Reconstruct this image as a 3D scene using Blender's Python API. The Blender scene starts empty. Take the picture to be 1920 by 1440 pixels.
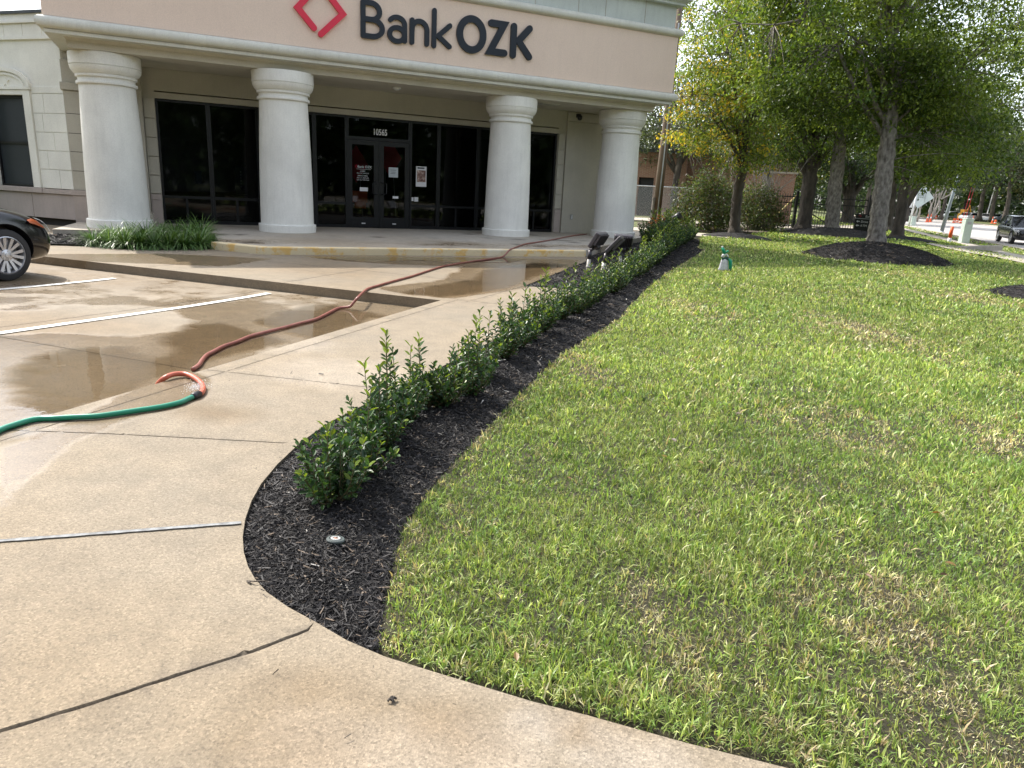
import bpy, math, random
import numpy as np
from mathutils import Vector, Matrix
from mathutils.geometry import delaunay_2d_cdt
D = bpy.data
SC = bpy.context.scene
COL = SC.collection
R_ = math.radians
rng = np.random.default_rng(7)

# ---------------------------------------------------------------- camera
HC = 1.37
PITCH, ROLL, FPX = R_(15.548), R_(2.9665), 1330.0
cF = np.array([0, math.cos(PITCH), -math.sin(PITCH)])
_r0 = np.array([1.0, 0, 0]); _u0 = np.cross(_r0, cF)
cR = math.cos(ROLL) * _r0 + math.sin(ROLL) * _u0
cU = -math.sin(ROLL) * _r0 + math.cos(ROLL) * _u0
cam = D.objects.new('camera', D.cameras.new('camera')); COL.objects.link(cam)
cam.matrix_world = Matrix(((cR[0], cU[0], -cF[0], 0), (cR[1], cU[1], -cF[1], 0), (cR[2], cU[2], -cF[2], HC), (0, 0, 0, 1)))
cam.data.sensor_width = 36; cam.data.sensor_fit = 'HORIZONTAL'; cam.data.lens = 36 * FPX / 1920
cam.data.clip_start = 0.05; cam.data.clip_end = 2000
SC.camera = cam
# ---------------------------------------------------------------- world, sun, exposure
SUN_H, SUN_E = R_(-51), R_(49)
w = D.worlds.new('World'); SC.world = w; w.use_nodes = True
nt = w.node_tree; bg = nt.nodes['Background']
sky = nt.nodes.new('ShaderNodeTexSky'); sky.sky_type = 'NISHITA'; sky.sun_disc = False
sky.sun_elevation = SUN_E; sky.sun_rotation = SUN_H; sky.air_density = 1.0; sky.dust_density = 2.0; sky.ozone_density = 1.2
hs_ = nt.nodes.new('ShaderNodeHueSaturation'); hs_.inputs['Saturation'].default_value = .42
nt.links.new(sky.outputs[0], hs_.inputs['Color']); nt.links.new(hs_.outputs[0], bg.inputs[0]); bg.inputs[1].default_value = 0.15
sl = D.lights.new('sun', 'SUN'); sl.energy = 2.3; sl.angle = R_(0.55); sl.color = (1, 0.94, 0.85)
sun = D.objects.new('sun', sl); COL.objects.link(sun)
sd = Vector((math.sin(SUN_H) * math.cos(SUN_E), math.cos(SUN_H) * math.cos(SUN_E), math.sin(SUN_E)))
sun.rotation_euler = (-sd).to_track_quat('-Z', 'Y').to_euler(); sun.location = sd * 60
SC.view_settings.view_transform = 'Standard'; SC.view_settings.look = 'None'
SC.view_settings.exposure = 1.56; SC.view_settings.gamma = 1
SC.render.engine = 'CYCLES'
SC.cycles.use_denoising = True
SC.cycles.max_bounces = 8; SC.cycles.diffuse_bounces = 4; SC.cycles.transparent_max_bounces = 12
SC.cycles.caustics_reflective = False; SC.cycles.caustics_refractive = False

# ---------------------------------------------------------------- frames of reference
YA = 1.12415901342911                       # heading of the entrance facade
Fd = np.array([math.sin(YA), math.cos(YA)]); Nd = np.array([-Fd[1], Fd[0]])
PA = YA - math.pi / 4
Pd = np.array([math.sin(PA), math.cos(PA)]); Kd = np.array([-Pd[1], Pd[0]])
Q2 = math.sqrt(0.5)
def FW(u, v, z=0.0): return np.array([u * Fd[0] + v * Nd[0], u * Fd[1] + v * Nd[1], z])
def SW(s, k, z=0.0): return np.array([s * Pd[0] + k * Kd[0], s * Pd[1] + k * Kd[1], z])
C0 = FW(-1.95, 18.75)
def WW(t, d, z=0.0): return C0 + np.array([t * Kd[0] + d * Pd[0], t * Kd[1] + d * Pd[1], z])   # wing wall: t along, d inward
def sk(p): return p[0] * Pd[0] + p[1] * Pd[1], p[0] * Kd[0] + p[1] * Kd[1]
def uv2sk(u, v): return ((u + v) * Q2, (v - u) * Q2)
def ss(x, a, b):
    t = np.clip((x - a) / (b - a), 0, 1); return t * t * (3 - 2 * t)
def hlawn(s, k):                              # height of the lawn and of the land beyond it
    s = np.asarray(s, float); k = np.asarray(k, float)
    return -0.022 + 0.03 * ss(s, 7, 19) - 0.45 * ss(-k, 4.5, 11.5) + 0.012 * np.sin(s * .7 + k) * ss(s, 3, 8)
def zpark(s): return -0.02 - 0.10 * ss(s, 2.4, 7.4)
def surfz(p):
    s, k = sk(p)
    if k > 3.7 and s < 7.75: return float(zpark(s))
    if k > 3.6 and s + k > 18.7: return 0.13
    if k > 2.5 and s < 26: return 0.0
    if k > 1.8: return 0.0
    return float(hlawn(s, k))
def ray(px, py):
    return cR * (px - 960) - cU * (py - 720) + cF * FPX
def GZ(px, py, z):
    d = ray(px, py); q = d * ((z - HC) / d[2]); return np.array([q[0], q[1], z])
def G(px, py):                                # point of the ground seen at a spot of the photograph
    z = 0.0
    for _ in range(12):
        p = GZ(px, py, z); z = 0.5 * z + 0.5 * surfz(p)
    return GZ(px, py, z)
def VP(base, px, py, back=0.0):               # point above a base, in the upright plane across the line of sight
    b = np.array([base[0], base[1]]); n = b / np.linalg.norm(b); d = ray(px, py)
    t = (np.linalg.norm(b) + back) / (d[0] * n[0] + d[1] * n[1]); q = d * t
    return np.array([q[0], q[1], q[2] + HC])

# ---------------------------------------------------------------- mesh helpers
def _link(name, me, mat, parent):
    o = D.objects.new(name, me); COL.objects.link(o)
    if mat is not None:
        for m in (mat if isinstance(mat, (list, tuple)) else [mat]): me.materials.append(m)
    if parent is not None: o.parent = parent
    return o
def _local(V, parent):
    V = np.asarray(V, float).reshape(-1, 3)
    chain = []; p = parent
    while p is not None: chain.append(p); p = p.parent
    M = Matrix.Identity(4)
    for p in reversed(chain): M = M @ p.matrix_basis
    if chain:
        A = np.array(M.inverted()); V = V @ A[:3, :3].T + A[:3, 3]
    return V
def mesh(name, V, F, mat, parent=None, smooth=False, attrs=None, world=True, midx=None):
    if world: V = _local(V, parent)
    V = np.asarray(V, float).reshape(-1, 3)
    me = D.meshes.new(name)
    if isinstance(F, np.ndarray):
        n, c = F.shape
        me.vertices.add(len(V)); me.vertices.foreach_set('co', V.astype(np.float32).ravel())
        me.loops.add(n * c); me.loops.foreach_set('vertex_index', F.astype(np.int32).ravel())
        me.polygons.add(n); me.polygons.foreach_set('loop_start', np.arange(0, n * c, c, dtype=np.int32))
        me.polygons.foreach_set('loop_total', np.full(n, c, dtype=np.int32))
    else:
        me.from_pydata([tuple(v) for v in V], [], [tuple(f) for f in F])
    if midx is not None: me.polygons.foreach_set('material_index', np.asarray(midx, dtype=np.int32))
    me.update(calc_edges=True)
    me.polygons.foreach_set('use_smooth', np.full(len(me.polygons), bool(smooth)))
    for k_, a in (attrs or {}).items():
        a = np.asarray(a, float)
        if a.ndim == 1:
            at = me.attributes.new(k_, 'FLOAT', 'POINT'); at.data.foreach_set('value', a.astype(np.float32))
        else:
            at = me.color_attributes.new(k_, 'FLOAT_COLOR', 'POINT')
            at.data.foreach_set('color', np.c_[a, np.ones(len(a))].astype(np.float32).ravel())
    return _link(name, me, mat, parent)
class MB:
    def __init__(s): s.V = []; s.F = []; s.n = 0
    def add(s, V, F):
        V = [tuple(map(float, v)) for v in V]; s.V += V
        s.F += [tuple(int(i) + s.n for i in f) for f in F]; s.n += len(V); return s
    def box(s, T, a0, a1, b0, b1, z0, z1):
        P = [T(a, b, z) for z in (z0, z1) for (a, b) in ((a0, b0), (a1, b0), (a1, b1), (a0, b1))]
        s.add(P, [(3, 2, 1, 0), (4, 5, 6, 7), (0, 1, 5, 4), (1, 2, 6, 5), (2, 3, 7, 6), (3, 0, 4, 7)]); return s
    def prism(s, T, pts, d0, d1):              # pts (a,z) outline extruded along b
        n = len(pts); P = [T(a, d0, z) for a, z in pts] + [T(a, d1, z) for a, z in pts]
        s.add(P, [tuple(range(n - 1, -1, -1)), tuple(range(n, 2 * n))] + [(i, (i + 1) % n, n + (i + 1) % n, n + i) for i in range(n)]); return s
    def tube(s, pts, rad, n=8, cap=True, jit=0.0):
        V, F = tube(pts, rad, n, cap, jit); s.add(V, F); return s
    def lathe(s, c, prof, n=24, axis='z', M=None, cap=True):
        P = []; 
        for r, h in prof:
            for i in range(n):
                a = 2 * math.pi * i / n; q = np.array([r * math.cos(a), r * math.sin(a), h])
                if M is not None: q = M @ q
                P.append(np.asarray(c) + q)
        F = [(j * n + i, j * n + (i + 1) % n, (j + 1) * n + (i + 1) % n, (j + 1) * n + i) for j in range(len(prof) - 1) for i in range(n)]
        if cap: F.append(tuple(range(n - 1, -1, -1))); F.append(tuple((len(prof) - 1) * n + i for i in range(n)))
        s.add(P, F); return s
    def build(s, name, mat, parent=None, smooth=False, bevel=0, seg=2, world=True, auto=None):
        o = mesh(name, s.V, s.F, mat, parent, smooth, world=world)
        if bevel:
            m = o.modifiers.new('bevel', 'BEVEL'); m.width = bevel; m.segments = seg; m.limit_method = 'ANGLE'; m.angle_limit = R_(35)
        if auto:
            me = o.data; me.polygons.foreach_set('use_smooth', np.ones(len(me.polygons), bool))
            me.set_sharp_from_angle(angle=R_(auto))
        return o
def tube(pts, rad, n=8, cap=True, jit=0.0):
    pts = np.asarray(pts, float); m = len(pts)
    rad = np.full(m, rad) if np.isscalar(rad) else np.asarray(rad, float)
    T = np.gradient(pts, axis=0); T /= np.linalg.norm(T, axis=1)[:, None] + 1e-9
    a = np.array([0, 0, 1.0]) if abs(T[0][2]) < .9 else np.array([1.0, 0, 0])
    V = []
    A = np.cross(T[0], a); A /= np.linalg.norm(A)
    for i in range(m):
        A = A - T[i] * (A @ T[i]); A /= np.linalg.norm(A) + 1e-9; B = np.cross(T[i], A)
        for j in range(n):
            t = 2 * math.pi * j / n; V.append(pts[i] + rad[i] * (1 + jit * (math.sin(3 * t + i * .9) * .5 + math.sin(5 * t - i * 1.7) * .5 + rng.uniform(-.7, .7))) * (math.cos(t) * A + math.sin(t) * B))
    F = [(i * n + j, i * n + (j + 1) % n, (i + 1) * n + (j + 1) % n, (i + 1) * n + j) for i in range(m - 1) for j in range(n)]
    if cap: F += [tuple(range(n - 1, -1, -1)), tuple((m - 1) * n + j for j in range(n))]
    return V, F
def smoothline(pts, per=6):
    P = np.asarray(pts, float); P = np.vstack([2 * P[0] - P[1], P, 2 * P[-1] - P[-2]]); out = []
    for i in range(1, len(P) - 2):
        for t in np.linspace(0, 1, per, endpoint=False):
            a, b, c, d = P[i - 1], P[i], P[i + 1], P[i + 2]
            out.append(.5 * ((2 * b) + (c - a) * t + (2 * a - 5 * b + 4 * c - d) * t * t + (3 * b - a - 3 * c + d) * t ** 3))
    out.append(P[-2]); return np.array(out)
def empty(name, loc, rotz=0.0, label=None, cat=None, group=None):
    o = D.objects.new(name, None); COL.objects.link(o); o.location = tuple(map(float, loc)); o.rotation_euler = (0, 0, rotz)
    o.empty_display_size = .2
    o.matrix_basis = Matrix.Translation(Vector(tuple(map(float, loc)))) @ Matrix.Rotation(rotz, 4, 'Z')
    return tag(o, label, cat, group)
def tag(o, label=None, cat=None, group=None):
    if label: o['label'] = label
    if cat: o['category'] = cat
    if group: o['group'] = group
    return o
def struct(o): o['kind'] = 'structure'; return o
def stuff(o, label=None, cat=None):
    o['kind'] = 'stuff'; return tag(o, label, cat)
KIDS = {}
def copy_tree(o, parent=None):
    c = o.copy(); COL.objects.link(c)
    if parent is not None: c.parent = parent
    for ch in [x for x in D.objects if x.parent == o]: copy_tree(ch, c)
    return c
def inpoly(x, y, poly):
    x = np.asarray(x); y = np.asarray(y); r = np.zeros(x.shape, bool); n = len(poly)
    for i in range(n):
        x0, y0 = poly[i]; x1, y1 = poly[(i + 1) % n]
        c = ((y0 > y) != (y1 > y)) & (x < (x1 - x0) * (y - y0) / (y1 - y0 + 1e-12) + x0); r ^= c
    return r
def pdist(x, y, poly, closed=True):
    x = np.asarray(x, float); y = np.asarray(y, float); d = np.full(x.shape, 1e9); n = len(poly)
    for i in range(n if closed else n - 1):
        ax, ay = poly[i]; bx, by = poly[(i + 1) % n]; vx, vy = bx - ax, by - ay
        t = np.clip(((x - ax) * vx + (y - ay) * vy) / (vx * vx + vy * vy + 1e-12), 0, 1)
        d = np.minimum(d, np.hypot(x - ax - t * vx, y - ay - t * vy))
    return d
_nz = rng.uniform(0, 6.28, (3, 14, 3))
def noise2(x, y, sc=1.0, seed=0):             # cheap smooth noise in 0..1
    r = 0
    for i in range(14):
        a = _nz[seed % 3, i]; f = sc * (0.6 + 0.22 * i); th = a[0] + seed * 1.7 + i * 2.4
        r = r + np.sin((x * math.cos(th) + y * math.sin(th)) * f + a[1] + seed) / (1 + .25 * i)
    return np.clip(.5 + r * .13, 0, 1)
def sheet(name, poly, mat, zf, step, extra=None, parent=None, attrs=None, skirt=0.0, fine=None):
    """poly in (s,k); interior points every step(s); zf(s,k) -> z; extra = points (s,k,z,...) forced in"""
    poly = [tuple(map(float, p)) for p in poly]
    B = []
    for i in range(len(poly)):
        a = np.array(poly[i]); b = np.array(poly[(i + 1) % len(poly)]); m = max(1, int(np.linalg.norm(b - a) / step))
        for j in range(m): B.append(a + (b - a) * j / m)
    B = np.array(B); lo = B.min(0); hi = B.max(0)
    gx, gy = np.meshgrid(np.arange(lo[0], hi[0], step), np.arange(lo[1], hi[1], step)); g = np.c_[gx.ravel(), gy.ravel()]
    g = g + rng.uniform(-.25, .25, g.shape) * step
    if fine: 
        g2x, g2y = np.meshgrid(np.arange(fine[0], fine[1], fine[4]), np.arange(fine[2], fine[3], fine[4]))
        g = np.vstack([g, np.c_[g2x.ravel(), g2y.ravel()] + rng.uniform(-.2, .2, (g2x.size, 2)) * fine[4]])
    ok = inpoly(g[:, 0], g[:, 1], poly) & (pdist(g[:, 0], g[:, 1], poly) > step * .35)
    g = g[ok]
    E = np.zeros((0, 3))
    if extra is not None and len(extra):
        E = np.asarray(extra, float); ok = inpoly(E[:, 0], E[:, 1], poly) & (pdist(E[:, 0], E[:, 1], poly) > .004); E = E[ok]
        if len(E):
            keep = np.ones(len(g), bool)
            for i in range(0, len(g), 400):
                d = np.hypot(g[i:i + 400, 0][:, None] - E[:, 0], g[i:i + 400, 1][:, None] - E[:, 1]).min(1); keep[i:i + 400] = d > .018
            g = g[keep]
    pts = np.vstack([B, g, E[:, :2]]); zz = np.concatenate([zf(B[:, 0], B[:, 1]), zf(g[:, 0], g[:, 1]), zf(E[:, 0], E[:, 1]) + E[:, 2]])
    nb = len(B)
    r = delaunay_2d_cdt([Vector(p) for p in pts], [(i, (i + 1) % nb) for i in range(nb)], [], 1, 1e-6)
    vo, fo, orig = r[0], r[2], r[3]
    z = np.array([zz[o_[0]] if len(o_) else 0 for o_ in orig])
    S = np.array([[v.x, v.y] for v in vo])
    V = S[:, :1] * Pd + S[:, 1:] * Kd; V = np.c_[V, z]
    F = [tuple(f) for f in fo]
    # make faces point up
    def up(f):
        a, b, c = V[f[0]], V[f[1]], V[f[2]]; return (b[0] - a[0]) * (c[1] - a[1]) - (b[1] - a[1]) * (c[0] - a[0]) > 0
    F = [f if up(f) else f[::-1] for f in F]
    if skirt:
        idx = {}
        for i, o_ in enumerate(orig):
            for q in o_:
                if q < nb: idx[q] = i
        ring = [idx[i] for i in range(nb) if i in idx]; n0 = len(V)
        low = V[ring].copy(); low[:, 2] = -skirt if skirt > 0 else low[:, 2] + skirt
        V = np.vstack([V, low]); S = np.vstack([S, S[ring]]); m = len(ring)
        area = sum(poly[i][0] * poly[(i + 1) % len(poly)][1] - poly[(i + 1) % len(poly)][0] * poly[i][1] for i in range(len(poly)))
        for i in range(m):
            j = (i + 1) % m; f = (ring[i], n0 + i, n0 + j, ring[j]); F.append(f if area > 0 else f[::-1])
    at = {k_: f_(S[:, 0], S[:, 1]) for k_, f_ in (attrs or {}).items()}
    if E.shape[1] > 3 or 'joint' in (attrs or {}): pass
    return struct(mesh(name, V, F, mat, parent, False, at))

# ---------------------------------------------------------------- materials
def newmat(name):
    m = D.materials.new(name); m.use_nodes = True; nt = m.node_tree
    return m, nt, nt.nodes['Principled BSDF']
def N(nt, t, **k):
    n = nt.nodes.new(t)
    for a, b in k.items():
        if a.startswith('i_'):
            key = a[2:]; key = int(key) if key.isdigit() else key
            n.inputs[key].default_value = b
        else: setattr(n, a, b)
    return n
def pos(nt, scale=(1, 1, 1)):
    g = N(nt, 'ShaderNodeNewGeometry'); 
    if scale == (1, 1, 1): return g.outputs['Position']
    m = N(nt, 'ShaderNodeVectorMath', operation='MULTIPLY'); m.inputs[1].default_value = scale
    nt.links.new(g.outputs['Position'], m.inputs[0]); return m.outputs[0]
def noise(nt, vec, scale, detail=4, rough=.55):
    n = N(nt, 'ShaderNodeTexNoise'); n.inputs['Scale'].default_value = scale; n.inputs['Detail'].default_value = detail
    n.inputs['Roughness'].default_value = rough; nt.links.new(vec, n.inputs['Vector']); return n.outputs['Fac']
def ramp(nt, fac, stops):
    r = N(nt, 'ShaderNodeValToRGB'); e = r.color_ramp.elements
    while len(e) < len(stops): e.new(.5)
    for i, (p, c) in enumerate(stops):
        e[i].position = p; e[i].color = (*c, 1) if isinstance(c, (tuple, list)) else (c, c, c, 1)
    nt.links.new(fac, r.inputs[0]); return r.outputs[0]
def mixc(nt, fac, a, b, mode='MIX'):
    n = N(nt, 'ShaderNodeMix', data_type='RGBA', blend_type=mode)
    for s_, v in ((0, fac), (6, a), (7, b)):
        if isinstance(v, bpy.types.NodeSocket): nt.links.new(v, n.inputs[s_])
        elif s_ == 0: n.inputs[0].default_value = v
        else: n.inputs[s_].default_value = (*v, 1)
    return n.outputs[2]
def math_(nt, op, a, b=0.0, clamp=False):
    n = N(nt, 'ShaderNodeMath', operation=op, use_clamp=clamp)
    for i, v in enumerate((a, b)):
        if isinstance(v, bpy.types.NodeSocket): nt.links.new(v, n.inputs[i])
        else: n.inputs[i].default_value = v
    return n.outputs[0]
def bump(nt, bs, h, strength, dist=.01):
    b = N(nt, 'ShaderNodeBump'); b.inputs['Strength'].default_value = strength; b.inputs['Distance'].default_value = dist
    nt.links.new(h, b.inputs['Height']); nt.links.new(b.outputs[0], bs.inputs['Normal']); return b
def simple(name, c, rough=.6, metal=0, c2=None, nscale=3, bscale=0, bstr=.3, bdist=.005, spec=.5, coat=0, detail=4, pscale=(1, 1, 1)):
    m, nt, bs = newmat(name)
    bs.inputs['Base Color'].default_value = (*c, 1); bs.inputs['Roughness'].default_value = rough; bs.inputs['Metallic'].default_value = metal
    bs.inputs['Specular IOR Level'].default_value = spec; bs.inputs['Coat Weight'].default_value = coat; bs.inputs['Coat Roughness'].default_value = .03
    p = pos(nt, pscale)
    c2 = c2 or tuple(x * .82 for x in c)
    f = ramp(nt, noise(nt, p, nscale, detail), [(.3, 0.0), (.7, 1.0)])
    nt.links.new(mixc(nt, f, c, c2), bs.inputs['Base Color'])
    if bscale: bump(nt, bs, noise(nt, p, bscale, 5, .6), bstr, bdist)
    return m
def leafmat(name, rough=.5, trans=.35, spec=.4, vary=.0):
    m, nt, bs = newmat(name)
    a = N(nt, 'ShaderNodeAttribute', attribute_name='col')
    bs.inputs['Roughness'].default_value = rough; bs.inputs['Specular IOR Level'].default_value = spec
    nt.links.new(a.outputs['Color'], bs.inputs['Base Color'])
    t = N(nt, 'ShaderNodeBsdfTranslucent'); hs = mixc(nt, 1.0, a.outputs['Color'], (1.25, 1.25, .6), 'MULTIPLY'); nt.links.new(hs, t.inputs[0])
    mx = N(nt, 'ShaderNodeMixShader'); mx.inputs[0].default_value = trans
    nt.links.new(bs.outputs[0], mx.inputs[1]); nt.links.new(t.outputs[0], mx.inputs[2])
    nt.links.new(mx.outputs[0], nt.nodes['Material Output'].inputs[0]); return m
def stucco(name, c, streak=.25, c2=None):
    m, nt, bs = newmat(name); bs.inputs['Roughness'].default_value = .85; bs.inputs['Specular IOR Level'].default_value = .25
    p = pos(nt); c2 = c2 or tuple(x * .86 for x in c)
    f = ramp(nt, noise(nt, p, 1.3, 5), [(.35, 0.0), (.7, 1.0)])
    base = mixc(nt, f, c, c2)
    ps = pos(nt, (6, 6, .7)); st = ramp(nt, noise(nt, ps, 1.6, 5, .7), [(.48, 0.0), (.75, 1.0)])
    base = mixc(nt, math_(nt, 'MULTIPLY', st, streak), base, tuple(x * .62 for x in c))
    sp = ramp(nt, noise(nt, p, 60, 3), [(.35, .94), (.65, 1.05)]); base = mixc(nt, 1.0, base, sp, 'MULTIPLY')
    nt.links.new(base, bs.inputs['Base Color'])
    bump(nt, bs, noise(nt, p, 110, 4, .7), .35, .004); return m
def concrete(name, c, c2, dark=1.0):
    """attributes: wet 0..1 (damp area), joint 0..1, stain 0..1"""
    m, nt, bs = newmat(name); p = pos(nt)
    f = ramp(nt, noise(nt, p, 0.9, 6, .6), [(.35, 0.0), (.68, 1.0)])
    base = mixc(nt, f, c, c2)
    f2 = ramp(nt, noise(nt, p, 5.5, 5, .65), [(.3, .86), (.7, 1.1)]); base = mixc(nt, 1.0, base, f2, 'MULTIPLY')
    v = N(nt, 'ShaderNodeTexVoronoi'); v.inputs['Scale'].default_value = 170; nt.links.new(p, v.inputs['Vector'])
    sep = N(nt, 'ShaderNodeSeparateColor'); nt.links.new(v.outputs['Color'], sep.inputs[0])
    g = ramp(nt, sep.outputs[0], [(0.0, .72), (.25, .95), (.75, 1.04), (1.0, 1.28)]); base = mixc(nt, 1.0, base, g, 'MULTIPLY')
    g2 = ramp(nt, noise(nt, p, 75, 4, .7), [(.35, .86), (.65, 1.12)]); base = mixc(nt, 1.0, base, g2, 'MULTIPLY')
    aw = N(nt, 'ShaderNodeAttribute', attribute_name='wet').outputs['Fac']
    st = N(nt, 'ShaderNodeAttribute', attribute_name='stain').outputs['Fac']
    jt = N(nt, 'ShaderNodeAttribute', attribute_name='joint').outputs['Fac']
    pa = N(nt, 'ShaderNodeAttribute', attribute_name='pale').outputs['Fac']; base = mixc(nt, ramp(nt, math_(nt, 'ADD', pa, math_(nt, 'MULTIPLY', math_(nt, 'SUBTRACT', noise(nt, p, 4.5, 6, .7), .5), .9)), [(.3, 0.0), (.7, 1.0)]), base, mixc(nt, 1.0, base, (1.20, 1.24, 1.34), 'MULTIPLY'))
    base = mixc(nt, st, base, mixc(nt, 1.0, base, (.78, .68, .55), 'MULTIPLY'))
    nn = math_(nt, 'MULTIPLY', math_(nt, 'SUBTRACT', noise(nt, p, 2.2, 6, .7), .5), 1.1)
    wet = ramp(nt, math_(nt, 'ADD', aw, nn), [(.34, 0.0), (.62, 1.0)])
    base = mixc(nt, wet, base, mixc(nt, 1.0, base, (.78, .71, .62), 'MULTIPLY'))
    base = mixc(nt, jt, base, (.05, .042, .035))
    nt.links.new(base, bs.inputs['Base Color'])
    ro = N(nt, 'ShaderNodeMapRange'); ro.inputs['To Min'].default_value = .82; ro.inputs['To Max'].default_value = .26
    nt.links.new(wet, ro.inputs[0]); nt.links.new(ro.outputs[0], bs.inputs['Roughness'])
    bs.inputs['Specular IOR Level'].default_value = .35
    hh = math_(nt, 'ADD', noise(nt, p, 140, 4, .7), math_(nt, 'MULTIPLY', v.outputs['Distance'], .6))
    b = bump(nt, bs, hh, .55, .004)
    bst = N(nt, 'ShaderNodeMapRange'); bst.inputs['To Min'].default_value = .55; bst.inputs['To Max'].default_value = .12
    nt.links.new(wet, bst.inputs[0]); nt.links.new(bst.outputs[0], b.inputs['Strength'])
    return m
def glassmat(name, tint, refl_rough=.03, boost=1.0):
    m, nt, bs = newmat(name); nt.nodes.remove(bs)
    fr = N(nt, 'ShaderNodeFresnel'); fr.inputs[0].default_value = 1.34
    gl = N(nt, 'ShaderNodeBsdfGlossy'); gl.inputs['Roughness'].default_value = refl_rough; gl.inputs['Color'].default_value = (.95 * boost, .98 * boost, 1.0 * boost, 1)
    tr = N(nt, 'ShaderNodeBsdfTransparent'); tr.inputs[0].default_value = (*tint, 1)
    mx = N(nt, 'ShaderNodeMixShader'); nt.links.new(fr.outputs[0], mx.inputs[0]); nt.links.new(tr.outputs[0], mx.inputs[1]); nt.links.new(gl.outputs[0], mx.inputs[2])
    nt.links.new(mx.outputs[0], nt.nodes['Material Output'].inputs[0]); return m
M = {}
M['white'] = stucco('white_stucco', (.74, .73, .67), .18)
M['column'] = stucco('column_stucco', (.88, .865, .80), .28)
M['cream'] = stucco('cream_stucco', (.86, .85, .77), .12)
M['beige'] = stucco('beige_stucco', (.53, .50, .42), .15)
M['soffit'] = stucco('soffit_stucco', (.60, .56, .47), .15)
M['trim'] = stucco('trim_stucco', (.70, .69, .61), .35)
M['pink'] = stucco('pink_stucco', (.80, .64, .525), .10, (.77, .61, .50))
M['pinkbase'] = stucco('pink_base', (.50, .43, .385), .35)
M['greyfrieze'] = stucco('grey_frieze', (.58, .62, .58), .35)
M['gap'] = simple('dark_gap', (.05, .045, .04), .9)
M['frame'] = simple('bronze_frame', (.012, .013, .015), .35, .3, spec=.5)
M['glass'] = glassmat('dark_glass', (.16, .17, .18))
M['glass_clear'] = glassmat('door_glass', (.30, .31, .32))
M['interior'] = simple('interior_wall', (.10, .095, .09), .9)
M['interior_floor'] = simple('interior_floor', (.08, .075, .07), .5)
M['coping'] = simple('dark_coping', (.10, .11, .12), .4, .6)
M['black'] = simple('black_plastic', (.015, .015, .017), .4)
M['letter'] = simple('letter_navy', (.015, .021, .030), .4, c2=(.013, .018, .026), spec=.35)
M['red'] = simple('logo_red', (.72, .022, .06), .4, c2=(.68, .02, .055))
M['whitepaint'] = simple('white_vinyl', (.8, .8, .8), .5)
M['concrete'] = concrete('concrete_tan', (.248, .200, .138), (.215, .181, .134))
M['parking'] = concrete('concrete_parking', (.25, .207, .15), (.228, .195, .148))
M['porch'] = concrete('concrete_porch', (.46, .41, .34), (.42, .385, .33))
M['joint'] = simple('joint_sealant', (.28, .29, .29), .7, c2=(.10, .10, .10), nscale=25, bscale=90)
M['paint'] = simple('road_paint', (.80, .80, .76), .6, c2=(.62, .60, .55), nscale=14, bscale=200)
M['soil'] = simple('soil', (.045, .034, .024), .95, c2=(.10, .075, .05), nscale=20, bscale=70, bstr=.9, bdist=.01)
M['barksoil'] = simple('mulch_base', (.010, .009, .009), .9, c2=(.022, .019, .018), nscale=40, bscale=60, bstr=1, bdist=.02)
M['asphalt'] = simple('road_concrete', (.40, .375, .345), .85, c2=(.33, .31, .29), nscale=.6, bscale=60, bstr=.3)
M['kerb'] = simple('kerb_concrete', (.45, .40, .33), .85, c2=(.34, .30, .25), nscale=5, bscale=90)
M['leaf'] = leafmat('leaf', .42, .45)
M['gloss_leaf'] = leafmat('gloss_leaf', .40, .22, .5)
M['grass'] = leafmat('grass_blade', .40, .35, .45)
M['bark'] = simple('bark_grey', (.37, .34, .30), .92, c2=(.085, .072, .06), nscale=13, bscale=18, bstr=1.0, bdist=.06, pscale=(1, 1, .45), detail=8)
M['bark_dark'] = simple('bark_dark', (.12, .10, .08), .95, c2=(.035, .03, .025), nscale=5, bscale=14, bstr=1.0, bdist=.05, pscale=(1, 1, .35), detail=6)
M['bark_pale'] = simple('bark_pale', (.42, .39, .35), .85, c2=(.25, .22, .19), nscale=6, bscale=20, bstr=.6, bdist=.02)
M['stem'] = simple('stem', (.10, .075, .04), .8, c2=(.14, .12, .05), nscale=30)
M['galv'] = simple('galvanised', (.42, .44, .44), .45, .7)
M['orange'] = simple('orange_plastic', (.80, .12, .02), .5, c2=(.70, .10, .02))
M['pvc'] = simple('pvc_white', (.72, .72, .68), .5, c2=(.35, .29, .22), nscale=9)
M['fixture'] = simple('fixture_bronze', (.10, .09, .10), .38, .35, c2=(.07, .065, .07))
M['brick'] = None
# ================================================================ ground
BEDG = [sk(G(*q)) for q in [(715, 1190), (722, 1130), (738, 1055), (750, 1000), (778, 955), (820, 900), (870, 848), (925, 790), (975, 738), (1050, 665), (1105, 632), (1160, 598), (1190, 565), (1220, 535), (1250, 510)]]
BEDG += [(16.0, 1.72), (18.6, 1.70), (19.6, 1.76)]
WALK = [sk(GZ(x, y, 0)) for x, y in [(1480, 1440), (1290, 1393), (1100, 1340), (1000, 1315), (900, 1285), (810, 1258), (720, 1230), (650, 1200), (590, 1165), (540, 1138), (500, 1110), (478, 1085), (465, 1062), (457, 1035), (455, 1005), (460, 972), (472, 938), (490, 906), (520, 870), (560, 832), (590, 810), (620, 790)]]
BEDNEAR = sk(GZ(706, 1224, 0))
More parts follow.
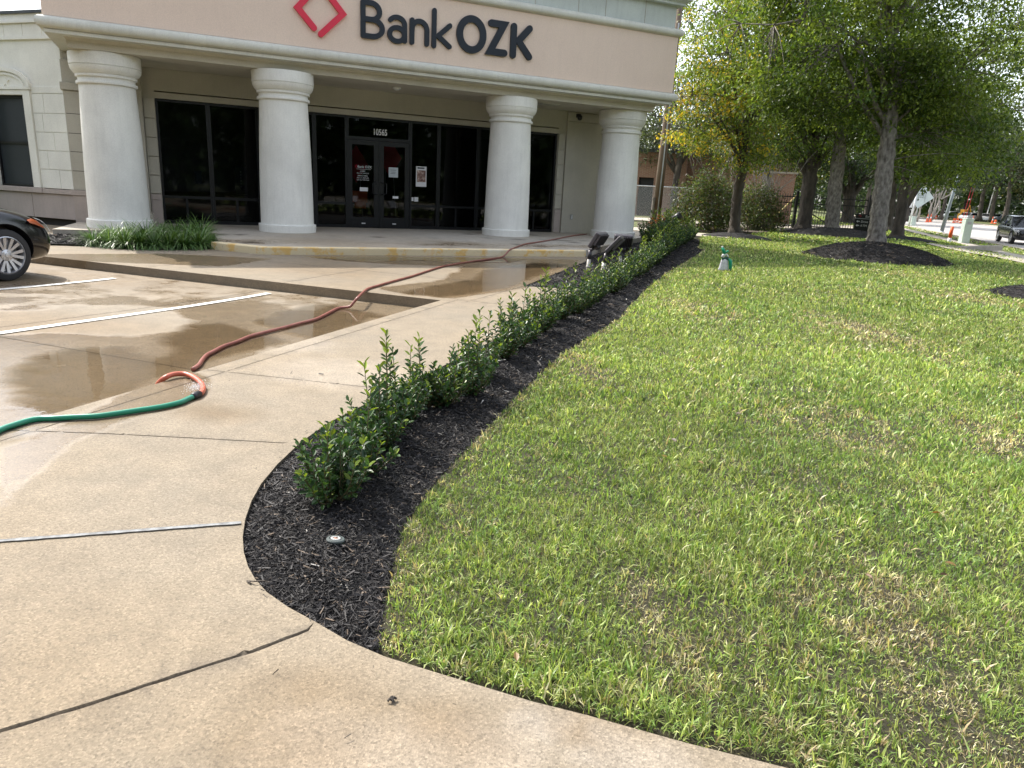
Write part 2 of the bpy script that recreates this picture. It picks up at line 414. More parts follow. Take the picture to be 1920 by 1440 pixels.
# the concrete: walkway in front, crossing to the sidewalk along the stalls
WK = [(-2.5, -6), (-2.5, 3.7)] + [(2.0, 3.7), (7.75, 3.7), (7.75, 16.0), (11.93, 16.0), (11.93, 14.66)] + [uv2sk(-1.93, 18.7)] + [uv2sk(-1.95, 16.9)] + [(9.3, 13.0), (8.55, 12.1), (9.0, 11.5), (9.8, 10.35), (10.41, 9.75), uv2sk(.57, 14.1), uv2sk(1.35, 13.22), uv2sk(7.95, 13.22), (14.9, 3.62), (14.0, 3.5), (9.66, 3.3), (9.8, 2.55)]
right = [(8.9, 2.45), (8.0, 2.38), (7.2, 2.33), (6.0, 2.30), (5.0, 2.29), (4.2, 2.29)]
WK += right + WALK[::-1] + [(1.6, -1.6), (1.55, -6)]
JT = []      # joints as polylines in (s,k)
def jl(*px): JT.append([sk(GZ(x, y, 0)) for x, y in px])
jl((-300, 1465), (0, 1371), (175, 1318), (330, 1266), (470, 1222), (597, 1173))
jl((-400, 790), (0, 806), (200, 813), (380, 822), (545, 831))
jl((388, 693), (700, 727))
JT.append([(7.9, 3.55), (-2, 3.53)])
JT.append([(7.75, 6.0), (10.5, 6.0), (12.6, 6.0)]); JT.append([(7.75, 8.35), (11, 8.35)]); JT.append([(9.6, 3.3), (7.8, 3.4)]); JT.append([(9.6, 16), (9.6, 3.7)])
JT.append([(7.95, 3.6), (7.85, 2.4)])
JW = [.007, .005, .004, .004, .005, .005, .004, .005, .004]
def jdist(s, k, lines=JT, W=JW):
    d = np.full(np.shape(s), 1e9)
    for l, w_ in zip(lines, W): d = np.minimum(d, pdist(s, k, l, False) / w_)
    return d
def joint_pts(lines, W, smax=13):
    E = []
    for l, w_ in zip(lines, W):
        for a, b in zip(l[:-1], l[1:]):
            a = np.array(a); b = np.array(b); L = np.linalg.norm(b - a); n_ = np.array([-(b - a)[1], (b - a)[0]]) / (L + 1e-9)
            m = max(2, int(L / .035))
            for i in range(m):
                q = a + (b - a) * i / m
                if q[0] < -1: continue
                for o_, dz in ((-1, 0), (0, -.012), (1, 0)):
                    e = q + n_ * o_ * w_ * (1 + rng.uniform(-.25, .35)); E.append((e[0], e[1], dz))
    return E
def ell(s, k, c, r, ang=0):
    x = s - c[0]; y = k - c[1]; ca, sa = math.cos(ang), math.sin(ang)
    return np.hypot((x * ca + y * sa) / r[0], (-x * sa + y * ca) / r[1])
def pxpoly(*pts): return [sk(G(x, y)) for x, y in pts]
WETP = [pxpoly((560, 480), (700, 478), (1085, 480), (1080, 500), (985, 540), (850, 560), (760, 552), (700, 540), (830, 525), (870, 500), (760, 497), (640, 490)),
        pxpoly((395, 686), (360, 700), (300, 715), (150, 775), (0, 842), (0, 950), (110, 850), (200, 800), (390, 745), (402, 718)),
        pxpoly((90, 462), (300, 470), (520, 485), (420, 500), (150, 505), (60, 492))]
PUD = {}
def wetmask(s, k, polys, soft=.25):
    w_ = np.zeros(np.shape(s))
    for p in polys:
        d = pdist(s, k, p); ins = inpoly(s, k, p); w_ = np.maximum(w_, np.where(ins, .5 + d / soft, .5 - d / soft))
    return np.clip(w_, 0, 1)
def stainw(s, k):
    q = np.zeros(np.shape(s))
    for px, r in (((560, 1390), .22), ((620, 1330), .16), ((830, 1385), .14), ((500, 1400), .12), ((1090, 1365), .06), ((400, 770), .2)):
        c = sk(GZ(*px, 0)); q = np.maximum(q, np.clip(1.3 - ell(s, k, c, (r, r * 1.6)), 0, 1) * (.4 + noise2(s, k, 6, 1)))
    q = np.maximum(q, np.clip(noise2(s, k, 1.3, 2) * 1.6 - .85, 0, .6))
    return np.clip(q, 0, 1)
def palef(s, k):
    q = np.zeros(np.shape(s))
    for px, r in (((620, 1400), .16), ((760, 1420), .16), ((900, 1420), .14), ((1010, 1360), .08), ((1180, 1420), .14), ((640, 700), .45), ((520, 640), .4)):
        c = sk(GZ(*px, 0)); q = np.maximum(q, np.clip(1.45 - ell(s, k, c, (r, r * 1.5)), 0, 1))
    return q * .8
zflat = lambda s, k: np.zeros(np.shape(s)) + .004 * (noise2(s, k, 1.0, 2) - .5)
ja = lambda s, k: np.clip(1.15 - jdist(s, k), 0, 1)
walk = sheet('sidewalk', WK, M['concrete'], zflat, .16, joint_pts(JT, JW), attrs={'joint': ja, 'wet': lambda s, k: wetmask(s, k, WETP), 'stain': stainw, 'pale': palef}, skirt=.16, fine=(1.4, 4.4, -1.2, 3.6, .06))
# pale sealant joint across the walkway (wider, proud sealant)
a_, b_ = GZ(452, 982, 0), GZ(-260, 1036, 0); nn = np.cross((b_ - a_) / np.linalg.norm(b_ - a_), [0, 0, 1]); Vj = []; m = 80
for i in range(m + 1):
    q = a_ + (b_ - a_) * i / m; w1 = .0105 + .0012 * math.sin(i * .7) + rng.uniform(-.0006, .0006)
    Vj += [q + nn * w1, q + nn * .002 + [0, 0, -.003], q - nn * w1]
Fj = [(3 * i + j, 3 * i + 3 + j, 3 * i + 4 + j, 3 * i + 1 + j) for i in range(m) for j in (0, 1)]
Vj = np.array(Vj); Vj[:, 2] += .0065
struct(mesh('sealant_joint', Vj, Fj, M['joint'], smooth=True))
# parking lot
PK = [(-6, 3.72), (7.74, 3.72), (7.74, 17), (-6, 17)]
JP = [[(3.95, 3.72), (4.1, 17)], [(7.7, 6.28), (-6, 6.38)], [(7.7, 11.1), (-6, 11.1)]]
JPW = [.006, .005, .005]
zp = lambda s, k: zpark(np.asarray(s)) + .006 * (noise2(s, k, .9, 1) - .5)
jpa = lambda s, k: np.clip(1.15 - jdist(s, k, JP, JPW), 0, 1)
def pwet(s, k):
    w_ = .62 * noise2(s, k, .8, 0) + .12
    for q in ((60, 655), (150, 735), (330, 655), (560, 610), (700, 590), (430, 590)):
        c = sk(G(*q)); w_ = np.maximum(w_, np.clip(1.5 - ell(s, k, c, (1.1, .75), .5), 0, 1))
    w_ -= np.clip(1.2 - ell(s, k, sk(G(190, 600)), (.9, .9)), 0, .8)
    return np.clip(w_, 0, 1)
park = sheet('parking_lot', PK, M['parking'], zp, .14, joint_pts(JP, JPW), attrs={'joint': jpa, 'wet': pwet, 'stain': lambda s, k: np.clip(noise2(s, k, 1.1, 1) * 1.8 - .8, 0, .7)})
def strip(name, p0, p1, w_, mat, z=.005, parent=None):
    p0, p1 = np.array(p0), np.array(p1); d = (p1 - p0) / np.linalg.norm(p1 - p0); n_ = np.array([-d[1], d[0]]) * w_ / 2; V = []; m = 30
    for i in range(m + 1):
        q = p0 + (p1 - p0) * i / m
        for o_ in (1, -1):
            e = q + n_ * o_ * (1 + rng.uniform(-.06, .06)); V.append(SW(e[0], e[1], zpark(e[0]) + z + .0035))
    return struct(mesh(name, V, [(2 * i, 2 * i + 1, 2 * i + 3, 2 * i + 2) for i in range(m)], mat))
strip('parking_stripe', (-5, 6.04), (7.52, 6.04), .10, M['paint']); strip('parking_stripe', (-5, 8.45), (7.3, 8.42), .10, M['paint'])
strip('parking_stripe', (-5, 10.9), (7.3, 10.86), .10, M['paint'])
# puddles: thin sheets of standing water
mw, nt, bs = newmat('water'); nt.nodes.remove(bs)
fr = N(nt, 'ShaderNodeFresnel'); fr.inputs[0].default_value = 1.36
gl = N(nt, 'ShaderNodeBsdfGlossy'); gl.inputs['Roughness'].default_value = .02
bp = N(nt, 'ShaderNodeBump'); bp.inputs['Strength'].default_value = .05; bp.inputs['Distance'].default_value = .01
nt.links.new(noise(nt, pos(nt), 9, 3), bp.inputs['Height']); nt.links.new(bp.outputs[0], gl.inputs['Normal'])
tr = N(nt, 'ShaderNodeBsdfTransparent'); tr.inputs[0].default_value = (.96, .93, .88, 1)
mx = N(nt, 'ShaderNodeMixShader'); film = N(nt, 'ShaderNodeAttribute', attribute_name='film').outputs['Fac']; frm = math_(nt, 'MULTIPLY', fr.outputs[0], film, True); nt.links.new(mixc(nt, film, (1, 1, 1), (.95, .92, .87)), tr.inputs[0])
nt.links.new(frm, mx.inputs[0]); nt.links.new(tr.outputs[0], mx.inputs[1]); nt.links.new(gl.outputs[0], mx.inputs[2])
nt.links.new(mx.outputs[0], nt.nodes['Material Output'].inputs[0]); M['water'] = mw
def puddle(pts, zf, seed, amp=.10, ext=None):
    P = [np.array(p) for p in pts]; out = []
    for i in range(len(P)):
        a, b = P[i], P[(i + 1) % len(P)]; m = max(2, int(np.linalg.norm(b - a) / .07)); n_ = np.array([-(b - a)[1], (b - a)[0]]); n_ = n_ / (np.linalg.norm(n_) + 1e-9)
        for j in range(m):
            t = j / m; q = a + (b - a) * t; f = 4 * t * (1 - t)
            q = q + n_ * amp * f * 2 * (noise2(q[0], q[1], 7, seed % 3) - .5) + n_ * amp * .35 * f * math.sin(q[0] * 31 + q[1] * 23 + seed); out.append(q)
    o = sheet('puddle', out, M['water'], zf, .12, attrs={'film': lambda s, k: ss(pdist(s, k, out) + .05 * (noise2(s, k, 5, 1) - .5), 0, .11)}); o.data.polygons.foreach_set('use_smooth', np.ones(len(o.data.polygons), bool)); return o
zpud = lambda s, k: zpark(np.asarray(s)) + .0075
puddle(pxpoly((0, 690), (60, 665), (100, 655), (200, 648), (262, 650), (300, 668), (290, 640), (330, 612), (420, 606), (560, 640), (430, 672), (372, 693), (160, 768), (0, 835)), zpud, 1, .08)
puddle(pxpoly((470, 606), (510, 585), (600, 566), (640, 574), (770, 580), (700, 598), (600, 632)), zpud, 2, .06)
puddle(pxpoly((735, 550), (800, 536), (880, 524), (905, 504), (1000, 492), (1070, 496), (985, 530), (960, 542), (860, 557), (830, 560)), lambda s, k: np.zeros(np.shape(s)) + .0065, 3, .05)
puddle(pxpoly((570, 483), (700, 481), (900, 483), (1000, 484), (960, 493), (850, 492), (780, 489), (690, 492)), lambda s, k: np.zeros(np.shape(s)) + .0065, 4, .03)
puddle(pxpoly((0, 805), (40, 795), (150, 795), (160, 803), (90, 810), (60, 835), (0, 850)), lambda s, k: np.zeros(np.shape(s)) + .0065, 5, .02)
# kerb wall of the stalls and porch slab with its yellow kerb
bank = empty('bank_building', FW(5, 22, 0), 0, 'cream and pink stucco bank with four round columns under a curved-edge canopy', 'building')
PS = [uv2sk(*q) for q in [(1.45, 13.36), (7.8, 13.36), (8.75, 14.15)]]; PS = PS[:2] + [(14.95, 3.78), (24.5, 3.62), (24.5, 8.0), uv2sk(10.2, 18.86), uv2sk(-1.9, 18.86), uv2sk(-2.15, 16.45), uv2sk(.72, 16.2), uv2sk(.72, 14.18)]
zpo = lambda s, k: np.zeros(np.shape(s)) + .13
JO = [[uv2sk(1.2 + 1.9 * i, 13.2), uv2sk(1.2 + 1.9 * i, 18.8)] for i in range(5)] + [[uv2sk(-2, 15.9), uv2sk(10, 15.9)]]
porch = sheet('porch_floor', PS, M['porch'], zpo, .25, None, attrs={'joint': lambda s, k: np.clip(1.3 - jdist(s, k, JO, [.012] * 9), 0, 1) * .8,
      'wet': lambda s, k: np.clip(.75 - np.abs((s + k) * Q2 - 14.3) * .5 + (noise2(s, k, 1, 1) - .5), 0, 1), 'stain': lambda s, k: np.clip(noise2(s, k, 1, 2) - .3, 0, 1)}, skirt=.1, fine=None)
m, nt, bs = newmat('worn_yellow'); p = pos(nt)
f = ramp(nt, noise(nt, p, 3.2, 7, .7), [(.42, 0.0), (.5, 1.0)]); f2 = ramp(nt, noise(nt, p, 1.1, 4, .6), [(.56, 0.0), (.68, .8)])
c = mixc(nt, f, (.72, .47, .16), (.72, .60, .38)); c = mixc(nt, f2, c, (.76, .72, .60))
c = mixc(nt, ramp(nt, noise(nt, p, 22, 6, .8), [(.6, 0.0), (.68, .7)]), c, (.25, .2, .14))
nt.links.new(c, bs.inputs['Base Color']); bs.inputs['Roughness'].default_value = .8; bump(nt, bs, noise(nt, p, 60, 5), .5, .006); M['yellow'] = m
def kerbrun(pts, mat, z0, z1, w_, name, parent=None, side=1):
    """kerb with a rounded upper edge following (s,k) points; inner edge offset to one side"""
    P = np.array(pts); out = []
    for i in range(len(P)):
        a = P[max(0, i - 1)]; b = P[min(len(P) - 1, i + 1)]; d = (b - a) / np.linalg.norm(b - a); n_ = np.array([-d[1], d[0]]) * side
        for off, z in ((0, z0), (.0, z1 - .02), (.008, z1 - .006), (.025, z1), (w_, z1), (w_, z0)):
            e = P[i] + n_ * off; out.append(SW(e[0], e[1], z))
    F = [(6 * i + j, 6 * i + 6 + j, 6 * i + 6 + (j + 1) % 6, 6 * i + (j + 1) % 6) for i in range(len(P) - 1) for j in range(6)]
    F += [tuple(range(6)), tuple(6 * (len(P) - 1) + j for j in range(5, -1, -1))]
    return mesh(name, out, F, mat, parent, False)
def dense(pts, st=.3):
    o = []
    for a, b in zip(pts[:-1], pts[1:]):
        a = np.array(a); b = np.array(b); m = max(1, int(np.linalg.norm(b - a) / st)); o += [tuple(a + (b - a) * i / m) for i in range(m)]
    return o + [pts[-1]]
yk = kerbrun(dense([uv2sk(.58, 14.12), uv2sk(1.4, 13.24), uv2sk(7.93, 13.24)]), M['yellow'], -.02, .134, .14, 'yellow_kerb', side=1)
tag(yk, 'worn yellow painted kerb along the front edge of the bank porch', 'kerb')
# land
def hland(s, k):
    s = np.asarray(s, float); k = np.asarray(k, float)
    z = hlawn(s, k) - .03
    z = z - .35 * ss(-k, 11.4, 12.2)
    z = np.where((k > 1.6) & (s < 26.2), -.30, z); z = np.where((s < 2.2), np.minimum(z, -.3), z)
    return z
gs = np.concatenate([np.arange(-60, 0, 6), np.arange(0, 60, 1.0), np.arange(60, 150, 6), np.arange(150, 1200, 90)]); gk = np.concatenate([np.arange(-900, -90, 90), np.arange(-90, -24, 3), np.arange(-24, 30, .8), np.arange(30, 120, 6), np.arange(120, 900, 90)])
A, B = np.meshgrid(gs, gk, indexing='ij'); Z = hland(A, B)
V = np.stack([A * Pd[0] + B * Kd[0], A * Pd[1] + B * Kd[1], Z], -1).reshape(-1, 3); nk = len(gk)
I = np.arange((len(gs) - 1) * nk).reshape(-1, nk)[:, :-1].ravel(); F = np.c_[I, I + 1, I + nk + 1, I + nk][:, ::-1]
m, nt, bs = newmat('turf_ground'); p = pos(nt)
c = mixc(nt, ramp(nt, noise(nt, p, .35, 6, .65), [(.35, 0.0), (.7, 1.0)]), (.105, .135, .035), (.20, .19, .07))
c = mixc(nt, ramp(nt, noise(nt, p, 9, 6, .8), [(.35, 0.0), (.75, 1.0)]), c, (.045, .06, .018)); nt.links.new(c, bs.inputs['Base Color']); bs.inputs['Roughness'].default_value = .95
bump(nt, bs, noise(nt, p, 25, 6, .8), 1, .05); M['turf'] = m
struct(mesh('ground', V, F, M['turf'], smooth=True))
LW = BEDG[::-1] + [BEDNEAR] + [q for q in WALK if q[1] < BEDNEAR[1]][::-1] + [(1.6, -1.6), (1.6, -7), (26, -7), (26, 2.5), (24.2, 2.3), (20.2, 1.9)]
def zl(s, k):
    return hlawn(s, k) + .008 * (noise2(s, k, 4, 1) - .5) - .03 * np.clip(1 - pdist(s, k, WALK, False) / .05, 0, 1)
lawn = sheet('lawn', LW, [M['turf']], zl, .35, fine=(1.6, 6, -3, 2, .12)); lawn.data.materials.clear()
m, nt, bs = newmat('lawn_soil'); p = pos(nt)
c = mixc(nt, ramp(nt, noise(nt, p, 14, 6, .75), [(.35, 0.0), (.7, 1.0)]), (.045, .040, .020), (.10, .088, .045)); c = mixc(nt, ramp(nt, noise(nt, p, 60, 5, .8), [(.45, 0.0), (.7, .8)]), c, (.03, .03, .014))
nt.links.new(c, bs.inputs['Base Color']); bs.inputs['Roughness'].default_value = .95; bump(nt, bs, noise(nt, p, 60, 6, .8), 1, .03); lawn.data.materials.append(m)
# mulch bed
BED = BEDG[::-1] + [BEDNEAR] + [q for q in WALK if q[1] > BEDNEAR[1]] + right[::-1] + [(9.8, 2.56), (9.66, 3.31), (14.0, 3.51), (15, 3.75), (24.4, 3.6), (24.4, 2.35), (20.4, 2.0)]
BED = [q for i, q in enumerate(BED) if i == 0 or math.hypot(q[0] - BED[i - 1][0], q[1] - BED[i - 1][1]) > .02]
def zbed(s, k):
    e = pdist(s, k, BED); return -.028 + .055 * ss(e, 0, .25) + .03 * (noise2(s, k, 3, 0) - .5) * ss(e, 0, .2) + .02 * ss(np.asarray(s, float), 8, 19)
bedsheet = sheet('mulch_bed', BED, M['barksoil'], zbed, .3, fine=(1.7, 9, .8, 2.6, .1))
def chips(name, n, dens_pts, zf, lmin=.010, lmax=.034, wd=.006, seedc=3):
    r = np.random.default_rng(seedc); s, k = dens_pts; n = len(s)
    P = s[:, None] * Pd + k[:, None] * Kd; z = zf(s, k) + r.uniform(.001, .016, n)
    d = np.hypot(P[:, 0], P[:, 1]); g = 1 + np.clip((d - 3) / 7, 0, 1.6)
    L = r.uniform(lmin, lmax, n) ** 1 * g * r.choice([.6, 1, 1, 1.5], n); W = L * r.uniform(.07, .20, n); T = W * r.uniform(.25, .6, n)
    th = r.uniform(0, 6.28, n); tl = r.normal(0, .28, n); ro = r.uniform(-.9, .9, n)
    X = np.c_[np.cos(th) * np.cos(tl), np.sin(th) * np.cos(tl), np.sin(tl)]; Y0 = np.c_[-np.sin(th), np.cos(th), np.zeros(n)]; Z0 = np.cross(X, Y0)
    Y = Y0 * np.cos(ro)[:, None] + Z0 * np.sin(ro)[:, None]; Zv = np.cross(X, Y); C = np.c_[P, z]; V = np.zeros((n, 8, 3)); q = 0
    for a in (-1, 1):
        tap = r.uniform(.35, 1, n)
        for b in (-1, 1):
            for c_ in (-1, 1):
                V[:, q] = C + X * (a * L / 2)[:, None] + Y * (b * W / 2 * tap)[:, None] + Zv * (c_ * T / 2)[:, None]; q += 1
    base = np.array([(0, 1, 3, 2), (4, 6, 7, 5), (0, 4, 5, 1), (2, 3, 7, 6), (0, 2, 6, 4), (1, 5, 7, 3)])
    F = (base[None] + 8 * np.arange(n)[:, None, None]).reshape(-1, 4)
    g_ = r.uniform(0, 1, n) ** 2; col = np.c_[.010 + .022 * g_, .009 + .019 * g_, .009 + .018 * g_]; br = r.random(n) < .045; col[br] = (.16, .12, .085); wh = r.random(n) < .003; col[wh] = (.5, .47, .42)
    return mesh(name, V.reshape(-1, 3), F, M['chip'], None, False, {'col': np.repeat(col, 8, 0)})
m, nt, bs = newmat('bark_chip'); a_n = N(nt, 'ShaderNodeAttribute', attribute_name='col'); nt.links.new(a_n.outputs['Color'], bs.inputs['Base Color']); bs.inputs['Roughness'].default_value = .62; bs.inputs['Specular IOR Level'].default_value = .35; M['chip'] = m
def scatter(poly, dens, r, s0, s1, k0, k1):
    n = int((s1 - s0) * (k1 - k0) * dens); s = r.uniform(s0, s1, n); k = r.uniform(k0, k1, n); ok = inpoly(s, k, poly); return s[ok], k[ok]
r1 = np.random.default_rng(11)
parts = [scatter(BED, dn, r1, a, b, .7, 3.7) for dn, a, b in ((24000, 1.6, 3.4), (13000, 3.4, 5), (5000, 5, 8), (1800, 8, 13), (800, 13, 24))]
stuff(chips('mulch', 0, (np.concatenate([q[0] for q in parts]), np.concatenate([q[1] for q in parts])), zbed), 'shredded black bark mulch filling the curved bed beside the walkway', 'mulch')
# loose crumbs of bark on the concrete
n = 1400; s = r1.uniform(1.2, 5, n); k = r1.uniform(-.6, 3.4, n); e = pdist(s, k, WALK, False); ok = inpoly(s, k, WK) & (r1.random(n) < np.exp(-e / .06) * .9 + .02); 
stuff(chips('bark_crumbs', 0, (s[ok], k[ok]), lambda s, k: np.zeros(len(s)) + .002, .006, .03, seedc=9), 'scattered dark bark crumbs on the tan walkway', 'debris')
# ---------------------------------------------------------------- grass
def blades(name, s, k, h, wd, col, zf, r, lean=.5, smooth=False):
    n = len(s); P = np.c_[s[:, None] * Pd + k[:, None] * Kd, zf(s, k) - .004]
    th = r.uniform(0, 6.28, n); ln = np.abs(r.normal(0, lean, n)) + .12; az = r.uniform(0, 6.28, n)
    Dv = np.c_[np.cos(az), np.sin(az), np.zeros(n)]; X = np.c_[np.cos(th), np.sin(th), np.zeros(n)] * (wd / 2)[:, None]; up = np.array([0, 0, 1.0])
    a1 = ln * .85; a2 = ln * 1.6
    P1 = P + (Dv * np.sin(a1)[:, None] + up * np.cos(a1)[:, None]) * (h * .5)[:, None]
    P2 = P1 + (Dv * np.sin(a2)[:, None] + up * np.cos(a2)[:, None]) * (h * .5)[:, None]
    V = np.stack([P - X * .8, P + X * .8, P1 + X, P1 - X, P2], 1)
    i = 5 * np.arange(n)[:, None]
    # quads with a degenerate-free tip: use 2 quads' worth as quad + tri split into tris
    F = np.concatenate([i + np.array([[0, 1, 2]]), i + np.array([[0, 2, 3]]), i + np.array([[3, 2, 4]])])
    c = np.repeat(col, 5, 0); c = c.reshape(n, 5, 3); c[:, 4] *= 1.0
    return mesh(name, V.reshape(-1, 3), F, M['grass'], None, smooth, {'col': c.reshape(-1, 3)})
def grass_cols(s, k, r):
    n = len(s); base = np.array([(.19, .29, .07), (.31, .38, .11), (.45, .49, .20), (.16, .25, .07), (.62, .57, .36), (.42, .33, .20)])
    d = noise2(s, k, 2.2, 0); d2 = noise2(s, k, .8, 1); dr = np.zeros(n)
    for px, rr in (((1310, 580), (.9, .5)), ((1830, 560), (1.0, .7)), ((1700, 515), (1.0, .6)), ((850, 960), (.25, .14)), ((1580, 800), (.5, .35)), ((1650, 1150), (.35, .3)), ((1890, 830), (.5, .3)), ((1500, 1330), (.4, .22)), ((1250, 1180), (.3, .12)), ((1780, 1400), (.3, .3)), ((1100, 690), (.5, .14)), ((1600, 620), (1.2, .5))):
        dr = np.maximum(dr, np.clip(1.5 - ell(s, k, sk(G(*px)), rr, .5), 0, 1))
    dr = dr * (.15 + .9 * noise2(s, k, 7, 2)); edge = np.clip(1 - pdist(s, k, BEDG, False) / .16, 0, 1); dr = np.maximum(dr, edge * .55)
    pdry = np.clip(.09 + .20 * np.clip(d2 - .35, 0, 1) + .55 * dr, 0, .85); u = r.random(n)
    cs = np.floor(s / .07 + noise2(s, k, 20, 1)); ck = np.floor(k / .07 + noise2(s, k, 20, 2)); hv = np.modf(np.abs(np.sin(cs * 127.1 + ck * 311.7) * 43758.5453))[0]; u = np.clip(.55 * u + .45 * hv + .1 * (hv - .5), 0, 1); tone = .62 + .75 * np.modf(hv * 7.3)[0]
    idx = np.where(u < pdry * .68, 4, np.where(u < pdry, 5, r.choice([0, 1, 2, 3], n, p=[.28, .34, .23, .15])))
    lush = r.random(n) < (d > .62) * .4; idx = np.where(lush & (idx < 4), 3, idx)
    c = base[idx] * r.uniform(.42, 1.55, (n, 1)) * (.45 + .58 * tone)[:, None]; c *= (.85 + .35 * noise2(s, k, 1.3, 2))[:, None]
    return c, dr
def lawnblades():
    r = np.random.default_rng(5); S = []; K = []; H = []; Wd = []
    for dn, s0, s1, k0, k1, h, w_ in ((31000, 1.55, 3.0, -4.6, 1.6, .033, .0030), (17000, 3.0, 4.6, -5, 1.8, .035, .0043), (9000, 4.6, 7.2, -6.5, 2.0, .038, .0066), (5200, 7.2, 11, -7, 2.0, .041, .0095), (2600, 11, 17, -7, 2.1, .043, .0135), (1300, 17, 26, -7, 2.4, .046, .020)):
        s, k = scatter(LW, dn, r, s0, s1, k0, k1); 
        # clumped: shift toward tuft centres
        cs = np.round(s / .045) * .045; ck = np.round(k / .045) * .045; f = .28 * (noise2(cs * 40, ck * 40, 1, 0) > .45); s = s + (cs - s) * f; k = k + (ck - k) * f
        x = s * Pd[0] + k * Kd[0]; y = s * Pd[1] + k * Kd[1]; vis = (np.abs(x) < y * .80 + .6) | ((r.random(len(s)) < .42) & (np.abs(x) < y * .8 + 3.6))
        s, k = s[vis], k[vis]; n = len(s)
        big = r.random(n) < .07 + .12 * (noise2(s, k, 4, 0) > .55)
        S.append(s); K.append(k); H.append(h * r.uniform(.45, 1.25, n) * np.where(big, 1.7, 1)); Wd.append(w_ * r.uniform(.6, 1.2, n) * np.where(big, 1.8, 1))
    s, k, h, w_ = map(np.concatenate, (S, K, H, Wd)); c, dr = grass_cols(s, k, r)
    keep = (r.random(len(s)) < np.clip((pdist(s, k, WALK, False) - .032) / .035, 0, 1)) & (r.random(len(s)) < np.clip((pdist(s, k, BEDG, False) + .01) / .03, .15, 1)) & (r.random(len(s)) > dr * .28 + .22 * (noise2(s, k, 9, 2) > .66))
    s, k, h, w_, c, dr = s[keep], k[keep], h[keep], w_[keep], c[keep], dr[keep]
    h = h * (1 - .35 * dr) * (.55 + .6 * noise2(s, k, 6, 1) + .35 * noise2(s, k, 22, 2))
    return stuff(blades('grass', s, k, h, w_, c, zl, r, .95), 'short mown green lawn grass with straw coloured patches', 'grass')
lawnblades()
# far lawn beyond, coarse tufts
r = np.random.default_rng(6); fs = []; fk = []
for dn, s0, s1, k0, k1 in ((60, 26, 45, -12, 3), (45, 14, 45, -11, -7), (18, 45, 80, -12, 6)):
    n = int(dn * (s1 - s0) * (k1 - k0)); fs.append(r.uniform(s0, s1, n)); fk.append(r.uniform(k0, k1, n))
s = np.concatenate(fs); k = np.concatenate(fk); ok = (k < 1.8 - .0 * s) & ~((k < -8.6) & (k > -10.6)) & ~((s > 26.6) & (k > .9)); s, k = s[ok], k[ok]
c, dr = grass_cols(s, k, r); stuff(blades('verge_grass', s, k, r.uniform(.05, .09, len(s)), r.uniform(.05, .11, len(s)), c, lambda s, k: hlawn(s, k) - .02, r, .5), 'mown grass of the far lawn beyond the tree row', 'grass')
# ================================================================ bank building
PV = 18.80
def Ff(a, b, z): return FW(a, b, z)
# porch wall (same plane as the glazing), with its opening from u=-.21 to 10.06, up to z=2.87
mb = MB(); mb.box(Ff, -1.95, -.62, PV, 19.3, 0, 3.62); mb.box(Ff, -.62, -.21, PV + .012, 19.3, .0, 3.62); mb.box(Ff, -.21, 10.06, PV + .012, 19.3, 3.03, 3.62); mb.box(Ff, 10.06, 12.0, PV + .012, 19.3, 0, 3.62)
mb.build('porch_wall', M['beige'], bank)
mb = MB(); mb.box(Ff, -.21, 10.06, PV - .012, 19.2, 2.875, 3.005); mb.build('lintel_band', M['beige'], bank, bevel=.006)
# quoin blocks
mb = MB(); zc = [.76, 1.16, 1.56, 1.96, 2.36, 2.66]; 
for u0, u1 in ((-.44, -.22), (10.07, 10.27)):
    zz = [.80, 1.21, 1.62, 2.03, 2.44, 2.865]
    for a, b in zip(zz[:-1], zz[1:]): mb = MB(); mb.box(Ff, u0, u1, PV - .03, PV + .05, a + .008, b - .008); mb.build('quoin', M['beige'], bank, bevel=.004)
for u0, u1 in ((-.44, -.22), (10.07, 10.27)): mb = MB(); mb.box(Ff, u0, u1, PV - .03, PV + .05, .13, .66); mb.box(Ff, u0 - .0, u1, PV - .04, PV + .05, .665, .79); mb.build('quoin_base', M['pinkbase'], bank, bevel=.004)
mb = MB(); mb.box(Ff, -.86, -.46, PV - .10, PV + .05, .0, 3.30); mb.box(Ff, -.90, -.42, PV - .13, PV + .05, 3.30, 3.475); mb.box(Ff, -.90, -.42, PV - .13, PV + .05, .13, .36)
mb.build('pilaster', M['beige'], bank, bevel=.006)
mb = MB(); mb.box(Ff, 10.30, 12.05, PV - .07, PV + .05, .13, 3.22); mb.box(Ff, 10.30, 12.05, PV - .07, PV + .05, 3.232, 3.47); mb.build('side_panel', M['beige'], bank, bevel=.005)
mb = MB(); mb.box(Ff, -1.95, -1.50, PV - .12, PV + .05, .82, 2.86); mb.build('corner_pilaster', M['beige'], bank, bevel=.006)
mb = MB(); mb.box(Ff, -1.99, -1.46, PV - .17, PV + .05, 2.87, 3.02); mb.box(Ff, -1.95, -1.50, PV - .10, PV + .05, 3.025, 3.47); mb.build('corner_pilaster_cap', M['beige'], bank, bevel=.006)
for z0 in (1.22, 1.62, 2.0, 2.4): mb = MB(); mb.box(Ff, -1.93, -1.52, PV - .121, PV - .02, z0 - .006, z0 + .006); mb.build('corner_groove', M['gap'], bank)
mb = MB(); mb.box(Ff, -1.97, -1.49, PV - .14, PV + .05, .0, .70); mb.box(Ff, -2.0, -1.45, PV - .17, PV + .05, .703, .815); mb.build('corner_base', M['pinkbase'], bank, bevel=.006)
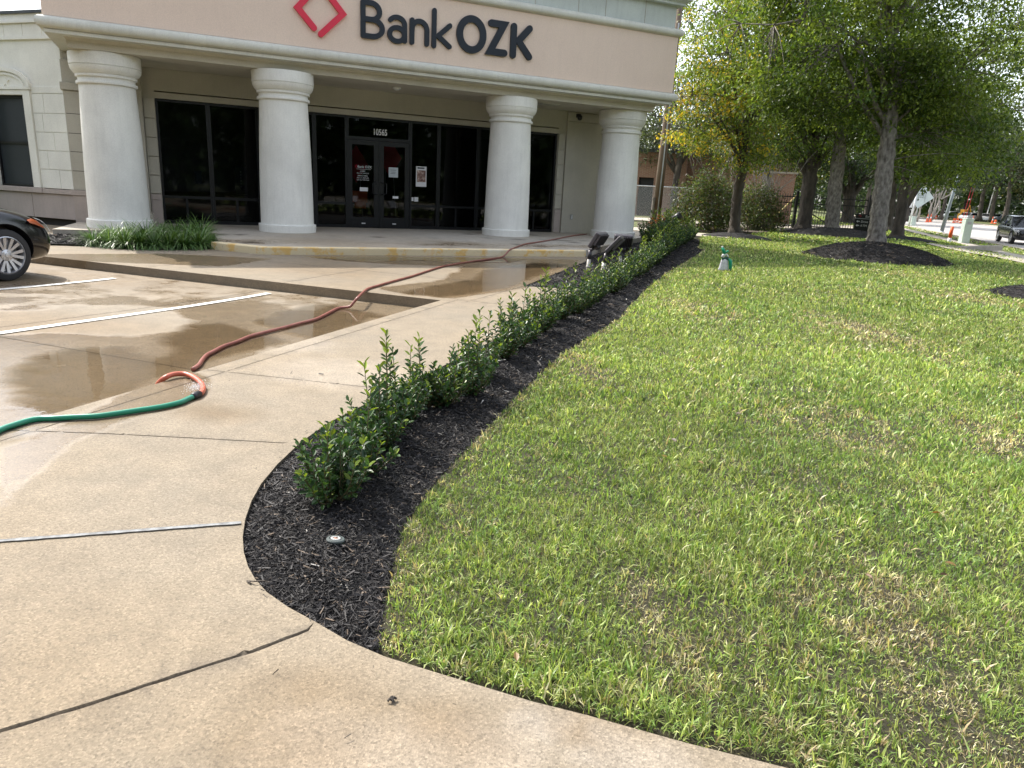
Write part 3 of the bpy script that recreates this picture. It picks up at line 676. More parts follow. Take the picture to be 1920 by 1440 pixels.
# canopy: profile swept round left return, front, right return
def sweep(prof, name, mat, smooth=False, back=21.5, closed=True, auto=None):
    path = [('L', 0), ('A', 0), ('B', 0), ('R', 0)]; rings = []
    nseg = 1
    for kx in range(4):
        ring = []
        for e, z in prof:
            if kx == 0: q = FW(-1.91 - e, 18.9, z)
            elif kx == 1: q = FW(-1.91 - e, 16.45 - e, z)
            elif kx == 2: q = FW(12.11 + e, 16.45 - e, z)
            else: q = FW(12.11 + e, back, z)
            ring.append(q)
        rings.append(ring)
    n = len(prof); V = [q for rg in rings for q in rg]
    F = [(i * n + j, i * n + (j + 1) % n, (i + 1) * n + (j + 1) % n, (i + 1) * n + j) for i in range(3) for j in range(n if closed else n - 1)]
    if closed: F += [tuple(range(n)), tuple(range(4 * n - 1, 3 * n - 1, -1))]
    mb = MB(); mb.add(V, F); return mb.build(name, mat, bank, auto=auto)
def half_round(zc, r, e0, n=14, sq=1.0):
    return [(e0 + r * sq * math.cos(a), zc + r * math.sin(a)) for a in np.linspace(-math.pi / 2, math.pi / 2, n)]
sweep([(-.4, 3.94), (0.0, 3.94), (0.0, 5.272), (-.4, 5.272)], 'fascia', M['pink'])
sweep([(-.5, 3.722)] + half_round(3.828, .106, .0, 16, 1.15) + [(-.5, 3.934)], 'cornice_roll', M['trim'], auto=50)
sweep([(-.5, 3.653), (.0, 3.653), (.004, 3.712), (-.02, 3.7215), (-.5, 3.7215)], 'cornice_fillet', M['trim'])
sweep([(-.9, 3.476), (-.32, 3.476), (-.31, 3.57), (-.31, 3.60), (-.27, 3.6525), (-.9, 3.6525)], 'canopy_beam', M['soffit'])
sweep([(-.5, 5.274)] + half_round(5.373, .098, .0, 14, 1.1) + [(-.5, 5.472)], 'upper_roll', M['trim'], auto=50)
sweep([(-.5, 5.474), (-.075, 5.474), (-.075, 6.0), (-.5, 6.0)], 'upper_frieze', M['greyfrieze'])
sweep([(-.5, 6.001), (.08, 6.001), (.08, 6.05), (.20, 6.12), (.22, 6.26), (-.5, 6.3)], 'upper_cornice', M['greyfrieze'])
mb = MB()
for i in range(14):
    u = -1.6 + i * .96 + (.2 if i % 2 else 0); mb = MB(); mb.box(Ff, u, u + .010, 16.52 - .0035, 16.6, 5.48, 5.995 if i % 2 else 5.93); mb.build('frieze_reveal', M['kerb'], bank)
mb = MB(); mb.box(Ff, -1.2, 11.3, 17.3, 18.78, 3.492, 3.60); mb.box(Ff, -1.8, 12.0, 16.6, 30, 6.27, 6.4); mb.build('roof_slab', M['soffit'], bank)
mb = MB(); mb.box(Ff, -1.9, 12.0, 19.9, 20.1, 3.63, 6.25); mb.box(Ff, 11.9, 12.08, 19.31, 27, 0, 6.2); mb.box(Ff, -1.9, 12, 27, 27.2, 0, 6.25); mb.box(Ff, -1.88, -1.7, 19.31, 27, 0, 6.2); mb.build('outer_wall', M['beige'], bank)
mb = MB(); mb.box(Ff, -1.7, 11.88, 19.35, 26.95, .10, .132); mb.build('lobby_floor', M['interior_floor'], bank)
mb = MB(); mb.box(Ff, -1.7, 11.88, 19.32, 26.9, 3.0, 3.05); mb.box(Ff, 2.0, 2.1, 20.5, 26, .14, 2.99); mb.box(Ff, 7.3, 7.4, 19.6, 26, .14, 2.99); mb.box(Ff, -1.6, 11.8, 25.5, 25.6, .14, 2.99); mb.build('lobby_wall', M['interior'], bank)
# columns (round, with moulded capitals)
for i, (u, v) in enumerate(((-1.03, 17.42), (2.34, 17.12), (7.86, 17.27), (11.31, 17.50))):
    cc = FW(u, v, 0); c_ = empty('column', cc); c_.parent = bank; c_.matrix_basis = Matrix.Translation(Vector(cc) - bank.location)
    prof = [(.50, 0), (.62, 0), (.62, .155), (.612, .163), (.585, .166)]
    sh = MB(); sh.lathe(cc, [(.52, .13), (.622, .131), (.625, .285), (.615, .297), (.575, .30)], 56); sh.build('column_base', M['column'], c_, auto=30)
    sh = MB(); sh.lathe(cc, [(.575, .301), (.572, .7), (.562, 1.3), (.545, 1.9), (.525, 2.4), (.505, 2.898)], 56); sh.build('column_shaft', M['column'], c_, auto=30)
    sh = MB(); sh.lathe(cc, [(.50, 2.90), (.545, 2.90), (.55, 2.91), (.55, 2.945), (.545, 2.955), (.512, 2.957), (.512, 3.03), (.548, 3.032), (.552, 3.04), (.552, 3.075), (.545, 3.083), (.56, 3.087), (.60, 3.13), (.628, 3.18), (.638, 3.232), (.624, 3.236), (.624, 3.241), (.642, 3.245), (.645, 3.46), (.64, 3.472), (.50, 3.4755)], 56)
    sh.build('capital', M['column'], c_, auto=28)
# storefront
fr = MB(); T0, T1 = PV + .06, PV + .17
def glaze(u0, u1, z0, z1, low=None, sub=None, gm='glass', name='window'):
    f = MB(); w_ = .05
    f.box(Ff, u0, u0 + w_, T0, T1, z0, z1); f.box(Ff, u1 - w_, u1, T0, T1, z0, z1); f.box(Ff, u0 + w_, u1 - w_, T0 + .002, T1 - .002, z0, z0 + .075); f.box(Ff, u0 + w_, u1 - w_, T0 + .002, T1 - .002, z1 - .055, z1)
    if low: f.box(Ff, u0 + w_, u1 - w_, T0 + .004, T1 - .004, low - .03, low + .03)
    if sub: f.box(Ff, sub - .025, sub + .025, T0 + .006, T1 - .006, z0 + .075, low - .03)
    o = f.build(name, M['frame'], bank); e = rng.uniform(-.0035, .0035, 4)
    vs = [(u0 + w_, z0 + .075), (u1 - w_, z0 + .075), (u1 - w_, z1 - .055), (u0 + w_, z1 - .055)]
    mesh('pane', [FW(a, PV + .11 + e[i], z) for i, (a, z) in enumerate(vs)] , [(0, 1, 2, 3)], M[gm], o)
    return o
Zb, Zt = .13, 2.873
glaze(-.205, .88, Zb, Zt, .74, .31); glaze(.882, 1.97, Zb, Zt, .74, 1.42); glaze(1.972, 3.28, Zb, Zt, .74, 2.6); glaze(3.282, 4.08, Zb, Zt, .74, gm='glass_clear'); glaze(4.082, 5.73, 2.32, Zt, gm='glass_clear', name='transom')
glaze(5.732, 6.52, Zb, Zt, .74, gm='glass_clear'); glaze(6.522, 7.65, Zb, Zt, .74, 7.05); glaze(7.652, 8.85, Zb, Zt, .74, 8.25); glaze(8.852, 10.055, Zb, Zt, .74, 9.45)
for (u0, u1, hs) in ((4.085, 4.903, 1), (4.907, 5.727, -1)):
    f = MB(); f.box(Ff, u0, u0 + .13, T0 + .02, T1 - .02, .14, 2.315); f.box(Ff, u1 - .13, u1, T0 + .02, T1 - .02, .14, 2.315); f.box(Ff, u0 + .13, u1 - .13, T0 + .021, T1 - .021, .14, .40); f.box(Ff, u0 + .13, u1 - .13, T0 + .021, T1 - .021, 2.20, 2.315)
    d = f.build('door', M['frame'], bank, bevel=.003)
    mesh('pane', [FW(a, PV + .11, z) for a, z in ((u0 + .13, .40), (u1 - .13, .40), (u1 - .13, 2.20), (u0 + .13, 2.20))], [(0, 1, 2, 3)], M['glass_clear'], d)
    hu = u1 - .07 if hs > 0 else u0 + .07; iu = hu - .11 * hs
    h = MB(); h.tube([FW(hu, PV + .07, 1.30), FW(hu, PV + .01, 1.29), FW(iu, PV + .0, 1.27), FW(iu, PV + .0, 1.02), FW(hu, PV + .01, 1.0), FW(hu, PV + .07, .99)], .014, 8); h.build('handle', M['black'], d, smooth=True)
    t = MB(); t.box(Ff, (u0 + u1) / 2 - .05, (u0 + u1) / 2 + .05, T0 + .016, T0 + .0205, .235, .26); t.build('door_plate', M['whitepaint'], d)
# text helper: built-in font, turned into thin raised mesh
def text3(name, txt, size, T, a, z, d, mat, parent, thick=.002, align='LEFT', mirror=False, sx=1.0, bold=0):
    c = D.curves.new('t', 'FONT'); c.body = txt; c.size = size; c.align_x = align; c.extrude = thick / 2; c.offset = bold; c.resolution_u = 3
    o = D.objects.new('t', c); COL.objects.link(o); dg = bpy.context.evaluated_depsgraph_get(); me = D.meshes.new_from_object(o.evaluated_get(dg))
    V = [T(a + v.co.x * sx, d - v.co.z, z + v.co.y) for v in me.vertices]; F = [tuple(p.vertices) for p in me.polygons]
    D.objects.remove(o); D.curves.remove(c); D.meshes.remove(me)
    return mesh(name, V, F, mat, parent)
an = text3('address_number', '10565', .21, Ff, 4.93, 2.46, PV + .055, M['whitepaint'], None, .006, 'CENTER', sx=.72, bold=.004)
tag(an, 'white street number 10565 above the glass entrance doors', 'number')
hours = empty('door_lettering', FW(4.49, PV + .1, 1.5), 0, 'small white opening hours lettering on the left glass door', 'lettering')
text3('heading', 'Bank OZK', .085, Ff, 4.54, 1.635, PV + .104, M['whitepaint'], hours, .002, 'CENTER')
mb = MB(); mb.box(Ff, 4.33, 4.70, PV + .103, PV + .106, 1.60, 1.606); mb.build('rule', M['whitepaint'], hours)
mb = MB(); q = .03
for a, b in (((4.295, 1.665), (4.325, 1.70)), ((4.325, 1.70), (4.355, 1.665)), ((4.295, 1.665), (4.32, 1.635)), ((4.355, 1.665), (4.33, 1.635))): mb.tube([FW(a[0], PV + .103, a[1]), FW(b[0], PV + .103, b[1])], .004, 5)
mb.build('logo', M['red'], hours)
for t_, z_, s_ in (('LOBBY', 1.54, .045), ('Mon.-Fri. 9:00-5:00', 1.49, .04), ('DRIVE-THRU', 1.425, .045), ('Mon.-Fri. 8:00-6:00', 1.375, .04), ('Saturday 9:00-12:00', 1.325, .04)): text3('line', t_, s_, Ff, 4.49, z_, PV + .104, M['whitepaint'], hours, .002, 'CENTER')
def plate(name, u0, u1, z0, z1, mat, label, cat, v=PV + .1, th=.004):
    mb = MB(); mb.box(Ff, u0, u1, v, v + th, z0, z1); o = mb.build(name, mat, None); tag(o, label, cat); return o
plate('card_sticker', 4.41, 4.62, 1.06, 1.155, M['whitepaint'], 'small white sticker row of card marks below the door hours', 'sticker')
plate('notice', 5.17, 5.42, 1.44, 1.69, simple('paper', (.55, .6, .62), .6), 'white paper notice taped to the right glass door', 'notice')
mb = MB(); 
for i, z in enumerate((1.62, 1.57, 1.535)): mb.box(Ff, 5.22 + .02 * (i % 2), 5.37 - .015 * i, PV + .0975, PV + .0995, z, z + .008)
nl = mb.build('notice_print', M['letter'], None); nl.parent = D.objects['notice']
plate('door_sticker', 5.28, 5.43, .905, .965, M['whitepaint'], 'narrow white sticker low on the right glass door', 'sticker')
m, nt, bs = newmat('poster_print'); p = pos(nt); c = ramp(nt, noise(nt, p, 9, 6, .8), [(.35, (.03, .02, .02)), (.5, (.25, .13, .10)), (.62, (.6, .5, .42))]); nt.links.new(c, bs.inputs['Base Color']); M['print'] = m
po = plate('poster', 5.91, 6.20, 1.24, 1.76, M['whitepaint'], 'white bordered poster on the glass right of the doors', 'poster')
mb = MB(); mb.box(Ff, 5.935, 6.175, PV + .0965, PV + .0985, 1.36, 1.66); pr = mb.build('picture', M['print'], None); pr.parent = po
mb = MB(); mb.box(Ff, 5.95, 6.14, PV + .0965, PV + .0985, 1.70, 1.735); pr = mb.build('title', M['letter'], None); pr.parent = po
plate('small_notice', 5.77, 5.85, .86, .96, M['whitepaint'], 'left of two small white labels beside the right door', 'label'); plate('small_notice', 5.87, 5.98, .85, .965, M['whitepaint'], 'right of two small white labels beside the right door', 'label')
# things just inside; the diamond panels stand in for reflected road signs
for nm, u, v, z, lab in (('reflected_sign_panel', 5.42, 19.7, 1.95, 'dark red diamond panel standing in for a road sign reflected in the right door'), ('reflected_sign_panel', 4.62, 20.2, 1.75, 'faint dark red diamond panel standing in for a road sign reflected in the left door')):
    e = empty(nm, FW(u, v, .13), 0, lab, 'sign', 'red diamond panels standing in for road sign reflections in the doors')
    mb = MB(); mb.prism(Ff, [(u - .33, z), (u, z - .5), (u + .33, z), (u, z + .5)], v, v + .02); mb.build('panel', M['red'], e)
    mb = MB(); mb.tube([FW(u - .1, v + .04, z - .3), FW(u - .22, v + .04, .14)], .012, 6); mb.tube([FW(u + .1, v + .04, z - .3), FW(u + .2, v + .04, .14)], .012, 6); mb.build('stand', M['galv'], e)
mb = MB(); mb.box(Ff, 4.35, 4.75, 19.5, 19.7, .75, 1.05); mb.box(Ff, 4.4, 4.7, 19.45, 19.5, .6, .8); tag(mb.build('orange_box', M['orange'], None), 'orange box low behind the left glass door', 'box')
bn = plate('pull_up_banner', 1.42, 1.70, .85, 1.5, simple('banner_blue', (.03, .05, .09), .5), 'narrow navy banner standing inside the second window', 'banner', PV + .45, .02)
for i in range(6):
    mb = MB(); mb.box(Ff, 1.545, 1.575, PV + .444, PV + .448, 1.36 - i * .07, 1.40 - i * .07); o = mb.build('letter', M['whitepaint'], None); o.parent = bn
plate('monitor', .53, .68, 1.05, 1.35, simple('monitor', (.25, .32, .36), .4), 'small pale monitor inside the first window', 'monitor', PV + .5, .03)
# sign letters with rounded ends
def stroke(P, w_, d0, th, closed=False):
    P = np.asarray(P, float); n = len(P)
    Tn = np.roll(P, -1, 0) - np.roll(P, 1, 0) if closed else np.gradient(P, axis=0)
    Tn /= np.linalg.norm(Tn, axis=1)[:, None] + 1e-9
    if not closed:
        # mitre scale at corners
        sc = np.ones(n)
        for i in range(1, n - 1):
            a = P[i] - P[i - 1]; b = P[i + 1] - P[i]; a /= np.linalg.norm(a); b /= np.linalg.norm(b); t = a + b; t /= np.linalg.norm(t) + 1e-9; Tn[i] = t; sc[i] = 1 / max(.35, a @ t)
    else: sc = np.ones(n)
    Nn = np.c_[-Tn[:, 1], Tn[:, 0]] * sc[:, None]
    if closed:
        Lp, Rp = P + Nn * w_, P - Nn * w_; m = n; V = []; 
        for d in (d0, d0 - th):
            V += [(x, d, z) for x, z in Lp] + [(x, d, z) for x, z in Rp]
        F = []
        for i in range(n):
            j = (i + 1) % n
            F += [(2 * n + i, 2 * n + j, 3 * n + j, 3 * n + i), (i, j, 2 * n + j, 2 * n + i), (n + j, n + i, 3 * n + i, 3 * n + j)]
        return V, F
    out = list(P + Nn * w_); a = math.atan2(Tn[-1][1], Tn[-1][0]); cap1 = [P[-1] + w_ * np.array([math.cos(t), math.sin(t)]) for t in np.linspace(a + math.pi / 2, a - math.pi / 2, 10)[1:-1]]
    a0 = math.atan2(Tn[0][1], Tn[0][0]); cap0 = [P[0] + w_ * np.array([math.cos(t), math.sin(t)]) for t in np.linspace(a0 - math.pi / 2, a0 - 3 * math.pi / 2, 10)[1:-1]]
    n1 = len(cap1); V = []; Lp = list(P + Nn * w_); Rp = list(P - Nn * w_); loop = Lp + cap1 + Rp[::-1] + cap0; m = len(loop)
    for d in (d0, d0 - th): V += [(x, d, z) for x, z in loop]
    F = [(i, (i + 1) % m, m + (i + 1) % m, m + i) for i in range(m)]
    l = lambda i: m + i; rr = lambda i: m + n + n1 + (n - 1 - i)
    F += [(l(i), l(i + 1), rr(i + 1), rr(i)) for i in range(n - 1)]
    F.append(tuple([m + n - 1] + [m + n + q for q in range(n1)] + [rr(n - 1)])); F.append(tuple([rr(0)] + [m + n + n1 + n + q for q in range(len(cap0))] + [l(0)]))
    return V, F
def arc(cx, cz, rx, rz, a0, a1, n=16): return [(cx + rx * math.cos(R_(a)), cz + rz * math.sin(R_(a))) for a in np.linspace(a0, a1, n)]
sign = empty('bank_sign', FW(5.2, 16.45, 4.6), 0, 'raised navy Bank OZK letters and red bracket diamond on the pink fascia', 'sign')
b0, b1_ = 4.262, 4.955
LT = {}
lw = .052; hw = .075
bL, bR = 3.925, 4.36
LT['B'] = [(lw, [(bL, b0 + .045), (bL, b1_)]), (lw, [(bL, b1_), (bL + .16, b1_)] + arc(bL + .17, b1_ - .16, .185, .16, 90, -90, 14) + [(bL, b1_ - .32)]), (lw, [(bL, b1_ - .32), (bL + .18, b1_ - .32)] + arc(bL + .2, (b0 + .045 + b1_ - .32) / 2, .215, (b1_ - .32 - b0 - .045) / 2, 90, -90, 14) + [(bL, b0 + .045)])]
LT['a'] = [(lw * .95, arc(4.665, 4.62, .17, .135, 150, 0, 12) + [(4.835, 4.55), (4.84, b0 + .04)]), (lw * .95, arc(4.665, 4.415, .165, .135, 0, 360, 30)[:-1])]
LT['n'] = [(lw, [(5.0, b0 + .04), (5.0, 4.745)]), (lw, [(5.0, 4.52)] + arc(5.17, 4.57, .17, .17, 165, 0, 14) + [(5.34, 4.45), (5.34, b0 + .04)])]
LT['k'] = [(lw, [(5.505, b0 + .03), (5.505, 5.0)]), (lw, [(5.87, 4.74), (5.60, 4.50), (5.87, b0 + .05)])]
LT['O'] = [(hw, arc(6.395, 4.63, .285, .32, 0, 360, 48)[:-1])]
LT['Z'] = [(hw, [(6.87, 4.93), (7.19, 4.93), (6.86, 4.335), (7.22, 4.335)])]
LT['K'] = [(hw, [(7.44, b0 + .06), (7.44, 4.93)]), (hw, [(7.84, 4.93), (7.57, 4.64), (7.86, b0 + .065)])]
for ch, sts in LT.items():
    mb = MB()
    for i, (wd, P) in enumerate(sts):
        V, F = stroke(P, wd, 16.449, .055 + .004 * i, closed=(len(P) in (29, 47)))
        mb.add([FW(x, d, z) for x, d, z in V], F)
    mb.build('letter', M['letter'], sign)
mb = MB(); cx, cz, hd = 3.04, 4.66, .46
V, F = stroke([(cx - .14, cz - .36 + .02), (cx - hd, cz), (cx - .08, cz + .42)], .06, 16.449, .06); mb.add([FW(x, d, z) for x, d, z in V], F)
V, F = stroke([(cx + .0, cz - .44), (cx + hd, cz), (cx + .06, cz + .44)], .06, 16.449, .064); mb.add([FW(x, d, z) for x, d, z in V], F)
mb.build('logo', M['red'], sign)
# small fixtures of the porch
e = empty('security_camera', FW(10.62, PV - .10, 3.36), 0, 'black dome security camera high on the porch wall by the right column', 'camera')
mb = MB(); mb.box(Ff, 10.55, 10.69, PV - .10, PV - .068, 3.34, 3.44); mb.build('bracket', M['black'], e); mb = MB(); mb.lathe(FW(10.62, PV - .17, 3.29), [(.01, -.03), (.05, -.015), (.07, .03), (.07, .09), (.03, .12)], 16); mb.build('dome', M['black'], e, smooth=True)
e = empty('wall_outlet', FW(10.63, PV - .075, .62), 0, 'small grey outlet cover low on the porch side wall', 'outlet')
mb = MB(); mb.box(Ff, 10.58, 10.67, PV - .085, PV - .071, .52, .66); mb.build('plate', M['galv'], e, bevel=.004); mb = MB(); mb.box(Ff, 10.605, 10.645, PV - .098, PV - .086, .54, .64); mb.build('cover', M['whitepaint'], e)
mb = MB(); mb.lathe(FW(5.0, 17.6, 3.45), [(.01, -.03), (.05, -.02), (.06, .0), (.10, .01), (.10, .045)], 16); tag(mb.build('ceiling_light', M['whitepaint'], None, smooth=True), 'small white round fitting under the middle of the canopy', 'light')
mb = MB(); mb.box(Ff, 8.85, 9.35, 17.5, 17.9, 3.478, 3.4915); 
for i in range(6): mb.box(Ff, 8.9 + i * .07, 8.93 + i * .07, 17.55, 17.85, 3.472, 3.4775)
tag(mb.build('ceiling_vent', M['trim'], None), 'flat louvred vent in the canopy ceiling near the third column', 'vent')
# ---------------------------------------------------------------- left wing
wing = empty('left_wing', WW(6, 4, 0), 0, 'cream stucco wing of the bank with block joints and arched window at the left', 'building')
mb = MB(); mb.box(WW, 0.0, 12, .02, 8, .16, .70); mb.build('base_wall', M['pinkbase'], wing)
mb = MB(); mb.box(WW, .0, 1.30, -.012, .2, .162, .695); mb.box(WW, 1.315, 3.0, -.012, .2, .162, .695); mb.build('base_panel', M['pinkbase'], wing, bevel=.004)
mb = MB(); mb.box(WW, .05, 12, .10, 7.9, -.2, .158); mb.build('foundation', M['gap'], wing)
mb = MB(); mb.box(WW, -.02, .90, -.05, .05, .703, .80); mb.box(WW, .905, 12, -.065, .05, .703, .81); mb.build('sill_band', M['pinkbase'], wing, bevel=.006)
mb = MB(); mb.box(WW, 0, .98, .02, 8, .812, 3.86); mb.box(WW, 2.52, 12, .02, 8, .812, 3.86); mb.box(WW, .98, 2.52, .02, 8, 2.86, 3.86); mb.box(WW, .98, 2.52, .6, 8, .812, 2.86); mb.box(WW, 0, 12, .02, 8, 3.861, 4.37); mb.build('wall', M['cream'], wing)
zz = [.815, 1.22, 1.615, 2.0, 2.39, 2.79]; off = [.62, .38, .68, .42, .70]
for i, (a, b) in enumerate(zip(zz[:-1], zz[1:])):
    x = 0.005; cut = off[(i + 1) % 5] 
    for x0_, x1_ in ((0.0, cut - .006), (cut + .006, .955), (2.55, 3.4)): mb = MB(); mb.box(WW, x0_, x1_, -.0, .05, a + .006, b - .006); mb.build('block_facing', M['cream'], wing, bevel=.004)
mb = MB(); mb.box(WW, 0, .955, 0, .05, 2.80, 2.93); mb.build('block_band', M['cream'], wing, bevel=.004)
mb = MB(); mb.box(WW, .975, 1.19, -.03, .15, .815, 2.862); mb.box(WW, 2.31, 2.53, -.03, .15, .815, 2.862); mb.box(WW, 1.19, 2.31, -.028, .15, 2.76, 2.86); mb.build('window_surround', M['cream'], wing, bevel=.005)
ar = [(.93, 2.875), (2.57, 2.875)] + [(1.75 + .82 * math.cos(a), 2.93 + .37 * math.sin(a)) for a in np.linspace(0, math.pi, 24)]
mb = MB(); mb.prism(WW, ar, -.01, .05)
P = [(1.75 + .78 * math.cos(a), 2.94 + .345 * math.sin(a)) for a in np.linspace(0, math.pi, 26)]; V, F = stroke(P, .042, -.008, .05); mb.add([WW(x, d, z) for x, d, z in V], F)
P = [(1.75 + .62 * math.cos(a), 2.93 + .26 * math.sin(a)) for a in np.linspace(0, math.pi, 26)]; V, F = stroke(P, .022, -.008, .03); mb.add([WW(x, d, z) for x, d, z in V], F)
mb.box(WW, .93, 2.57, -.05, .0, 2.868, 2.93); mb.build('arch_moulding', M['cream'], wing)
st = [(1.66 + (.115 if i % 2 == 0 else .048) * math.cos(R_(90 + 36 * i)), 3.03 + (.115 if i % 2 == 0 else .048) * math.sin(R_(90 + 36 * i))) for i in range(10)]
mb = MB(); mb.prism(WW, st, -.03, -.009); mb.build('star', M['cream'], wing)
wf = MB()
for a in ((1.19, 1.235), (2.265, 2.31)): wf.box(WW, a[0], a[1], .06, .13, .815, 2.76)
wf.box(WW, 1.235, 2.265, .061, .129, .815, .86); wf.box(WW, 1.235, 2.265, .061, .129, 2.71, 2.76); wf.box(WW, 1.235, 2.265, .065, .125, 1.74, 1.79)
wf = wf.build('window', M['frame'], wing)
mesh('pane', [WW(1.23, .10, .85), WW(2.27, .10, .85), WW(2.27, .10, 2.72), WW(1.23, .10, 2.72)], [(0, 1, 2, 3)], simple('dark_reflection_tone', (.022, .028, .034), .45, c2=(.03, .038, .045), nscale=1.5, spec=.3), wf)  # matte dark colour stands in for the dark reflection in this glass
mb = MB()
for i in range(44): mb.box(WW, 1.2, 2.3, .16, .185, .86 + i * .042, .86 + i * .042 + .004)
mb.box(WW, 1.2, 2.3, .19, .2, .82, 2.75); mb.build('blind', simple('blind', (.05, .065, .075), .6), wing)
mb = MB(); mb.box(WW, -.1, 12, -.03, .05, 3.862, 3.93); mb.box(WW, -.1, 12, -.05, .05, 4.18, 4.235); mb.build('ledge', M['cream'], wing, bevel=.006)
mb = MB()
for i in range(8): mb.box(WW, .0 + i * .56 - .13, .0 + (i + 1) * .56 - .142, -.005, .05, 3.935, 4.176)
mb.build('frieze_panel', M['cream'], wing, bevel=.003)
mb = MB(); mb.box(WW, -.1, 12, -.02, 8, 4.371, 4.43); mb.build('coping', M['coping'], wing)
# ================================================================ plants
def leafset(name, C, Dv, L, Wd, col, mat, parent, r, fold=.18, rich=True):
    """C base points, Dv unit directions; each leaf a folded blade shape"""
    n = len(C); up = np.array([0, 0, 1.0]) + r.normal(0, .35, (n, 3)); S = np.cross(Dv, up); S /= np.linalg.norm(S, axis=1)[:, None] + 1e-9; Nn = np.cross(S, Dv)
    L = L[:, None]; Wd = Wd[:, None]
    if rich:
        m1 = C + Dv * L * .38; m2 = C + Dv * L * .74 - Nn * L * .03; tip = C + Dv * L - Nn * L * .10
        V = np.stack([C, m1 + S * Wd * .46 + Nn * Wd * fold, m2 + S * Wd * .42 + Nn * Wd * fold, tip, m2 - S * Wd * .42 + Nn * Wd * fold, m1 - S * Wd * .46 + Nn * Wd * fold], 1)
        i = 6 * np.arange(n)[:, None]; F = np.concatenate([i + np.array([[0, 1, 2, 3]]), i + np.array([[0, 3, 4, 5]])]); kk = 6
    else:
        m1 = C + Dv * L * .5
        V = np.stack([C, m1 + S * Wd * .5, C + Dv * L - Nn * L * .12, m1 - S * Wd * .5], 1); i = 4 * np.arange(n)[:, None]; F = i + np.array([[0, 1, 2, 3]]); kk = 4
    return mesh(name, V.reshape(-1, 3), F, mat, parent, False, {'col': np.repeat(col, kk, 0)})
def make_shrub(r, h=.42, wd=.2, nst=22, parent=None, tall=2, dense=1.0, world=None):
    C = []; Dv = []; tint = []; mb = MB()
    for i in range(nst):
        a = r.uniform(0, 6.28); sp = math.sqrt(r.uniform(0, 1.15)); hh = h * r.uniform(.45, 1.0) * (1 - .28 * sp)
        if i < tall: hh = h * r.uniform(1.05, 1.3); sp = r.uniform(.25, .5)
        o = np.array([math.cos(a), math.sin(a), 0]); p0 = o * r.uniform(0, .04); p3 = o * wd * min(sp, 1.1) + np.array([r.normal(0, .015), r.normal(0, .015), hh])
        P = smoothline([p0, p0 * .4 + p3 * .35 + o * wd * sp * .2, p0 * .1 + p3 * .7 + o * wd * sp * .12, p3], 4)
        mb.tube(P, np.linspace(.0042, .0014, len(P)), 5)
        lv = np.linalg.norm(np.diff(P, axis=0), axis=1).sum(); m = int(lv / (.0125 if i >= tall else .021) * dense); ph = r.uniform(0, 6)
        for j in range(m):
            t = .08 + .92 * (j + .5) / m; q = t * (len(P) - 1); b = int(min(q, len(P) - 2)); f = q - b; c = P[b] * (1 - f) + P[b + 1] * f
            ax = P[b + 1] - P[b]; ax /= np.linalg.norm(ax); ang = ph + j * 2.4; e1 = np.cross(ax, [1, .3, .2]); e1 /= np.linalg.norm(e1); e2 = np.cross(ax, e1)
            d = (e1 * math.cos(ang) + e2 * math.sin(ang)) * .85 + ax * (.45 + .5 * (t > .85)) + np.array([0, 0, .15]); C.append(c); Dv.append(d / np.linalg.norm(d)); tint.append((t, i < tall))
    C = np.array(C); Dv = np.array(Dv); n = len(C); t = np.array([q[0] for q in tint])
    L = r.uniform(.026, .046, n); W_ = L * r.uniform(.44, .60, n)
    g = np.array([(.023, .060, .018), (.034, .082, .022), (.058, .12, .028)])[r.integers(0, 3, n)]
    tl = np.array([q[1] for q in tint]); L = np.where(tl, L * 1.45, L); new = (t > .9) & (r.random(n) < .4) | (r.random(n) < .03) | tl & (t > .72) & (r.random(n) < .6); g[new] = np.array([.20, .27, .035]) * r.uniform(.7, 1.25, (new.sum(), 1)); g *= r.uniform(.75, 1.3, (n, 1))
    s_ = mesh('stem', mb.V, mb.F, M['stem'], parent, True, world=False)
    # leafset expects world; do it local
    l_ = leafset('foliage', C, Dv, L, W_, g, M['gloss_leaf'], None, r); l_.parent = parent
    return s_, l_
r = np.random.default_rng(21)
protos = []
basepx = [(628, 955), (668, 905), (712, 850), (735, 825), (758, 798), (800, 770), (838, 768), (880, 748), (905, 712), (945, 680)]
line = []
for q in basepx:
    p = GZ(*q, 0.0 if q[1] > 600 else .03); line.append(sk(p))
line = sorted(line)
print('shrubs', [tuple(np.round(q, 2)) for q in line])
sp = [(a, b) for a, b in line if a < 9.0]
HK = ([4.5, 5.4, 6.5, 7.5, 8.5, 10, 12, 14, 17, 22], [1.99, 2.0, 2.0, 2.0, 2.0, 2.03, 2.1, 2.2, 2.35, 2.5])
s_ = sp[-1][0]
while s_ < 23.5:
    s_ += .40; sp.append((s_, float(np.interp(s_, *HK)) + .04 * math.sin(s_ * 3)))
shr_group = 'young boxy evergreen shrubs planted in a row along the mulch bed'
near_lab = ['nearest shrub of the row with pale yellow leaves low on its left', 'low dense shrub just behind the nearest one of the row', 'dense shrub directly in front of the shrub with the tallest shoots', 'shrub with the tallest leafy shoots standing above the row', 'leafy shrub touching the back of the one with the tallest shoots', 'sixth shrub of the row counted from the near end', 'low shrub just before the upright one with bare stem base', 'upright shrub with bare stem base on open mulch', 'ninth shrub of the row counted from the near end', 'tenth shrub of the row counted from the near end']
hs = [.36, .36, .40, .50, .38, .38, .36, .44, .42, .42]
PR = []
for j in range(5):
    e = empty('shrub', (0, 0, 0)); make_shrub(np.random.default_rng(100 + j), .42, .17, 34, e, tall=[2, 1, 3, 0, 2][j]); PR.append(e)
used = [False] * 5
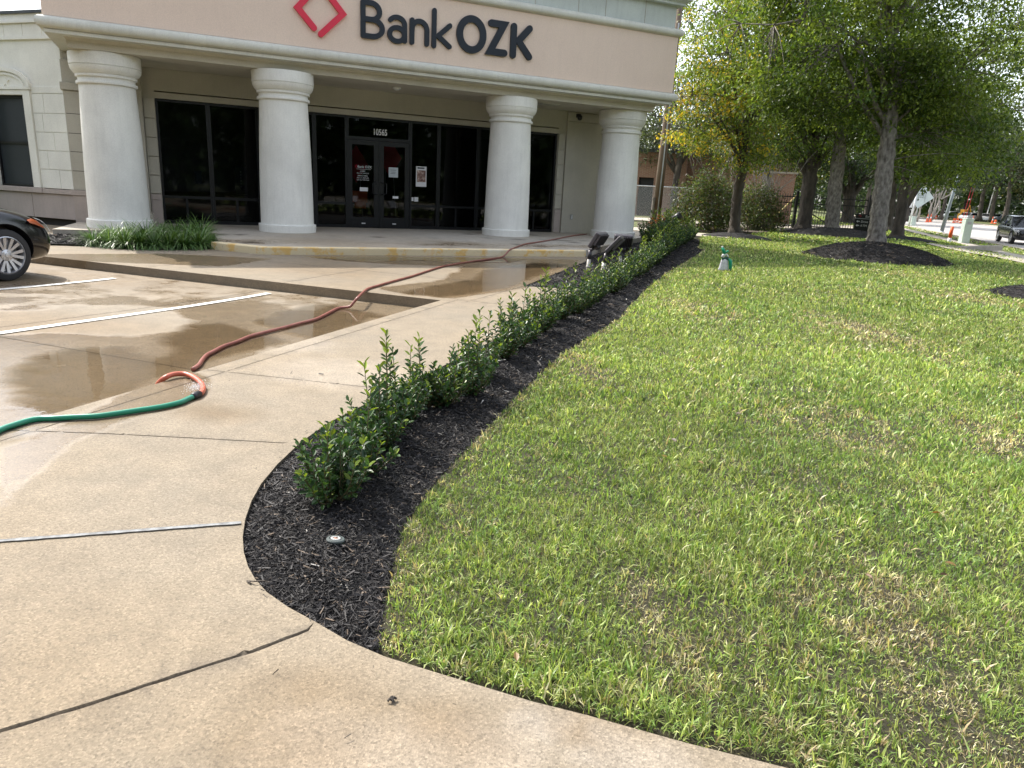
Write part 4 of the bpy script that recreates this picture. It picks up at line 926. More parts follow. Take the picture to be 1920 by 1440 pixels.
for i, (s0, k0) in enumerate(sp):
    if i < 10:
        e = empty('shrub', (0, 0, 0)); make_shrub(np.random.default_rng(40 + i), hs[i] / 1.08, .17 if i != 3 else .12, [44, 40, 40, 18, 28, 28, 26, 34, 32, 32][i], e, tall=[1, 1, 2, 2, 2, 2, 1, 3, 2, 3][i]); rz = 0; scl = 1
        e['label'] = near_lab[i]
    else:
        j = i % 5; e = PR[j] if not used[j] else copy_tree(PR[j]); used[j] = True; rz = r.uniform(0, 6.28); scl = r.uniform(.88, 1.15) * (1.2 if s0 > 12 else 1.0)
        OR = ['eleventh', 'twelfth', 'thirteenth', 'fourteenth', 'fifteenth', 'sixteenth', 'seventeenth', 'eighteenth', 'nineteenth', 'twentieth', 'twenty-first', 'twenty-second', 'twenty-third', 'twenty-fourth', 'twenty-fifth', 'twenty-sixth', 'twenty-seventh', 'twenty-eighth', 'twenty-ninth', 'thirtieth', 'thirty-first', 'thirty-second', 'thirty-third', 'thirty-fourth']
        e['label'] = OR[min(i - 10, 23)] + ' leafy evergreen shrub of the hedge row counted from the near end' if s0 < 14 else 'shaded evergreen shrub in the far stretch of the hedge row beyond the floodlights'
    e['category'] = 'shrub'; e['group'] = shr_group + (' near end' if i < 10 else ' middle stretch' if s0 < 14 else ' far stretch')
    e.location = tuple(SW(s0, k0, float(zbed(np.array([s0]), np.array([k0]))[0]) + .005)); e.rotation_euler = (0, 0, rz); e.scale = (scl, scl, scl)
# taller dark shrubs beside the last column
for i, (s0, k0) in enumerate([(20.6, 3.0), (21.4, 3.15), (22.2, 3.1), (23.0, 3.2), (23.8, 3.1), (19.7, 3.25), (18.9, 2.9)]):
    e = copy_tree(PR[(i * 2) % 5]); e['label'] = 'taller dark green shrub standing between the last column and the hedge row'; e['category'] = 'shrub'; e['group'] = 'dark shrubs beside the last column'
    e.location = tuple(SW(s0, k0, .06)); e.rotation_euler = (0, 0, i * 1.3); e.scale = (1.75, 1.75, 1.7)
# border grass clumps
def make_liriope(r, parent):
    n = 230; az = r.uniform(0, 6.28, n); L = r.uniform(.30, .52, n); lean = r.uniform(.35, 1.35, n); V = []; 
    for i in range(n):
        o = np.array([math.cos(az[i]), math.sin(az[i]), 0]); side = np.array([-o[1], o[0], 0]) * .0055; p = o * r.uniform(0, .05); th = lean[i] * .45; q = [p]
        for j in range(5): th += lean[i] * .42; q.append(q[-1] + (o * math.sin(th) + np.array([0, 0, math.cos(th)])) * L[i] / 5)
        for j, c in enumerate(q): w_ = [1, 1.1, 1.1, .95, .7, .1][j]; V += [c - side * w_, c + side * w_]
    F = np.array([(12 * i + 2 * j, 12 * i + 2 * j + 1, 12 * i + 2 * j + 3, 12 * i + 2 * j + 2) for i in range(n) for j in range(5)])
    col = np.array([(.05, .11, .025), (.085, .17, .04), (.15, .24, .07)])[r.integers(0, 3, n)] * r.uniform(.8, 1.3, (n, 1))
    return mesh('foliage', V, F, M['gloss_leaf'], parent, False, {'col': np.repeat(col, 12, 0)}, world=False)
LP = [empty('border_grass', (0, 0, 0)) for _ in range(3)]
for j, e in enumerate(LP): make_liriope(np.random.default_rng(60 + j), e)
spots = [(175, 455), (205, 457), (235, 459), (262, 460), (290, 461), (318, 461), (345, 461), (372, 460), (388, 455), (215, 449), (245, 449), (275, 449), (303, 449), (330, 449), (357, 449), (380, 447), (300, 440), (330, 438), (358, 438), (378, 437)]
for i, q in enumerate(spots):
    e = LP[i % 3] if i < 3 else copy_tree(LP[i % 3]); p = GZ(*q, .05); p[2] = 0.0
    e.location = tuple(p); e.rotation_euler = (0, 0, i * 1.7); f = 1.0 + .25 * (i % 4) / 3; e.scale = (f, f, f); tag(e, 'arching strap-leaved grass clump in the bed left of the porch steps', 'ornamental grass', 'border grass clumps in the left bed')
# left bed mulch
LB = [(8.56, 12.12), (9.0, 11.5), (9.8, 10.35), (10.41, 9.75), uv2sk(.57, 14.15), uv2sk(.74, 16.25), uv2sk(-2.2, 16.5), (9.3, 13.0)]
lb = sheet('mulch_bed', LB, M['barksoil'], lambda s, k: np.zeros(np.shape(s)) + .012 + .02 * noise2(s, k, 5, 1), .2)
s0, k0 = scatter(LB, 900, np.random.default_rng(8), 8.4, 13, 8.5, 14)
stuff(chips('mulch', 0, (s0, k0), lambda s, k: np.zeros(len(s)) + .03, seedc=17), 'black bark mulch in the small bed at the left end of the porch', 'mulch')
# bright clipped shrub above the car hood, foot of the wing wall
# ---------------------------------------------------------------- trees
def seg_limb(a, b, r, bend=.12, n=6):
    a = np.asarray(a, float); b = np.asarray(b, float); L = np.linalg.norm(b - a); pts = []
    for t in np.linspace(0, 1, n): 
        q = a + (b - a) * t; q = q + r.normal(0, bend * L * .12, 3) * (t > 0) * (t < 1); q[2] += L * .10 * math.sin(math.pi * t); pts.append(q)
    return np.array(pts)
def tree(name, label, base, trunk, crowns, cols, leafL=.085, leaves=80, bark='bark', seed=0, nlimb=9, spread=.42, group=None, flat=.42, limbs_extra=None, rich=False, cat='tree', limb_r=.07, z0=None):
    r = np.random.default_rng(seed); base = np.asarray(base, float)
    if group == 'oaks of the lawn row': crowns = [(c, np.array(q) * 1.17, n_) for c, q, n_ in crowns]; leafL *= .90; leaves = int(leaves * 1.35); spread *= 1.15
    e = empty(name, base, 0, label, cat, group); mb = MB()
    tp = smoothline([p for p, _ in trunk], 5); tr_ = smoothline([[q, 0, 0] for _, q in trunk], 5)[:, 0]
    tr_ = .93 * tr_ * (1 + .06 * np.sin(np.arange(len(tr_)) * 1.9 + seed)); fl = np.clip(1 - (tp[:, 2] - tp[0][2]) / .5, 0, 1); tr_ = tr_ * (1 + .45 * fl ** 2)
    mb.tube(tp, tr_, 22, jit=.055); skel = [tp[len(tp) // 3:]]
    for a in (limbs_extra or []):
        P = smoothline([p for p, _ in a], 5); rr = smoothline([[q, 0, 0] for _, q in a], 5)[:, 0]; mb.tube(P, rr, 8); skel.append(P)
    tot = sum(c[2] for c in crowns); H0 = tp[-1][2]
    for ci, (c, rad, ncl) in enumerate(crowns):
        c = np.asarray(c, float); rad = np.asarray(rad, float)
        for i in range(max(2, int(nlimb * ncl / tot))):
            d = r.normal(0, 1, 3); d[2] = abs(d[2]) * .7 - .15; d /= np.linalg.norm(d); end = c + d * rad * .82
            cand = tp[(tp[:, 2] < end[2] - .2) & (tp[:, 2] > tp[0][2] + .45 * (H0 - tp[0][2]) * .8)] if True else tp
            st = cand[r.integers(len(cand))] if len(cand) else tp[-1]
            P = seg_limb(st, end, r); L = np.linalg.norm(end - st); mb.tube(P, np.linspace(min(limb_r, .02 * L + .02), .012, len(P)), 6); skel.append(P)
    SK = np.vstack(skel); Cc = []; tn = []
    for ci, (c, rad, ncl) in enumerate(crowns):
        c = np.asarray(c, float); rad = np.asarray(rad, float)
        d = r.normal(0, 1, (ncl, 3)); d /= np.linalg.norm(d, axis=1)[:, None]; q = c + d * rad * (r.uniform(.12, 1.0, ncl) ** .42)[:, None]
        q += np.sin(q * 2.1 + seed) * .25
        for p in q:
            k = np.argmin(((SK - p) ** 2).sum(1)); a = SK[k]
            if np.linalg.norm(p - a) > .25: mb.tube(seg_limb(a, p, r, .2, 4), np.linspace(.018, .005, 4), 4)
        Cc.append(q); tn += [ci] * ncl
    mesh('trunk', mb.V and _local(mb.V, None), mb.F, M[bark], e, True) if False else mb.build('trunk', M[bark], e, smooth=True)
    Cc = np.vstack(Cc); n = len(Cc); m = leaves; hue = r.random(n)
    m = int(m * .78); off = r.normal(0, 1, (n, m, 3)) * np.array([spread, spread, spread * flat]) * r.uniform(.6, 1.15, (n, 1, 1)); P = (Cc[:, None] + off).reshape(-1, 3); nn = len(P)
    Dv = off.reshape(-1, 3) * .6 + r.normal(0, .5, (nn, 3)) + np.array([0, 0, -.25]); Dv /= np.linalg.norm(Dv, axis=1)[:, None]
    L = r.uniform(.7, 1.25, nn) * leafL; cols = np.asarray(cols); hh = np.repeat(hue, m)
    ci = np.clip((hh * len(cols) * .999 + r.normal(0, .55, nn)).astype(int), 0, len(cols) - 1); col = cols[ci] * r.uniform(.7, 1.3, (nn, 1)) * np.repeat(r.uniform(.7, 1.35, n), m)[:, None] * (1.12 if 'oaks of' in (group or '') else 1.0)
    leafset('crown', P, Dv, L, L * r.uniform(.45, .65, nn), col, M['leaf'], e, r, rich=rich); return e
GREEN = [(.055, .095, .017), (.085, .132, .022), (.125, .175, .03), (.16, .21, .04)]
YEL = [(.08, .14, .02), (.15, .20, .03), (.27, .27, .035), (.45, .32, .035), (.33, .14, .03)]
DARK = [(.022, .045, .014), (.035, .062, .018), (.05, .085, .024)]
GREYG = [(.05, .07, .04), (.075, .095, .055), (.11, .13, .08)]
def mound(p, rx, ry, h, label, name='mulch_mound', seed=0, ang=0):
    p = np.asarray(p, float); r = np.random.default_rng(seed); V = [p + [0, 0, h]]; F = []; na = 40; nr = 9
    for i in range(1, nr + 1):
        f = i / nr
        for j in range(na):
            a = 2 * math.pi * j / na; rr = f * (1 + .05 * math.sin(3 * a + seed) + .03 * math.sin(7 * a)); x = rx * rr * math.cos(a); y = ry * rr * math.sin(a); ca, sa = math.cos(ang), math.sin(ang)
            V.append(p + [x * ca - y * sa, x * sa + y * ca, h * (1 - f ** 2.2) - .03 * f + r.uniform(-.012, .012)])
    F = [(0, 1 + j, 1 + (j + 1) % na) for j in range(na)] + [(1 + i * na + j, 1 + (i + 1) * na + j, 1 + (i + 1) * na + (j + 1) % na, 1 + i * na + (j + 1) % na) for i in range(nr - 1) for j in range(na)]
    o = mesh(name, V, F, M['barksoil'], None, True); tag(o, label, 'mulch mound', 'black mulch mounds round the tree trunks'); return o
def moundchips(p, rx, ry, h, ang, seed, n):
    r = np.random.default_rng(seed); a = r.uniform(0, 6.28, n); f = np.sqrt(r.uniform(0, 1, n)); x = rx * f * np.cos(a); y = ry * f * np.sin(a); ca, sa = math.cos(ang), math.sin(ang); X = p[0] + x * ca - y * sa; Y = p[1] + x * sa + y * ca
    return X * Pd[0] + Y * Pd[1], X * Kd[0] + Y * Kd[1], p[2] + h * (1 - f ** 2.2) - .02 * f
def lawnG(px, py): 
    z = .1
    for _ in range(20):
        p = GZ(px, py, z); s, k = sk(p); z = .5 * z + .5 * float(hlawn(s, k))
    return GZ(px, py, z)
def tk(b, pts, ppm_scale=1.0):
    """trunk from photo points (px,py,width px, depth offset)"""
    out = []; 
    for q in pts:
        p = VP(b, q[0], q[1], q[3] if len(q) > 3 else 0); dep = (p - [0, 0, HC]) @ cF; out.append((p, q[2] / 2 * dep / FPX))
    return out
CP = lambda b, x, y, back=0: VP(b, x, y, back)
T1 = lawnG(1640, 478); T2 = lawnG(1558, 438); T3 = lawnG(1505, 434); T4 = lawnG(1377, 441); T5 = lawnG(1681, 446); T6 = lawnG(1660, 430); T7 = lawnG(1588, 417)
print('trees', [tuple(np.round(sk(t), 1)) for t in (T1, T2, T3, T4, T5, T6, T7)])
tree('oak_tree', 'large front tree with pale grey leaning trunk on the nearest mulch mound', T1, tk(T1, [(1641, 474, 38), (1644, 440, 34), (1649, 400, 33), (1655, 350, 33), (1662, 290, 32), (1668, 240, 28), (1673, 190, 25), (1680, 150, 22), (1674, 100, 18), (1668, 50, 15), (1662, -20, 11), (1655, -120, 6)]),
     [(CP(T1, 1600, -40), (3.0, 2.8, 2.6), 150), (CP(T1, 1760, 10, .5), (2.6, 2.4, 2.2), 110), (CP(T1, 1500, 60, -.6), (2.0, 2.0, 1.9), 80), (CP(T1, 1560, 150, 0), (1.7, 1.7, 1.3), 60), (CP(T1, 1770, 250, 1.0), (1.3, 1.5, 1.15), 62), (CP(T1, 1740, 150, .8), (1.8, 1.8, 1.0), 60)],
     GREEN, .125, 120, 'bark', 1, 22, .34, 'oaks of the lawn row', limbs_extra=[tk(T1, [(1662, 225, 12), (1645, 205, 10, -.2), (1637, 180, 9, -.4), (1628, 150, 7, -.5), (1615, 90, 4, -.6)]), tk(T1, [(1680, 150, 10), (1720, 155, 6, .5), (1760, 140, 5, .8), (1800, 128, 3, 1)])])
tree('oak_tree', 'tree with tall straight pale trunk, left of the small black sign', T2, tk(T2, [(1557, 440, 32), (1560, 420, 28), (1563, 380, 27), (1568, 330, 26), (1574, 280, 24), (1580, 240, 21), (1590, 200, 17), (1600, 150, 12), (1610, 80, 6)]),
     [(CP(T2, 1590, 110), (3.6, 3.2, 2.6), 150), (CP(T2, 1620, 210, 1), (2.6, 2.6, 1.4), 60), (CP(T2, 1530, 200, 0), (2.0, 2.2, 1.5), 50)], GREEN, .17, 90, 'bark', 2, 14, .42, 'oaks of the lawn row')
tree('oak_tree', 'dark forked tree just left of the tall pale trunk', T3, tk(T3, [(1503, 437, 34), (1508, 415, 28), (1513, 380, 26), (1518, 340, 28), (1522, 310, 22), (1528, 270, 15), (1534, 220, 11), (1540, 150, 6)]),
     [(CP(T3, 1470, 130), (3.0, 3.0, 2.6), 120), (CP(T3, 1500, 240, 0), (2.6, 2.4, 1.3), 60), (CP(T3, 1440, 230, 1), (1.8, 2, 1.4), 40)], GREEN[:3] + [(.10, .15, .02)], .17, 90, 'bark_dark', 3, 12, .42, 'oaks of the lawn row', limbs_extra=[tk(T3, [(1517, 335, 14), (1500, 305, 12), (1482, 290, 8), (1462, 262, 5)]), tk(T3, [(1520, 330, 14), (1538, 300, 10), (1552, 285, 6)])])
tree('oak_tree', 'yellowing autumn tree with dark scarred trunk nearest the building corner', T4, tk(T4, [(1377, 444, 26), (1378, 420, 21), (1380, 390, 20), (1385, 350, 20), (1391, 320, 20), (1395, 280, 18), (1398, 240, 16), (1402, 200, 13), (1406, 150, 10), (1405, 90, 6)]),
     [(CP(T4, 1390, 110), (2.0, 2.0, 2.0), 70), (CP(T4, 1345, 150, -.3), (1.7, 1.7, 1.7), 55), (CP(T4, 1385, 255, -.2), (1.5, 1.5, 1.3), 55), (CP(T4, 1320, 220, 0), (1.2, 1.3, .8), 26)], [YEL[0], YEL[1], GREEN[2], GREEN[1], YEL[2], YEL[3], GREEN[3]], .13, 95, 'bark_dark', 4, 12, .30, 'oaks of the lawn row', limbs_extra=[tk(T4, [(1396, 265, 8), (1375, 235, 7), (1358, 220, 5), (1345, 190, 3)]), tk(T4, [(1398, 240, 7), (1425, 205, 5), (1445, 185, 3)])])
tree('oak_tree', 'green tree whose leafy crown fills the top left behind the yellowing tree', lawnG(1440, 428), tk(lawnG(1440, 428), [(1440, 430, 16), (1438, 380, 15), (1436, 300, 14), (1430, 200, 10), (1425, 60, 6)]),
     [(CP(lawnG(1440, 428), 1345, 25), (2.4, 2.4, 2.2), 80), (CP(lawnG(1440, 428), 1440, 0), (3.0, 3, 2.6), 110), (CP(lawnG(1440, 428), 1480, 110), (2.6, 2.6, 1.6), 60)], GREEN[1:] + [(.22, .24, .04)], .17, 90, 'bark', 14, 12, .42, 'oaks of the lawn row')
tree('oak_tree', 'dark leaning tree right behind the front trunk, with a small side mound', T5, tk(T5, [(1681, 449, 26), (1684, 430, 22), (1689, 400, 21), (1695, 360, 21), (1702, 310, 18), (1706, 260, 14), (1712, 180, 8)]),
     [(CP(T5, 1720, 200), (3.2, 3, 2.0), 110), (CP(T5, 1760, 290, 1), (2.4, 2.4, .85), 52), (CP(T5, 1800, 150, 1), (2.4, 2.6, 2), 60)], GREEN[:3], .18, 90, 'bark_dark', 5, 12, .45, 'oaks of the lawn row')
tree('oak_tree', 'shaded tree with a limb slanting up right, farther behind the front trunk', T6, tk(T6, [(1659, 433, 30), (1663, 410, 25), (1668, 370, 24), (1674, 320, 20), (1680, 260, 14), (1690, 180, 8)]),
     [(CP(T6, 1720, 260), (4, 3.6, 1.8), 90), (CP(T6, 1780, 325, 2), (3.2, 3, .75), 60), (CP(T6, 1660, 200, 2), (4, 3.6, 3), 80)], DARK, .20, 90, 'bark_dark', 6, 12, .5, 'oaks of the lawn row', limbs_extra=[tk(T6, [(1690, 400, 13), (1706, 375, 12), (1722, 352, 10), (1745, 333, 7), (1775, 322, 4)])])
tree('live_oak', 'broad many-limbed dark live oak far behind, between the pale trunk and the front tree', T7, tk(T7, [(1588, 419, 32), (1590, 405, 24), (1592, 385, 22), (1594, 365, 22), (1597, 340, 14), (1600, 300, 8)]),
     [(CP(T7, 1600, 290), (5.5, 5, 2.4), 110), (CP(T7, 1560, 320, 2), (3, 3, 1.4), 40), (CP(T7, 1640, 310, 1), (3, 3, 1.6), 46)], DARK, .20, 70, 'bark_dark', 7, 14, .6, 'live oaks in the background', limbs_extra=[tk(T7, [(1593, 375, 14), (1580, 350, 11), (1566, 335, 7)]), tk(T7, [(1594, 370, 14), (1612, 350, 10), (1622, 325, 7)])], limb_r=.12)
m1 = lawnG(1640, 476); n1 = lawnG(1640, 486); n1[2] -= .03
mound(n1, 1.9, 1.7, .46, 'large black mulch mound round the foot of the front tree', seed=1, ang=R_(-14))
a = lawnG(1568, 441); mound(a, 2.4, 1.9, .3, 'black mulch mound round the two trunks behind the front tree', seed=2, ang=R_(-8)); b = lawnG(1512, 434); mound(b, 1.6, 1.3, .14, 'thin black mulch ring under the dark forked tree', seed=3)
c_ = lawnG(1378, 444); mound(c_, 1.35, 1.1, .14, 'black mulch mound round the yellowing tree near the building', seed=4); d_ = lawnG(1703, 449); mound(d_, 1.2, 1.0, .12, 'small mulch mound at the foot of the dark leaning tree', seed=5); f_ = lawnG(1992, 560); mound(f_, 1.3, .9, .22, 'brownish mulch mound cut by the right edge of the picture', seed=6)
S_, K_, Z_ = [], [], []
for (p, rx, ry, h, ang, sd, n) in ((n1, 1.9, 1.7, .46, R_(-14), 1, 12000), (a, 2.4, 1.9, .3, R_(-8), 2, 3500), (f_, 1.3, .9, .22, 0, 3, 3500)):
    s, k, z = moundchips(p, rx * 1.02, ry * 1.02, h, ang, sd, n); S_.append(s); K_.append(k); Z_.append(z)
ZZ = np.concatenate(Z_); stuff(chips('mulch', 0, (np.concatenate(S_), np.concatenate(K_)), lambda s, k: ZZ, .012, .03, seedc=5), 'loose shredded bark lying over the tree mounds', 'mulch')
# ================================================================ background
def far_tree(label, base, h, rx, cols, seed, bark='bark_dark', ncl=80, leafL=.26, leaves=60, zlow=.32, thick=.28, name='background_tree', group='trees along the far road', ztop=1.0, sprd=.7):
    r = np.random.default_rng(seed); b = np.asarray(base, float)
    tr_ = [(b, thick), (b + [r.normal(0, .15), 0, h * .2], thick * .8), (b + [r.normal(0, .3), r.normal(0, .3), h * .45], thick * .6), (b + [r.normal(0, .3), 0, h * .8], thick * .2)]
    cz = h * (zlow + ztop) / 2; rz = h * (ztop - zlow) / 2
    return tree(name, label, b, tr_, [(b + [0, 0, cz], (rx, rx, rz), ncl), (b + [rx * .5, -.3, cz * .85], (rx * .6, rx * .6, rz * .6), ncl // 3), (b + [-rx * .5, .3, cz * .9], (rx * .55, rx * .6, rz * .6), ncl // 3)], cols, leafL, leaves, bark, seed, 10, sprd, group, limb_r=.12)
def at(px, dist, z=-.2):
    d = ray(px, 400); q = d[:2] / np.linalg.norm(d[:2]) * dist; return np.array([q[0], q[1], z])
far_tree('grey green live oak hanging over the brick building behind the pole', at(1262, 47), 9.5, 4.2, GREYG, 31, ncl=100, leafL=.19, leaves=80, zlow=.30, name='live_oak', group='live oaks in the background')
far_tree('tall grey green tree at the building corner behind the canopy end', at(1215, 52), 9.0, 2.6, GREYG, 32, ncl=60, leafL=.19, leaves=70, zlow=.33, name='live_oak', group='live oaks in the background')
far_tree('dark round tree over the brick wall behind the yellowing tree', at(1370, 60), 10, 4.5, DARK, 33, ncl=90, leafL=.24, leaves=60, zlow=.30)
far_tree('dark tree filling the gap above the iron gate', at(1470, 62), 12, 5, DARK + GREEN[:1], 34, ncl=100, leafL=.25, leaves=60, zlow=.32)
far_tree('small yellow green tree beside the gate', at(1466, 50), 5.2, 1.5, [(.10, .14, .03), (.18, .20, .04), (.14, .12, .05)], 35, ncl=30, leafL=.16, leaves=50, zlow=.38, thick=.10)
far_tree('dark oak in the gap between the front trunk and the live oak', at(1625, 95), 16, 7, DARK, 36, ncl=90, leafL=.34, leaves=60, zlow=.2)
far_tree('tall dark oak behind the leaning sign', at(1700, 92), 17, 6, DARK + GREYG[:1], 37, ncl=90, leafL=.34, leaves=60, zlow=.32)
far_tree('feathery grey tree far behind the diamond road sign', at(1765, 125), 15, 6, GREYG, 38, ncl=80, leafL=.34, leaves=50, zlow=.18)
far_tree('yellow tinged oak on the road median right of the steel pole', at(1806, 156), 13.5, 4.2, [(.14, .17, .04), (.30, .27, .04), (.10, .13, .04)], 39, ncl=40, leafL=.40, sprd=1.1, leaves=50, zlow=.33, thick=.3)
far_tree('oak with thick pale trunk at the middle of the median row', at(1838, 146), 16.5, 6.7, GREYG + GREEN[:1], 40, ncl=80, leafL=.40, sprd=1.1, leaves=60, zlow=.34, thick=.42)
far_tree('oak with twin trunks next on the median row', at(1861, 142), 16.5, 6.7, GREYG + DARK[:1], 41, ncl=80, leafL=.40, sprd=1.1, leaves=60, zlow=.34, thick=.36)
far_tree('oak over the roof of the black road vehicle', at(1885, 136), 16.5, 7.0, GREYG + GREEN[:1], 42, ncl=80, leafL=.40, sprd=1.1, leaves=60, zlow=.34, thick=.40)
far_tree('pale olive tree at the far right edge behind the road', at(1925, 149), 12.0, 5.8, [(.16, .16, .06), (.22, .20, .08), (.10, .12, .05)], 43, ncl=60, leafL=.40, sprd=1.1, leaves=50, zlow=.22)
far_tree('tall thin-leaved tree showing white sky at the upper right', at(1995, 60), 19, 8.5, GREYG, 44, ncl=90, leafL=.20, leaves=50, zlow=.42)
q_ = lawnG(1652, 432); tree('oak_tree', 'tall oak whose trunk hides behind the front trunk, crown at the upper right', q_, tk(q_, [(1652, 434, 16), (1656, 380, 15), (1668, 300, 14), (1700, 180, 10), (1730, 60, 6)]), [(CP(q_, 1840, 90, 2), (5, 4.5, 4), 130), (CP(q_, 1880, 220, 2), (4.5, 4, 2.2), 80), (CP(q_, 1800, 230, 2), (3.5, 3.5, 2), 60)], DARK + GREEN[:1] + GREYG[:1], .17, 70, 'bark_dark', 45, 12, .6, 'trees along the far road')
far_tree('overhanging leafy tree entering from the right edge', at(1960, 30, -.1), 10.5, 2.9, GREEN[1:], 46, ncl=90, leafL=.11, leaves=70, zlow=.52, thick=.2, group='oaks of the lawn row', sprd=.5)
for i, (px, d, h, rx) in enumerate(((1560, 120, 17, 9), (1640, 150, 18, 10), (1750, 180, 20, 12), (1850, 170, 20, 12), (1960, 150, 19, 11), (1420, 110, 14, 9), (1290, 120, 14, 9))):
    far_tree('hazy dark treetop mass far off, ' + ('behind the live oak', 'behind the front trunk', 'behind the diamond sign', 'behind the median oaks', 'beyond the right edge', 'behind the iron gate', 'behind the brick building')[i], at(px, d, -.5), h, rx, DARK + GREYG[:1], 70 + i, ncl=90, leafL=.55, leaves=45, zlow=.06, group='farthest trees closing the view', sprd=1.3)
# far wood and hedge line
r = np.random.default_rng(9); n = 26000; d = r.uniform(150, 230, n); az = r.uniform(R_(-3), R_(56), n); z = r.uniform(-.5, 1, n) ** 1 * 9 + 1 + 3 * np.sin(az * 60)
P = np.c_[np.sin(az) * d, np.cos(az) * d, z]; Dv = r.normal(0, 1, (n, 3)); Dv /= np.linalg.norm(Dv, axis=1)[:, None]; L = r.uniform(.8, 2.0, n); c = np.array(DARK + GREYG[:1])[r.integers(0, 4, n)]
stuff(leafset('woodland', P, Dv, L, L * .8, c, M['leaf'], None, r, rich=False), 'far-off belt of dark trees along the horizon', 'woodland')
n = 110000; az = r.uniform(R_(88), R_(285), n); az[:45000] = r.uniform(R_(238), R_(282), 45000); d = r.uniform(28, 48, n); hh = 15 + 4 * np.sin(az * 9) + 2 * np.sin(az * 23); z = r.uniform(.02, 1, n) * hh
P = np.c_[np.sin(az) * d, np.cos(az) * d, z]; Dv = r.normal(0, 1, (n, 3)); Dv /= np.linalg.norm(Dv, axis=1)[:, None]; L = r.uniform(.35, .85, n)
c = np.array(DARK)[r.integers(0, 3, n)] * 1.1; ncr = 5000 # dark core added behind the leaves to close sky gaps in the reflections
az2 = r.uniform(R_(86), R_(285), ncr); d2_ = r.uniform(50, 56, ncr); P = np.vstack([P, np.c_[np.sin(az2) * d2_, np.cos(az2) * d2_, r.uniform(0, 15, ncr)]]); L = np.concatenate([L, r.uniform(2.5, 4, ncr)]); D2 = r.normal(0, 1, (ncr, 3)); Dv = np.vstack([Dv, D2 / np.linalg.norm(D2, axis=1)[:, None]]); c = np.vstack([c, np.tile(np.array(DARK[0]) * .6, (ncr, 1))])
stuff(leafset('street_trees', P, Dv, L, L * .7, c, M['leaf'], None, r, rich=False), 'belt of trees across the parking that the dark glass reflects', 'woodland')
# shrubs by the drive
def bush(label, base, rad, cols, seed, ncl=90, leafL=.08, leaves=80, cat='bush', name='bush'):
    r = np.random.default_rng(seed); b = np.asarray(base, float); rad = np.asarray(rad, float); e = empty(name, b, 0, label, cat); mb = MB(); C = []
    for i in range(ncl):
        d = r.normal(0, 1, 3); d[2] = abs(d[2]); d /= np.linalg.norm(d); q = b + d * rad * r.uniform(.3, 1) ** .5; q[2] += .1; C.append(q)
        if i < 24: mb.tube(seg_limb(b + [r.normal(0, .1), r.normal(0, .1), 0], q, r, .15, 5), np.linspace(.025, .006, 5), 5)
    mb.build('stem', M['bark'], e, smooth=True); C = np.array(C); off = r.normal(0, 1, (ncl, leaves, 3)) * rad.min() * .17; P = (C[:, None] + off).reshape(-1, 3); n = len(P)
    Dv = r.normal(0, 1, (n, 3)); Dv /= np.linalg.norm(Dv, axis=1)[:, None]; L = r.uniform(.7, 1.3, n) * leafL; c = np.array(cols)[r.integers(0, len(cols), n)] * r.uniform(.7, 1.3, (n, 1))
    leafset('foliage', P, Dv, L, L * .5, c, M['leaf'], e, r, rich=False); return e
bG = [(.05, .085, .03), (.08, .12, .04), (.13, .16, .06), (.12, .09, .05)]
Bb = lawnG(1322, 431); bush('big loose green bush left of the yellowing tree trunk', Bb, (1.55, 1.3, 2.4), bG, 1, 130, .11, 90)
Bb2 = lawnG(1412, 430); bush('green bush right of the yellowing tree trunk', Bb2, (1.5, 1.2, 1.9), bG, 2, 110, .11, 80)
bush('small orange red plant at the foot of the utility pole', lawnG(1229, 425), (.45, .3, .4), [(.45, .10, .04), (.3, .12, .04), (.06, .09, .03)], 3, 16, .07, 50)
bush('light green leafy plant right of the utility pole', lawnG(1262, 424), (.6, .5, .7), [(.12, .17, .05), (.16, .2, .06)], 4, 24, .09, 50)
bush('bright clipped green shrub above the parked car hood', WW(2.35, -1.0, 0), (.75, .6, .72), [(.10, .20, .02), (.14, .26, .03)], 5, 50, .05, 90)
# bare many-stemmed trees
def bare(label, base, h, n, spreadx, seed, mat='bark_pale', rad=.03):
    r = np.random.default_rng(seed); b = np.asarray(base, float); e = empty('bare_tree', b, 0, label, 'tree'); mb = MB()
    for i in range(n):
        end = b + [r.normal(0, spreadx), r.normal(0, spreadx * .5), h * r.uniform(.7, 1.05)]; P = seg_limb(b + [r.normal(0, .12), 0, 0], end, r, .25, 7); P[:, 2] -= np.sin(np.linspace(0, math.pi, 7)) * h * .08; mb.tube(P, np.linspace(rad, rad * .25, 7), 6)
        for j in range(5):
            k = r.integers(2, 6); q = P[k] + [r.normal(0, spreadx * .4), r.normal(0, .3), h * r.uniform(.12, .35)]; mb.tube(seg_limb(P[k], q, r, .2, 4), np.linspace(rad * .4, rad * .12, 4), 4)
    mb.build('branch', M[mat], e, smooth=True); return e
bare('bare pale twiggy crape myrtle fanning out right of the yellowing trunk', lawnG(1425, 430), 3.6, 22, 1.1, 1, rad=.022)
bare('thin bare stems rising above the big bush', lawnG(1345, 431), 4.4, 9, .9, 2, rad=.02)
bare('bare pale branching tree behind the diamond road sign', at(1745, 118, -.5), 11, 7, 2.2, 3, rad=.11)
bare('second bare pale tree left of the diamond road sign pole', at(1722, 112, -.5), 7, 4, 1, 4, rad=.08)
